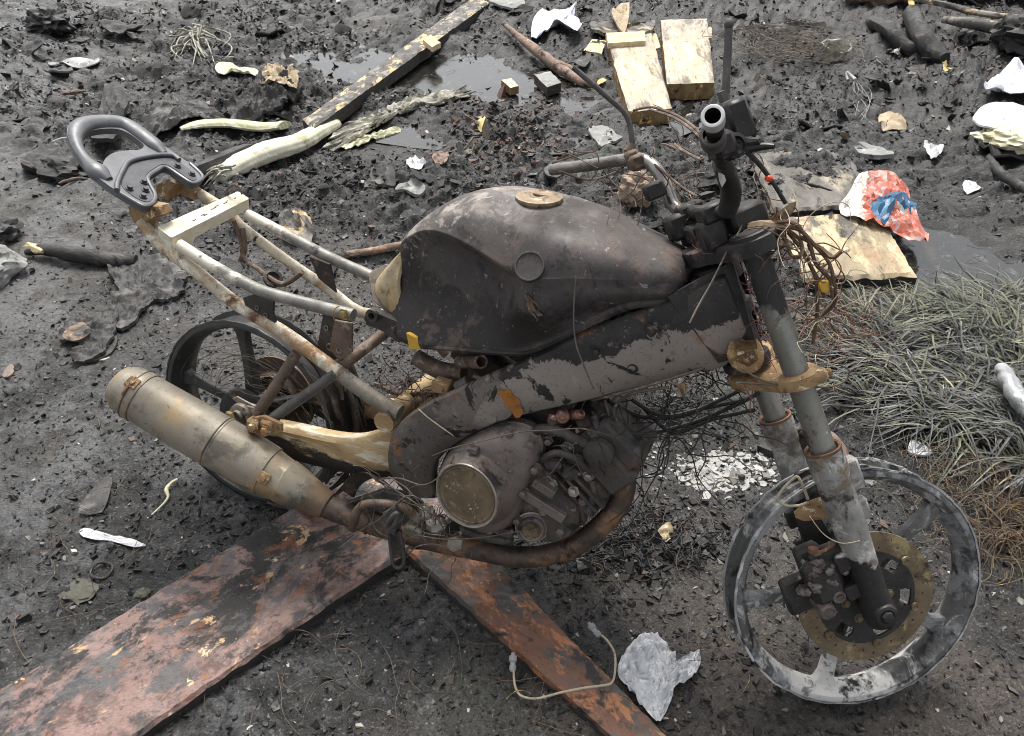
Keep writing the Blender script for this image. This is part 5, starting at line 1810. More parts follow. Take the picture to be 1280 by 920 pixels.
# ------------------------------------------------------------------ debris builders
def GP(px, py, dz=0.0, fine=False):
    z = 0.0
    for _ in range(4):
        P = G(px, py, z)
        z = float(ground_h(np.array([P[0]]), np.array([P[1]]), fine)[0]) + dz
    return np.array([P[0], P[1], z])

def thing(name, mb, m, label, cat, group=None, sharp=38, turn=0.0):
    V = np.concatenate(mb.v)
    o = V.mean(0)
    org = np.array([o[0], o[1], V[:, 2].min()])
    if turn:                                               # local x runs along the piece, for the grain
        mb.v = [(q - org) @ rotz(turn) for q in mb.v]
        ob = obj(name, mb, m, None, sharp)
        ob.location = tuple(org)
        ob.rotation_euler = (0, 0, turn)
        return tag(ob, label, cat, group)
    ob = obj(name, mb, m, None, sharp, org)
    return tag(ob, label, cat, group)

def plank_mesh(quad, z, th, nx_=28, ny_=8, rough=.004, relief=.0012, seed=0, sides=True):
    """quad: four pixel corners of the top face in order; z: height above the ground of the top face (scalar or 4)"""
    zs = [z] * 4 if np.ndim(z) == 0 else z
    c = [G(px, py, zz) for (px, py), zz in zip(quad, zs)]
    V = []
    for i in range(nx_ + 1):
        for j in range(ny_ + 1):
            t, s_ = i / nx_, j / ny_
            q = (c[0] * (1 - t) + c[1] * t) * (1 - s_) + (c[3] * (1 - t) + c[2] * t) * s_
            V.append(q)
    V = np.array(V)
    cen = V.mean(0)
    k = ny_ + 1
    edge = np.array([(i in (0, nx_)) or (j in (0, ny_)) for i in range(nx_ + 1) for j in range(ny_ + 1)])
    nz_ = fbm(V * 18 + seed * 3.3, 3)
    dirs = V - cen
    dirs[:, 2] = 0
    dirs /= np.linalg.norm(dirs, axis=1)[:, None] + 1e-9
    V[edge] += (dirs * nz_[:, None] * rough * 2)[edge]
    V[:, 2] += relief * fbm(V * 30 + seed, 3)
    V[edge, 2] -= relief * 1.5 + .0025
    F = [(i * k + j, (i + 1) * k + j, (i + 1) * k + j + 1, i * k + j + 1) for i in range(nx_) for j in range(ny_)]
    m = MB()
    e = np.cross(c[1] - c[0], c[3] - c[0])
    F0 = len(F)
    m.solid(V, F, [0, 0, -th])
    m.m = [0] * F0 + [1] * (len(m.f) - F0)
    return m

def plank(name, quad, z, th, mt, label, cat, edge='char_edge', **kw):
    a, b = G(*quad[0], 0), G(*quad[1], 0)
    c_ = G(*quad[3], 0)
    d = b - a if np.linalg.norm(b - a) > np.linalg.norm(c_ - a) else c_ - a
    return thing(name, plank_mesh(quad, z, th, **kw), [mt, edge], label, cat, sharp=30, turn=math.atan2(d[1], d[0]))

def sheet_mesh(outline, dz, amp, fr=9, rings=7, seed=0, th=.0015, n=4, dome=0.0, ragged=.0, curl=0.0, fine=True):
    O = np.array([GP(px, py, dz) for px, py in outline])
    P = cr(O, n, True)
    if ragged:
        c = P.mean(0)
        d = P - c
        P = c + d * (1 + ragged * fbm(P * 40 + seed * 5, 3))[:, None]
    c = P.mean(0)
    k = len(P)
    V = [c]
    rel = [0.0]
    for r in range(1, rings + 1):
        t = r / rings
        V += list(c + (P - c) * t)
        rel += [t] * k
    V = np.array(V)
    rel = np.array(rel)
    nz_ = fbm(V * fr + seed * 11.7, 4)
    base = V[:, 2].copy()
    cr_ = amp * (np.abs(nz_) * 1.6 - .2)
    V[:, 2] = base + cr_ + dome * (1 - rel ** 2) + curl * rel ** 3 * np.clip(noise3(V * 3 + seed) + .4, 0, 2)
    gh = ground_h(V[:, 0], V[:, 1], fine)
    V[:, 2] = np.maximum(V[:, 2], gh + .002 + dz * .3)
    F = [(0, 1 + j, 1 + (j + 1) % k) for j in range(k)]
    for r in range(rings - 1):
        a, b = 1 + r * k, 1 + (r + 1) * k
        F += [(a + j, b + j, b + (j + 1) % k, a + (j + 1) % k) for j in range(k)]
    m = MB()
    m.solid(V, F, [0, 0, -th])
    return m

def sheet(name, outline, mt, label, cat, dz=.012, amp=.012, sharp=50, **kw):
    return thing(name, sheet_mesh(outline, dz, amp, **kw), mt, label, cat, sharp=sharp)

def stick(name, path, r, mt, label, cat, n=5, seg=10, wob=.25, group=None, flat=1.0, ridge=0):
    m = MB()
    m.tube([GP(px, py, dz) for px, py, dz in path], r, seg, n, True, 0, wob, flat, 30, ridge)
    return thing(name, m, mt, label, cat, group, 45)

def lump(name, px, py, r, mt, label, cat, seed=0, amp=.35, sub=4, sink=.35, group=None, rot=0, fr=2.2):
    p = GP(px, py, 0)
    m = MB()
    m.chunk(p + [0, 0, r[2] * (1 - sink)], r, sub, amp, seed, 0, rotz(rot), fr)
    return thing(name, m, mt, label, cat, group, 35)

# ------------------------------------------------------------------ boards in front
plank('painted_board', [(-190, 976), (480, 562), (604, 622), (75, 985)], .032, .030, 'red_board', 'wide board with scorched red brown paint, running under the muffler', 'board', nx_=170, ny_=40, rough=.0022, relief=.0034, seed=1)
plank('scorched_board', [(505, 686), (777, 935), (851, 935), (604, 684)], .028, .026, 'orange_board', 'narrow charred board with flaking orange brown paint, beside the brake hose', 'board', nx_=120, ny_=24, rough=.0028, relief=.005, seed=2)

# brake hose with its fittings, lying across the narrow board
bh = empty('brake_hose', GP(700, 866, .03))
tag(bh, 'thin bent brake hose with pale metal end fittings, lying across the narrow board', 'hose')
o_ = np.array(bh.location)
def pth(name, mb, m, parent, org):
    o = obj(name, mb, m, parent, 38)
    for v in o.data.vertices:
        v.co = Vector(np.array(v.co) - org)
    return o
m = MB()
m.tube([GP(x, y, z) for x, y, z in ((642, 838, .022), (644, 858, .018), (652, 870, .018), (672, 873, .02), (700, 866, .036), (730, 860, .042), (752, 857, .042), (765, 853, .040), (769, 836, .032), (768, 816, .030), (760, 802, .026), (752, 794, .022))], .0023, 8, 6)
pth('hose', m, 'foam_wire', bh, o_)
for (x, y, dx, dy) in ((641, 832, -.02, .05), (745, 790, -.3, .2)):
    m = MB()
    p_ = GP(x, y, .022)
    d_ = np.array([dx, dy, .02])
    m.lathe(p_ - d_ / np.linalg.norm(d_) * .012, d_, [(0, 0), (0, .004), (.004, .007), (.012, .007), (.013, .0055), (.018, .0055), (.020, .008), (.030, .008), (.031, .004), (.036, .004), (.036, 0)], 10)
    pth('end_fitting', m, 'pipe_grey', bh, o_)

# crumpled plastic beside the board
sheet('plastic_scrap', [(772, 838), (788, 808), (806, 791), (826, 800), (842, 818), (846, 826), (868, 815), (876, 826), (864, 850), (844, 858), (840, 872), (826, 900), (812, 892), (790, 868)], 'grey_plastic',
      'crumpled sheet of silvery clear plastic beside the narrow charred board', 'plastic', dz=.014, amp=.020, fr=42, rings=30, seed=3, n=7, th=.0005, sharp=16)
sheet('paper_strip', [(100, 664), (112, 661), (134, 668), (158, 672), (176, 678), (182, 683), (160, 683), (140, 676), (122, 675), (104, 671)], 'white_paper', 'narrow torn strip of white paper lying on the wet ash', 'paper', dz=.006, amp=.006, fr=30, n=3, seed=5)
sheet('metal_leaf', [(98, 642), (108, 620), (128, 600), (140, 597), (138, 612), (128, 640)], 'bark_sheet', 'pointed dark grey sheet metal offcut lying flat on wet ash', 'scrap metal', dz=.008, amp=.004, seed=6, n=2)
stick('twisted_strip', [(184, 648, .006), (200, 634, .008), (210, 622, .010), (208, 612, .012), (214, 604, .010), (222, 599, .010)], [.0015, .002, .003, .005, .004, .003], 'foam_cream', 'thin twisted cream strip with a frayed end', 'strip')
m = MB()
rg = GP(127, 713, .008)
m.tube([rg + [.024 * math.cos(t), .022 * math.sin(t), .002 * math.sin(3 * t)] for t in np.linspace(0, 2 * math.pi, 24)], .0032, 8)
thing('rubber_ring', m, 'black_wire', 'small black rubber ring lying on the wet ash', 'ring')
lump('mud_pat', 97, 738, (.042, .030, .006), 'mud_olive', 'flat olive mud pat on the wet ash beside a black ring', 'mud', 4, .3, 3, .6)
lump('mud_crumb', 180, 744, (.016, .014, .008), 'mud_olive', 'small olive mud crumb at the edge of the red painted board', 'mud', 6, .4, 3)

# left edge
m = MB()
p_ = GP(-18, 345, 0)
m.chunk(p_ + [0, 0, .04], (.115, .10, .065), 4, .38, 12, 0, rotz(.4), 1.3)
thing('broken_stone', m, 'stone_grey', 'pale grey broken lump of concrete half buried in ash', 'stone', sharp=25)
lump('dark_stone', -6, 300, (.09, .09, .05), 'soot_rock', 'sooty dark stone leaning behind the pale concrete lump', 'stone', 8, .4, 4)
stick('burnt_branch', [(32, 316, .02), (56, 312, .03), (92, 318, .03), (135, 324, .026), (170, 326, .02)], [.010, .022, .027, .027, .02], 'char_wood', 'burnt branch with a raw splintered yellow end', 'branch', seg=14)
m = MB()
p_ = GP(52, 314, .03)
for k in range(9):
    a = p_ + np.array([-.01 + .004 * k, -.012 + .006 * (k % 4), .004 * (k % 3)])
    m.tube([a, a + [-.055 - .006 * (k % 3), .01, .004], a + [-.08, .012, 0]], [.008, .006, .001], 6, 3, True, 0, .4)
ob = obj('splinter_end', m, 'clean_wood', bpy.data.objects['burnt_branch'])
for v in ob.data.vertices:
    v.co = Vector(np.array(v.co) - np.array(bpy.data.objects['burnt_branch'].location))
bk = sheet('bark_slab', [(232, 340), (226, 366), (212, 374), (188, 378), (160, 408), (140, 406), (140, 380), (148, 362), (136, 340), (144, 322), (170, 318), (204, 322)], 'bark_sheet', 'large cracked slab of charred bark lying flat', 'bark', dz=.014, amp=.016, seed=9, th=.012, rings=22, n=10, fr=16, ragged=.10, sharp=22)
sheet('bark_slab', [(74, 424), (84, 406), (100, 398), (128, 388), (146, 392), (144, 412), (128, 440), (96, 452), (90, 440), (112, 428)], 'bark_sheet', 'curled charred bark slab with a scorched tan spot', 'bark', dz=.020, amp=.018, seed=10, th=.010, rings=20, n=10, fr=16, ragged=.10, sharp=22)
m = sheet_mesh([(78, 420), (88, 408), (104, 404), (114, 414), (104, 422), (88, 426)], .036, .006, seed=31, th=.004)
o_b = bpy.data.objects['bark_slab.001']
ob = obj('scorched_spot', m, 'orange_patch', o_b)
for v in ob.data.vertices:
    v.co = Vector(np.array(v.co) - np.array(o_b.location))
sheet('bark_flake', [(96, 440), (128, 424), (146, 420), (140, 440), (110, 452)], 'bark_sheet', 'thin dark bark flake tucked under the tan spotted slab', 'bark', dz=.008, amp=.006, seed=14, th=.006)
sheet('clay_chip', [(3, 470), (8, 459), (15, 455), (18, 462), (11, 471)], 'foam_clay', 'small flat pinkish clay chip on grey ash', 'chip', dz=.006, amp=.004, seed=15, th=.006)
lump('char_mound', 92, 222, (.16, .085, .055), 'soot_rock', 'long charred mound of crusted ash behind the grab rail', 'ash mound', 17, .5, 4)
sheet('charred_board', [(28, 204), (60, 176), (90, 170), (118, 190), (122, 206), (60, 214)], 'char_wood', 'charred broken board lying under the loop of the grab rail', 'board', dz=.03, amp=.02, seed=18, th=.02, sharp=22, rings=14, n=8, ragged=.15, fr=14)
sheet('charred_offcut', [(110, 170), (124, 146), (128, 110), (146, 104), (160, 128), (152, 156), (142, 176)], 'char_wood', 'jagged charred offcut standing behind the grab rail', 'offcut', dz=.05, amp=.03, seed=19, th=.02, sharp=30)
sheet('plastic_strip', [(62, 74), (90, 72), (122, 74), (122, 78), (98, 82), (64, 80)], 'pipe_grey', 'short pale grey plastic strip on the black rubble', 'plastic', dz=.02, amp=.006, seed=20, th=.006)
lump('ash_crag', 64, 40, (.16, .10, .08), 'soot_rock', 'broad black crag of crusted soot beyond the pale plastic strip', 'ash mound', 21, .5, 4)
sheet('roof_scrap', [(128, 36), (150, 30), (176, 32), (180, 38), (154, 42), (136, 42)], 'char_wood', 'flat charred scrap propped over a dark hollow', 'scrap', dz=.06, amp=.02, seed=22, th=.01)
# curled sheets and stems behind the seat tubes
sheet('curled_sheet', [(176, 150), (190, 134), (212, 124), (236, 126), (262, 134), (278, 142), (262, 150), (236, 146), (212, 158), (190, 160)], 'bark_sheet', 'curled black sheet arching over the pale leaf stalk', 'sheet', dz=.03, amp=.02, seed=23, th=.005, dome=.05, sharp=25, rings=16, n=8, ragged=.12, fr=14)
sheet('charred_box', [(282, 134), (300, 116), (322, 104), (350, 98), (374, 100), (372, 116), (352, 130), (316, 142), (290, 144)], 'char_wood', 'blackened crushed carton with a torn tan flap', 'carton', dz=.04, amp=.04, seed=24, th=.02, dome=.04, sharp=22, rings=16, n=8, ragged=.15, fr=12)
sheet('torn_flap', [(322, 100), (330, 84), (346, 82), (362, 92), (374, 98), (370, 108), (346, 104)], 'dry_leaf', 'torn tan cardboard flap on top of the crushed carton', 'cardboard', dz=.09, amp=.025, seed=25, th=.002, sharp=22, rings=12, n=8, ragged=.2, fr=16)
stick('leaf_stalk', [(226, 162, .02), (250, 155, .03), (290, 155, .035), (330, 158, .035), (357, 162, .03)], [.016, .036, .044, .046, .040], 'banana_leaf', 'flat pale green banana leaf stalk with a cut end', 'banana stalk', seg=24, wob=.12, flat=.45, ridge=.08)
stick('banana_trunk', [(272, 222, .02), (300, 206, .045), (336, 190, .05), (372, 176, .05), (400, 164, .045), (420, 154, .035)], [.030, .056, .058, .050, .042, .030], 'banana_stem', 'thick pale banana trunk with a frayed cut end', 'banana trunk', seg=40, wob=.07, n=9, ridge=.06, flat=.75)
m = MB()
rs = np.random.RandomState(8)
p0 = GP(284, 218, .03)
for k in range(22):
    a = p0 + [rs.uniform(-.03, .05), rs.uniform(-.05, .02), rs.uniform(-.01, .05)]
    b = a + [rs.uniform(-.07, .0), rs.uniform(-.09, -.02), rs.uniform(-.03, .01)]
    m.tube([a, (a + b) / 2 + [0, 0, .01], b], [.006, .005, .001], 5, 3, True, 0, .3)
ob = obj('frayed_fibre', m, 'dirty_fibre', bpy.data.objects['banana_trunk'])
for v in ob.data.vertices:
    v.co = Vector(np.array(v.co) - np.array(bpy.data.objects['banana_trunk'].location))
stick('charred_beam', [(238, 216, .03), (270, 204, .035), (310, 190, .035), (318, 186, .03)], [.034, .036, .034, .02], 'char_wood', 'charred beam end lying beside the banana trunk', 'beam', seg=6, wob=.15)
sheet('rag_strip', [(414, 178), (430, 160), (462, 140), (500, 126), (540, 116), (578, 114), (578, 122), (546, 130), (510, 138), (480, 150), (452, 168), (424, 184)], 'dirty_fibre', 'long dirty white plant fibre strip trailing from the banana trunk', 'fibre strip', dz=.02, amp=.018, seed=26, th=.004, fr=34, rings=12, n=10, ragged=.35, sharp=30)
sheet('fibre_scrap', [(420, 186), (440, 176), (470, 166), (500, 158), (498, 166), (470, 174), (440, 184)], 'banana_leaf', 'thin yellowish fibre scrap below the dirty white strip', 'fibre strip', dz=.012, amp=.014, fr=34, seed=27, th=.003, n=10, ragged=.35)
sheet('leaf_scrap', [(268, 80), (282, 76), (300, 84), (322, 88), (318, 94), (296, 92), (276, 92)], 'banana_leaf', 'shrivelled green leaf scrap on the rubble beyond the crushed carton', 'leaf', dz=.03, amp=.02, seed=28, th=.003)
# uprooted plant
m = MB()
rs = np.random.RandomState(12)
c0 = GP(246, 44, .08)
for k in range(26):
    e = GP(246 + rs.uniform(-40, 34), 44 + rs.uniform(-4, 44), .02)
    mid = (c0 + e) / 2 + [rs.uniform(-.12, .12), rs.uniform(-.10, .10), rs.uniform(-.02, .06)]
    m.tube([c0 + rs.uniform(-.06, .06, 3), mid, e], [rs.uniform(.004, .012), .006, .002], 6, 5, True, 0, .35)
thing('uprooted_plant', m, 'dirty_fibre', 'uprooted withered plant with splayed pale roots', 'plant', sharp=60)

# long timber with its stub
plank('long_timber', [(378, 148), (592, -6), (612, 2), (392, 158)], .075, .06, 'char_wood_pale', 'long burnt timber batten with bare yellow patches', 'timber', nx_=110, ny_=8, rough=.006, relief=.004, seed=5)
plank('timber_stub', [(528, 48), (538, 42), (550, 52), (540, 58)], .105, .028, 'clean_wood', 'short raw wood stub resting on the long burnt batten', 'timber', edge='clean_wood', nx_=6, ny_=4)
stick('brown_pole', [(630, 30, .05), (650, 50, .05), (672, 66, .05), (700, 86, .04), (728, 102, .03), (744, 108, .03)], [.012, .022, .030, .030, .026, .010], 'brown_stick', 'burnt reddish brown pole beyond the fuel tank', 'pole', seg=12, wob=.25)
stick('brown_splint', [(690, 74, .05), (712, 82, .05), (732, 96, .04)], [.008, .014, .008], 'brown_stick', 'pale splint peeling from the reddish brown pole', 'pole')
plank('wood_offcut', [(627, 99), (639, 96), (648, 106), (638, 109)], .04, .04, 'fresh_wood', 'small raw yellow wood offcut by the puddle', 'wood block', edge='end_grain', nx_=6, ny_=4)
plank('grey_offcut', [(668, 92), (688, 88), (702, 102), (684, 108)], .05, .05, 'stone_grey', 'small weathered grey block beside the yellow offcut', 'wood block', nx_=6, ny_=4)
sheet('paper_sheet', [(664, 36), (672, 16), (700, 14), (720, 10), (718, 18), (728, 36), (712, 36), (696, 30), (680, 36)], 'lilac_paper', 'creased white paper sheet on the far rubble', 'paper', dz=.05, amp=.05, seed=32, th=.001, fr=6, sharp=30)
sheet('slate_piece', [(612, 2), (620, -6), (650, -4), (656, 8), (640, 10)], 'stone_grey', 'flat grey slate piece at the end of the long batten', 'slate', dz=.04, amp=.01, seed=33, th=.015, sharp=30)
# wooden blocks
def block(name, top, z, th, label, mt='fresh_wood', edge='end_grain', **kw):
    return plank(name, top, z, th, mt, label, 'wood block', edge=edge, nx_=30, ny_=20, rough=.0035, relief=.002, **kw)
block('wooden_block', [(757, 42), (814, 38), (840, 134), (786, 138)], .075, .075, 'thick pale wooden block with a sooty top, a small batten on its far end', seed=1)
block('wooden_block', [(826, 24), (884, 22), (893, 102), (834, 104)], .085, .085, 'thick wooden block with orange scorched end grain', seed=2)
plank('small_batten', [(758, 40), (806, 38), (807, 50), (760, 53)], .107, .030, 'clean_wood', 'small clean yellow batten resting on a wooden block', 'wood block', edge='clean_wood', nx_=8, ny_=4, rough=.001)
plank('wood_tile', [(730, 62), (740, 48), (758, 50), (752, 66)], .05, .02, 'clean_wood', 'square tan wood chip beside the sooty topped block', 'wood block', edge='clean_wood', nx_=6, ny_=4)
plank('thin_plank', [(794, 22), (812, 12), (826, 58), (812, 62)], .05, .02, 'clean_wood', 'thin tan plank wedged between the two wooden blocks', 'plank', edge='clean_wood', nx_=10, ny_=4)
plank('side_batten', [(880, 30), (890, 30), (890, 46), (882, 47)], .06, .05, 'clean_wood', 'short raw batten stub beside the orange ended block', 'wood block', edge='clean_wood', nx_=6, ny_=4)
sheet('burnt_board', [(736, 34), (748, 26), (790, 22), (818, 24), (812, 36), (780, 40), (748, 40)], 'char_wood_pale', 'burnt board scrap lying behind the small clean batten', 'board', dz=.05, amp=.02, seed=35, th=.02, sharp=30)
sheet('broken_chip', [(764, 22), (772, 8), (786, 10), (782, 26)], 'dry_leaf', 'broken tan wood chip behind the burnt board scrap', 'wood chip', dz=.08, amp=.02, seed=36, th=.012)
sheet('yellow_leaf', [(747, 100), (753, 97), (758, 100), (754, 106), (748, 105)], 'yellow_leaf', 'small green yellow leaf beside the sooty topped block', 'leaf', dz=.02, amp=.01, seed=37)
sheet('yellow_leaf', [(594, 150), (600, 146), (607, 148), (602, 156), (597, 158)], 'yellow_leaf', 'small bright yellow leaf beyond the fuel tank filler cap', 'leaf', dz=.012, amp=.008, seed=38)
sheet('grey_shard', [(712, 74), (738, 68), (732, 78), (716, 80)], 'bark_sheet', 'thin grey shard beside the square wood chip', 'shard', dz=.03, amp=.01, seed=39, th=.005)
lump('foam_lump', 796, 250, (.075, .06, .07), 'foam_tan', 'crusty pinkish tan lump of burnt foam behind the handlebar', 'foam', 3, .4, 4, .4)
stick('wood_lath', [(412, 326, .012), (440, 318, .014), (474, 312, .016), (505, 306, .016)], [.010, .014, .014, .012], 'brown_stick', 'brown wooden lath lying behind the seat tubes', 'lath', seg=8)
m = sheet_mesh([(350, 290), (352, 270), (368, 266), (386, 272), (392, 290), (386, 304), (364, 302)], .02, .025, fr=24, seed=41, th=.002, dome=.05, rings=8)
thing('torn_plastic_cup', m, 'char_wood_pale', 'torn half melted black and white plastic cup behind the seat tubes', 'plastic cup', sharp=30)

# right side
plank('burnt_plywood', [(938, 190), (1060, 186), (1098, 256), (966, 262)], .045, .04, 'burnt_plywood', 'grey charred plywood sheet beyond the tan plank, under the red wrapper', 'plywood', nx_=60, ny_=40, rough=.008, relief=.006, seed=7)
plank('tan_plank', [(978, 270), (1100, 264), (1145, 342), (1004, 350)], .05, .048, 'tan_plywood', 'tan scorched plank with a blackened near edge, beside the grass', 'plank', nx_=60, ny_=40, rough=.005, relief=.005, seed=9)
wr = sheet('snack_wrapper', [(1048, 262), (1062, 240), (1072, 224), (1094, 213), (1118, 218), (1130, 234), (1142, 262), (1160, 296), (1154, 306), (1130, 296), (1104, 286), (1074, 276)], 'wrapper', 'crumpled red and blue foil wrapper lying over the edge of the charred plywood', 'wrapper', dz=.065, amp=.03, fr=15, seed=42, th=.0012, rings=12, sharp=26, dome=.02)
ob_ = sheet_mesh([(1078, 252), (1096, 243), (1132, 243), (1144, 266), (1124, 272), (1104, 280), (1086, 268)], .070, .03, fr=15, seed=42, th=.001, rings=8, dome=.026)
o2 = obj('printed_band', ob_, 'wrapper_blue', wr, 26)
for v in o2.data.vertices:
    v.co = Vector(np.array(v.co) - np.array(wr.location))
m = MB()
cp = GP(1040, 74, 0)
m.lathe(cp, np.array([.1, -.15, 1]), [(0, .0), (.002, .062), (.02, .066), (.075, .078), (.080, .084), (.084, .084), (.083, .076), (.02, .063), (.006, 0)], 32)
V = m.v[0]
V += .016 * fbm(V * 14, 3)[:, None]
thing('plastic_tub', m, 'clear_plastic', 'crushed clear plastic tub beyond the wire coil', 'tub')
# wire coil
m = MB()
rs = np.random.RandomState(14)
cw_ = GP(978, 62, .02)
for k in range(60):
    r_ = rs.uniform(.14, .36)
    cx_ = cw_ + [rs.uniform(-.12, .2), rs.uniform(-.2, .2), 0]
    a0, L = rs.uniform(0, 6.28), rs.uniform(1.5, 6.2)
    ec = rs.uniform(.5, .9)
    P = [cx_ + [r_ * math.cos(a0 + t), r_ * ec * math.sin(a0 + t), .015 + .06 * abs(math.sin(t * 1.3 + k)) * rs.rand()] for t in np.linspace(0, L, 14)]
    m.tube(P, .0017, 4, 2, False)
thing('wire_coil', m, 'steel_wire', 'tangled coil of hair thin burnt wire on the far ash', 'wire', sharp=80)
m = MB()
c0 = GP(1064, 90, .03)
m.tube([GP(1060, 100, .03), GP(1058, 90, .05), GP(1066, 88, .06), GP(1070, 98, .04)], .009, 8, 4)
rs = np.random.RandomState(19)
for k in range(7):
    m.tube([GP(1068, 100, .03), GP(1074 + rs.uniform(-8, 14), 112, .03), GP(1080 + rs.uniform(-16, 20), 130, .012), GP(1088 + rs.uniform(-24, 18), 146 + rs.uniform(-14, 14), .008)], .0013, 5, 5, False)
thing('metal_bracket', m, 'pipe_grey', 'small grey bracket trailing thin wires over the far ash', 'bracket', sharp=60)
sheet('dry_leaf', [(1098, 146), (1110, 140), (1124, 150), (1134, 158), (1116, 160), (1104, 154)], 'dry_leaf', 'dry cream leaf beyond the charred plywood', 'leaf', dz=.02, amp=.015, seed=43)
sheet('yellow_leaf', [(1178, 76), (1186, 74), (1194, 84), (1186, 88)], 'yellow_leaf', 'yellow leaf at the tip of a charred log', 'leaf', dz=.02, amp=.01, seed=44)
sheet('yellow_leaf', [(1134, 4), (1140, 2), (1144, 12), (1138, 14)], 'yellow_leaf', 'yellow leaf lodged against the dark sack', 'leaf', dz=.05, amp=.01, seed=45)
sheet('plastic_scrap', [(1154, 180), (1166, 176), (1178, 186), (1172, 198), (1162, 194)], 'white_paper', 'crumpled white plastic scrap between the dry leaf and the white foam plates', 'plastic', dz=.02, amp=.03, seed=46, fr=16, sharp=26)
sheet('plastic_scrap', [(1204, 228), (1216, 226), (1230, 232), (1222, 240), (1208, 236)], 'white_paper', 'tiny white plastic scrap on black cinders beyond the red wrapper', 'plastic', dz=.012, amp=.018, seed=47, fr=20, sharp=26)
sheet('slab_fragment', [(1056, 182), (1072, 178), (1104, 186), (1116, 196), (1080, 196)], 'stone_grey', 'flat grey slab fragment at the far edge of the charred plywood', 'slab', dz=.02, amp=.012, seed=48, th=.02, sharp=30)
sheet('foam_plate', [(1230, 108), (1236, 98), (1248, 88), (1264, 82), (1290, 80), (1310, 100), (1300, 118), (1270, 116), (1250, 112)], 'lilac_paper', 'folded bluish white foam sheet above the round white plate', 'foam sheet', dz=.06, amp=.03, seed=49, th=.004, fr=7, sharp=30, rings=12)
sheet('white_plate', [(1218, 152), (1220, 138), (1236, 130), (1276, 126), (1310, 130), (1306, 158), (1260, 162), (1236, 160)], 'white_paper', 'round white plate stained on one side, lying on a foam block', 'plate', dz=.07, amp=.008, seed=50, th=.008, dome=.012, sharp=35)
lump('foam_block', 1268, 182, (.16, .10, .045), 'foam_cream', 'crumbling cream foam block under the round white plate', 'foam', 10, .35, 4, .35)
stick('charred_stick', [(1236, 196, .02), (1250, 210, .03), (1272, 226, .03), (1300, 246, .02)], [.012, .02, .02, .016], 'char_wood', 'grey charred stick slanting below the cream foam block', 'stick')
stick('charred_log', [(1140, 14, .06), (1156, 32, .06), (1172, 50, .05), (1184, 66, .03)], [.05, .055, .05, .03], 'char_wood', 'ash grey charred log pointing at a yellow leaf', 'log', seg=16, wob=.3)
stick('charred_log', [(1090, 20, .03), (1110, 40, .04), (1138, 56, .04), (1164, 68, .03)], [.03, .04, .04, .03], 'char_wood', 'black charred log lying beside the ash grey one', 'log', seg=14, wob=.35)
stick('long_branch', [(1138, -2, .10), (1180, 8, .11), (1230, 16, .10), (1300, 24, .08)], [.014, .018, .018, .014], 'char_wood_pale', 'long thin bare branch across the top of the bank', 'branch', seg=8)
stick('thick_branch', [(1180, 22, .05), (1220, 28, .06), (1262, 40, .05), (1300, 50, .04)], [.02, .032, .036, .03], 'char_wood_pale', 'thick pale branch lying below the long thin one', 'branch', seg=10)
lump('charred_stump', 1278, 56, (.16, .12, .10), 'char_wood', 'black charred stump end at the foot of the bank', 'stump', 13, .4, 4)
m = MB()
m.chunk(GP(1165, 6, 0) + [.05, .35, .12], (.42, .28, .22), 4, .25, 15)
thing('dark_sack', m, 'grass_dry', 'bulging drab olive sack at the back behind the branches', 'sack', sharp=40)
m = MB()
m.chunk(GP(1262, 4, 0) + [.1, .3, .12], (.30, .25, .2), 4, .3, 16)
thing('drab_stone', m, 'soot_rock', 'big drab dark boulder at the back beside the sack', 'boulder', sharp=40)
m = MB()
m.chunk(GP(1100, 4, 0) + [0, .15, .05], (.24, .14, .12), 4, .4, 18)
thing('brown_clod', m, 'brown_tube', 'brown earth clod beside the drab olive sack', 'clod', sharp=35)
stick('foil_roll', [(1250, 462, .09), (1262, 478, .10), (1276, 500, .10), (1296, 526, .09)], [.018, .024, .024, .020], 'dirty_foil', 'crumpled silver white foil roll lying on the scorched grass', 'foil', seg=20, wob=.3)
sheet('white_chip', [(1136, 556), (1142, 550), (1162, 560), (1162, 570), (1138, 566)], 'white_paper', 'small clean white foam chip between the front wheel and the grass', 'chip', dz=.012, amp=.004, seed=52, th=.006)
sheet('dry_leaf', [(822, 664), (828, 658), (837, 659), (841, 668), (834, 677), (825, 672)], 'dry_leaf', 'crumpled tan leaf on the ash between exhaust pipe and front wheel', 'leaf', dz=.012, amp=.016, fr=22, seed=53)

sheet('flat_stone', [(494, 236), (502, 226), (520, 224), (532, 232), (524, 242), (504, 244)], 'stone_grey', 'flat brownish grey stone beyond the fuel tank', 'stone', dz=.014, amp=.008, seed=54, th=.014, n=6, ragged=.06)
sheet('flat_stone', [(462, 222), (472, 212), (490, 214), (494, 224), (478, 230)], 'bark_sheet', 'dark flat stone beside the brownish grey one beyond the tank', 'stone', dz=.014, amp=.008, seed=55, th=.014, n=6, ragged=.06)
sheet('white_chip', [(508, 206), (516, 198), (530, 200), (532, 206), (520, 210)], 'white_paper', 'crumpled white chip on the ash beyond the fuel tank', 'chip', dz=.014, amp=.02, seed=56, fr=24)
sheet('tan_chip', [(540, 198), (548, 190), (562, 194), (558, 202), (546, 204)], 'brown_stick', 'curled tan chip beside the crumpled white one', 'chip', dz=.014, amp=.014, seed=57, fr=24, th=.005)
sheet('grey_flake', [(680, 212), (700, 200), (722, 204), (720, 214), (696, 220)], 'bark_sheet', 'broad grey ash flake below the left handlebar', 'flake', dz=.014, amp=.014, seed=58, th=.008, n=6, ragged=.08)
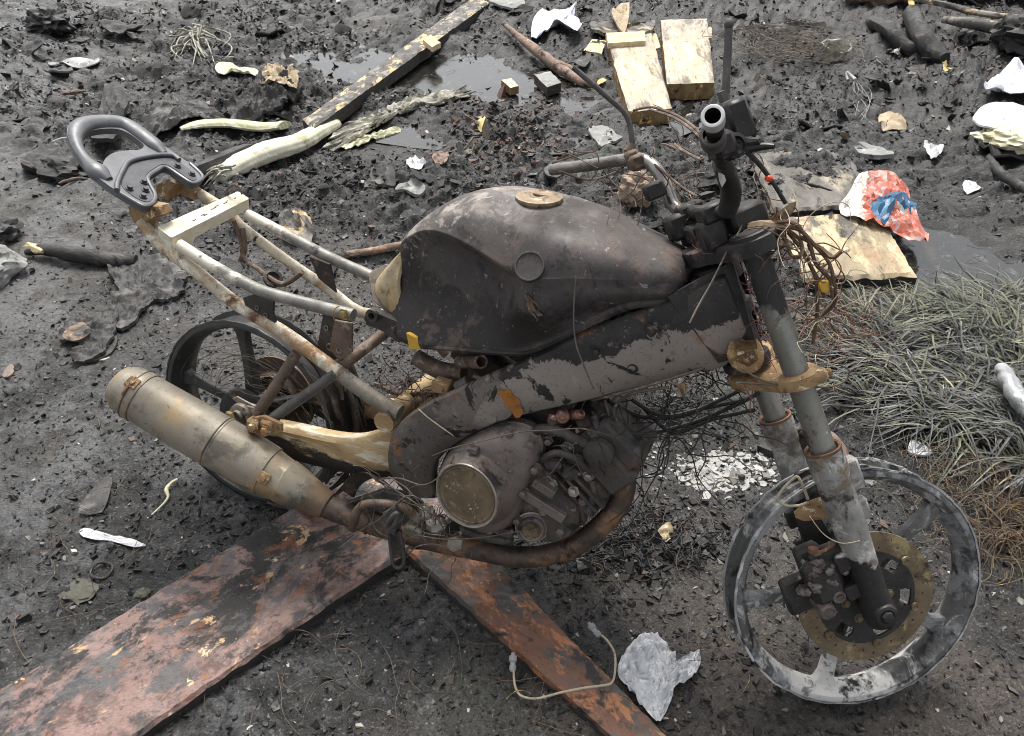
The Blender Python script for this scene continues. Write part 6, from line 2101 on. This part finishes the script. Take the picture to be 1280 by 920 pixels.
sheet('pale_slab', [(735, 170), (752, 158), (772, 160), (776, 172), (752, 178)], 'stone_grey', 'low grey slab beside the left mirror stem', 'slab', dz=.016, amp=.010, seed=59, th=.012, n=6, ragged=.08)

# ------------------------------------------------------------------ stuff: grass, straw, wire nest, flakes, rubble
_ghx = np.linspace(-5, 5, 401)
_ghy = np.linspace(-2, 8, 401)
_GX, _GY = np.meshgrid(_ghx, _ghy, indexing='ij')
_GH = ground_h(_GX, _GY, False)
def G0H(x, y):
    i = min(max(int((x + 5) / 10 * 400 + .5), 0), 400)
    j = min(max(int((y + 2) / 10 * 400 + .5), 0), 400)
    return _GH[i, j]

def grass_tuft(name, seed, label, mats):
    rs = np.random.RandomState(seed)
    m = MB()
    tufts = []
    while len(tufts) < 150:
        px, py = rs.uniform(1062, 1300), rs.uniform(362, 630)
        t = (px - 1030) / 260
        top, bot = 384 + 20 * math.sin(t * 5) - 6 * t, 476 + 115 * t
        if top < py < bot:
            tufts.append((px, py, (py - top) / (bot - top)))
    for px, py, s_ in tufts:
        p = G(px, py, 0)
        a0 = rs.choice([2.7, 2.2, -.3, .4, 3.3]) + rs.normal(0, .35)
        edge = s_ < .18 or (px > 1220 and py < 445)
        for k in range(rs.randint(18, 36)):
            if edge:
                mi = rs.choice([0, 1, 2], p=[.45, .35, .2])
            else:
                mi = rs.choice([0, 1, 2], p=[.16, .12, .72])
            ang = a0 + rs.normal(0, .6)
            ll = rs.uniform(.10, .29)
            d = np.array([math.cos(ang), math.sin(ang), 0])
            sd_ = np.array([-d[1], d[0], 0])
            q0 = p + np.array([rs.normal(0, .014), rs.normal(0, .014), 0])
            hgt = rs.uniform(.03, .24) * ll
            bend = rs.normal(0, .16)
            kink = rs.uniform(.35, 1.2) if rs.rand() < .3 else 9
            P = []
            for t in np.linspace(0, 1, 8):
                z = hgt * math.sin(min(1, t * 1.25) * math.pi * .8) * (1 if t < kink else .4)
                q = q0 + d * ll * t + sd_ * bend * ll * t * t * (1 if t < kink else 2.2)
                q[2] = G0H(q[0], q[1]) + .004 + z + .012 * rs.rand() * (1 - t)
                P.append(q)
            w0 = rs.uniform(.0014, .0036)
            V_, F_ = [], []
            for i, q in enumerate(P):
                t = i / 7
                ww = w0 * (.55 + 1.2 * t if t < .3 else .91 * (1 - ((t - .3) / .7) ** 1.6)) + .0002
                V_ += [q - sd_ * ww + [0, 0, ww * .35], q, q + sd_ * ww + [0, 0, ww * .35]]
            for i in range(7):
                b_ = i * 3
                F_ += [(b_, b_ + 1, b_ + 4, b_ + 3), (b_ + 1, b_ + 2, b_ + 5, b_ + 4)]
            m.add(V_, F_, int(mi))
    o = obj(name, m, mats, None, 70)
    o['kind'] = 'stuff'
    o['label'] = label
    o['category'] = 'grass'
    return o
grass_tuft('grass_tuft', 4, 'flattened half scorched grass tuft beside the front wheel', ['grass_green', 'grass_dry', 'grass_char'])

def fibres(name, n, reg, L, r, mt, label, cat, seed, kind='stuff', hump=.05, curl=1.2, z0=.004):
    rs = np.random.RandomState(seed)
    m = MB()
    for k in range(n):
        px, py = reg(rs)
        p = G(px, py, 0)
        a = rs.uniform(0, 6.28)
        ll = rs.uniform(*L)
        P = []
        q = p.copy()
        dz = rs.rand() * hump
        da = rs.uniform(-curl, curl)
        for t in range(7):
            P.append(np.array([q[0], q[1], G0H(q[0], q[1]) + z0 + dz * math.sin(t / 6 * math.pi) + rs.uniform(0, .006)]))
            a += da / 3 + rs.uniform(-.25, .25)
            q = q + np.array([math.cos(a), math.sin(a), 0]) * ll / 6
        m.tube(P, [r, r, r * .5], 5, 2, False, rs.randint(len(mt)) if isinstance(mt, list) else 0)
    o = obj(name, m, mt, None, 80)
    o['label'] = label
    o['category'] = cat
    if kind:
        o['kind'] = kind
    return o
fibres('straw', 240, lambda rs: (rs.normal(1268, 24), rs.normal(650, 36)), (.05, .18), .0011, ['straw', 'straw', 'brown_tube'], 'loose dry straw and rootlets heaped beside the front wheel', 'straw', 3, hump=.06)
fibres('straw', 140, lambda rs: (rs.normal(1190, 30), rs.normal(600, 40)), (.05, .16), .0009, ['straw', 'brown_tube', 'grass_dry'], 'thin dry stalks scattered beyond the front wheel', 'straw', 5, hump=.04)
fibres('wire_nest', 220, lambda rs: (rs.normal(1048, 20), rs.normal(425, 22)), (.05, .2), .0011, ['red_wire', 'copper_wire', 'steel_wire', 'red_wire', 'dry_leaf'], 'dense nest of reddish burnt wires on the grass beside the fork', 'wire', 6, hump=.07, curl=2)
fibres('loose_fibre', 900, lambda rs: (rs.uniform(0, 1280), rs.uniform(20, 915)), (.04, .20), .0007, ['black_wire', 'steel_wire', 'black_wire', 'brown_tube', 'straw'], 'fine burnt wires and fibres strewn over the ash', 'fibre', 7, hump=.02)
fibres('tyre_remains', 150, lambda rs: (rs.normal(790, 55), rs.normal(680, 18)), (.03, .09), .0014, ['crumb_black', 'crumb_dark'], 'stringy black tyre remains heaped below the exhaust pipe', 'tyre remains', 8, hump=.03)
fibres('tyre_remains', 170, lambda rs: (rs.normal(815, 50), rs.normal(515, 16)), (.05, .2), .0016, ['crumb_black', 'crumb_dark', 'black_wire'], 'black charred strands on the ground under the steering head', 'tyre remains', 9, hump=.05)

# rubble: many small lumps in one mesh
def scatter(name, n, xy, size, mats, weights, label, cat, seed, flat=(.4, .9), nv=10, fine=True, bias=0, jit=.55, plates=False, tilt=.45):
    rs = np.random.RandomState(seed)
    T = []
    for k in range(10):                                     # template lumps: jittered convex blobs
        if plates or k % 2:                                 # broken plate: irregular polygon, top and bottom
            q = rs.randint(5, 8)
            a = np.sort(rs.uniform(0, 2 * math.pi, q))
            a = np.linspace(0, 2 * math.pi, q, endpoint=False) + rs.uniform(-.35, .35, q)
            r = rs.uniform(.55, 1.25, q)
            t = 1.0 if plates else rs.uniform(.25, .6)
            top = np.stack([r * np.cos(a), r * np.sin(a) * rs.uniform(.5, 1), t + .15 * rs.randn(q) * t], 1)
            bot = top * [1.08, 1.08, 0] - [0, 0, t]
            V = np.concatenate([top, bot, [[0, 0, t * 1.05]]])
            F = [(2 * q, i, (i + 1) % q) for i in range(q)] + [f for i in range(q) for f in ((i, i + q, (i + 1) % q + q), (i, (i + 1) % q + q, (i + 1) % q))]
        else:                                              # shard: a box knocked out of shape
            V = np.array([(x, y, z) for x in (-1, 1) for y in (-1, 1) for z in (-1, 1)], float) * rs.uniform(.35, 1.1, 3) + rs.uniform(-.4, .4, (8, 3))
            F = [(0, 1, 3), (0, 3, 2), (4, 6, 7), (4, 7, 5), (0, 4, 5), (0, 5, 1), (2, 3, 7), (2, 7, 6), (0, 2, 6), (0, 6, 4), (1, 5, 7), (1, 7, 3)]
        T.append((V, np.array(F)))
    XY = xy(rs, n)
    n = len(XY)
    sz = np.exp(rs.normal(math.log(size[0]), size[1], n)).clip(size[2], size[3])
    H = ground_h(XY[:, 0], XY[:, 1], fine)
    mi = rs.choice(len(mats), n, p=np.array(weights) / sum(weights))
    tp = rs.randint(0, len(T), n)
    Vs, Fs, Ms, off = [], [], [], 0
    an = rs.uniform(0, 6.28, n)
    st = rs.uniform(.5, 1.5, n)
    fl = rs.uniform(flat[0], flat[1], n)
    tl = rs.normal(0, tilt, (n, 2))
    for k in range(len(T)):
        idx = np.where(tp == k)[0]
        V, F = T[k]
        W = V[None] * np.stack([sz * st, sz / np.sqrt(st), sz * fl], 1)[:, None][idx]
        z = W[..., 2] + W[..., 0] * tl[idx, 0:1] + W[..., 1] * tl[idx, 1:2]
        c, s_ = np.cos(an[idx])[:, None], np.sin(an[idx])[:, None]
        Q = np.stack([W[..., 0] * c - W[..., 1] * s_ + XY[idx, 0:1], W[..., 0] * s_ + W[..., 1] * c + XY[idx, 1:2], z + (H[idx] + sz[idx] * fl[idx] * .12)[:, None]], -1)
        Vs.append(Q.reshape(-1, 3))
        Fs.append((F[None] + (np.arange(len(idx)) * len(V))[:, None, None] + off).reshape(-1, 3))
        Ms.append(np.repeat(mi[idx], len(F)))
        off += len(idx) * len(V)
    V, F, M = np.concatenate(Vs), np.concatenate(Fs), np.concatenate(Ms)
    me = bpy.data.meshes.new(name)
    me.vertices.add(len(V))
    me.vertices.foreach_set('co', V.ravel().astype(np.float32))
    me.loops.add(len(F) * 3)
    me.loops.foreach_set('vertex_index', F.ravel().astype(np.int32))
    me.polygons.add(len(F))
    me.polygons.foreach_set('loop_start', (np.arange(len(F)) * 3).astype(np.int32))
    me.polygons.foreach_set('loop_total', np.full(len(F), 3, np.int32))
    for q in mats:
        me.materials.append(MATS[q])
    me.polygons.foreach_set('material_index', M.astype(np.int32))
    me.update(calc_edges=True)
    me.shade_flat()
    o = bpy.data.objects.new(name, me)
    scene.collection.objects.link(o)
    o['kind'] = 'stuff'
    o['label'] = label
    o['category'] = cat
    return o

VIEW = [G(-60, 975), G(-120, -10), G(1400, -10), G(1340, 975)]
def in_view(n, rs, dens=None):
    out = []
    lo = np.min([v[:2] for v in VIEW], 0)
    hi = np.max([v[:2] for v in VIEW], 0)
    while len(out) < n:
        q = rs.uniform(lo, hi, (n * 2, 2))
        ok = np.ones(len(q), bool)
        for a, b in zip(VIEW, VIEW[1:] + VIEW[:1]):
            ok &= ((b[0] - a[0]) * (q[:, 1] - a[1]) - (b[1] - a[1]) * (q[:, 0] - a[0])) <= 0
        q = q[ok]
        if dens is not None:
            q = q[rs.rand(len(q)) < dens(q)]
        out = list(out) + list(q)
    return np.array(out[:n])
def clumpy(q):
    P = np.stack([q[:, 0], q[:, 1], np.zeros(len(q))], 1)
    d = .25 + .75 * np.clip(fbm(P * 1.7 + 5, 3) * 1.3 + .4, 0, 1)
    far = np.clip((q[:, 1] - .1) / .9, .12, 1)
    return d * far * (.15 + .85 * soil(q[:, 0], q[:, 1])) * (1 - .97 * pud_mask(q[:, 0], q[:, 1]))
CR = ['crumb_black', 'crumb_dark', 'crumb_brown', 'crumb_grey', 'crumb_pale', 'crumb_red']
scatter('cinder_rubble', 46000, lambda rs, n: in_view(n, rs, clumpy), (.0045, .5, .0018, .020), CR, [52, 34, 8, 4.5, 1.2, .6], 'loose black cinders and crumbs strewn over the burnt ground', 'rubble', 1)
def nearq(q):
    return np.exp(-((q[:, 0] - .6) ** 2 + (q[:, 1] - .2) ** 2) / 2.2) * (1 - .97 * pud_mask(q[:, 0], q[:, 1]))
scatter('ash_grit', 22000, lambda rs, n: in_view(n, rs, nearq), (.0034, .4, .0015, .009), CR, [48, 38, 8, 5, 1.5, .5], 'fine ash grit around the wreck', 'grit', 2)
def red_xy(rs, n):
    return np.array([G(rs.normal(640, 45), rs.normal(165, 26))[:2] for _ in range(n)])
scatter('brown_crumbs', 700, red_xy, (.009, .4, .004, .025), ['crumb_red', 'crumb_brown', 'crumb_dark'], [3, 4, 3], 'patch of reddish brown crumbs beyond the fuel tank', 'crumbs', 3)
def tyre_xy(rs, n):
    return np.array([G(rs.normal(790, 52), rs.normal(680, 17))[:2] for _ in range(n)])
scatter('tyre_ash', 3500, tyre_xy, (.0042, .5, .0015, .012), ['crumb_black', 'crumb_dark', 'crumb_brown'], [6, 4, .6], 'heap of crumbled black tyre ash below the exhaust pipe', 'tyre ash', 13, flat=(.3, .8))
def white_xy(rs, n):
    out = []
    while len(out) < n:
        px, py = rs.normal(905, 34), rs.normal(590, 11)
        if px < 985:
            out.append(G(px, py)[:2])
    for _ in range(n // 5):
        out.append(G(rs.normal(785, 22), rs.normal(555, 16))[:2])
    return np.array(out)
scatter('plaster_flakes', 1100, white_xy, (.0042, .8, .0012, .022), ['ash_white', 'ash_white', 'crumb_grey'], [6, 3, 2], 'white flakes of burnt residue scattered behind the fork', 'flakes', 4, flat=(.06, .14), plates=True, tilt=.15)
# charred lumps large enough to tell apart
rs = np.random.RandomState(77)
tmpl = []
for k in range(8):
    m = MB()
    m.chunk((0, 0, 0), np.array([1, rs.uniform(.55, .95), rs.uniform(.35, .7)]), 4, .75, 40 + k, 0, None, 2.4)
    V = np.concatenate(m.v)
    me = bpy.data.meshes.new('charred_lump')
    me.from_pydata(V.tolist(), [], m.f)
    me.materials.append(MATS['soot_rock'])
    me.shade_smooth()
    me.set_sharp_from_angle(angle=math.radians(18))
    tmpl.append(me)
XY = in_view(80, rs, lambda q: clumpy(q) * np.clip((q[:, 1] - .35) / 1.0, .03, 1))
for k, q in enumerate(XY):
    o = bpy.data.objects.new('charred_lump', tmpl[k % 8])
    s_ = float(np.clip(np.exp(rs.normal(math.log(.030), .4)), .018, .07))
    o.scale = (s_, s_, s_ * rs.uniform(.6, 1))
    o.location = (q[0], q[1], hz_c(q[0], q[1]) - s_ * .05)
    o.rotation_euler = (rs.uniform(-.3, .3), rs.uniform(-.3, .3), rs.uniform(0, 6.28))
    scene.collection.objects.link(o)
    tag(o, 'rough charred black lump lying loose on the burnt ground', 'charred lump', 'charred lumps strewn over the ash')

# smaller pieces one could pick up, each kind a set of look-alikes
def strew(name, n, make, mt, label, cat, group, seed, dens, sz, zoff=.0, tilt=.25):
    rs = np.random.RandomState(seed)
    T = []
    for k in range(6):
        m = make(rs, k)
        V = np.concatenate(m.v)
        me = bpy.data.meshes.new(name)
        me.from_pydata(V.tolist(), [], m.f)
        me.materials.append(MATS[mt[k % len(mt)]])
        me.shade_smooth()
        me.set_sharp_from_angle(angle=math.radians(30))
        T.append(me)
    for k, q in enumerate(in_view(n, rs, dens)):
        o = bpy.data.objects.new(name, T[k % 6])
        s_ = float(np.clip(np.exp(rs.normal(math.log(sz[0]), sz[1])), sz[2], sz[3]))
        o.scale = (s_, s_, s_)
        o.location = (q[0], q[1], hz(q[0], q[1]) + zoff)
        o.rotation_euler = (rs.normal(0, tilt), rs.normal(0, tilt), rs.uniform(0, 6.28))
        scene.collection.objects.link(o)
        tag(o, label, cat, group)

def mk_flake(rs, k):
    m = MB()
    a = np.arange(14) * 2 * math.pi / 14
    r = 1 + .18 * rs.randn(14).clip(-1.2, 1.2)
    r = r + .25 * np.cos(a * rs.randint(2, 4) + rs.rand() * 6)
    el = rs.uniform(.35, .8)
    V = [np.zeros(3)]
    cu = rs.uniform(.1, .5)
    for t in (.4, .75, 1):
        for i in range(14):
            x, y = r[i] * t * math.cos(a[i]), r[i] * t * math.sin(a[i]) * el
            V.append(np.array([x, y, cu * x * x - .3 * cu * y + .06 * rs.randn()]))
    F = [(0, 1 + j, 1 + (j + 1) % 14) for j in range(14)]
    for q in range(2):
        b, c = 1 + q * 14, 1 + (q + 1) * 14
        F += [(b + j, c + j, c + (j + 1) % 14, b + (j + 1) % 14) for j in range(14)]
    m.solid(np.array(V), F, [0, 0, -.10])
    return m

def mk_stick(rs, k):
    m = MB()
    b = rs.uniform(-.25, .25)
    m.tube([[-1, 0, 0], [-.4, b * .6, .05], [.3, b, .06], [1, rs.uniform(-.2, .2), 0]], [.05, .11, .10, .04], 7, 3, True, 0, .5, 1, 5)
    return m

dn = lambda q: clumpy(q) * np.clip((q[:, 1] - .1) / .8, .06, 1)
strew('ash_flake', 110, mk_flake, ['bark_sheet', 'char_wood', 'bark_sheet'], 'curled dark grey flake of burnt sheet lying on the ash', 'flake', 'curled ash flakes on the burnt ground', 5, dn, (.026, .45, .012, .065), .002)
strew('burnt_twig', 80, mk_stick, ['char_wood', 'brown_stick', 'char_wood'], 'short burnt twig lying loose on the ash', 'twig', 'burnt twigs on the burnt ground', 6, dn, (.05, .4, .025, .12), .006, .12)
strew('pale_scrap', 60, mk_flake, ['foam_tan', 'stone_grey', 'dirty_fibre', 'crumb_pale', 'stone_grey', 'white_paper'], 'small pale scrap of debris lying on the black ash', 'scrap', 'pale scraps on the burnt ground', 8, dn, (.016, .4, .008, .035), .006)

def mk_sheet(rs, k):
    m = MB()
    n_ = 22
    a = np.arange(n_) * 2 * math.pi / n_
    r = 1 + .30 * np.cos(2 * a + rs.rand() * 6) + .16 * np.cos(3 * a + rs.rand() * 6) + .07 * rs.randn(n_)
    V = [np.zeros(3)]
    cu, ph = rs.uniform(.15, .5), rs.rand() * 6
    for t in (.25, .5, .75, 1):
        for i in range(n_):
            x, y = r[i] * t * math.cos(a[i]), r[i] * t * math.sin(a[i]) * .6
            V.append(np.array([x, y, cu * .5 * math.sin(2.2 * x + ph) + cu * .4 * y * y]))
    V = np.array(V)
    V[:, 2] += .12 * fbm(V * 3 + k * 9.1, 3)
    F = [(0, 1 + j, 1 + (j + 1) % n_) for j in range(n_)]
    for q in range(3):
        b, c = 1 + q * n_, 1 + (q + 1) * n_
        F += [(b + j, c + j, c + (j + 1) % n_, b + (j + 1) % n_) for j in range(n_)]
    m.solid(V, F, [0, 0, -.07])
    return m
strew('charred_sheet', 70, mk_sheet, ['bark_sheet', 'soot_rock', 'char_wood'], 'warped sheet of charred material half sunk in the black rubble', 'charred sheet', 'warped charred sheets in the rubble', 15,
      lambda q: clumpy(q) * np.clip((q[:, 1] - .9) / .8, 0, 1), (.085, .35, .045, .17), .004, .3)
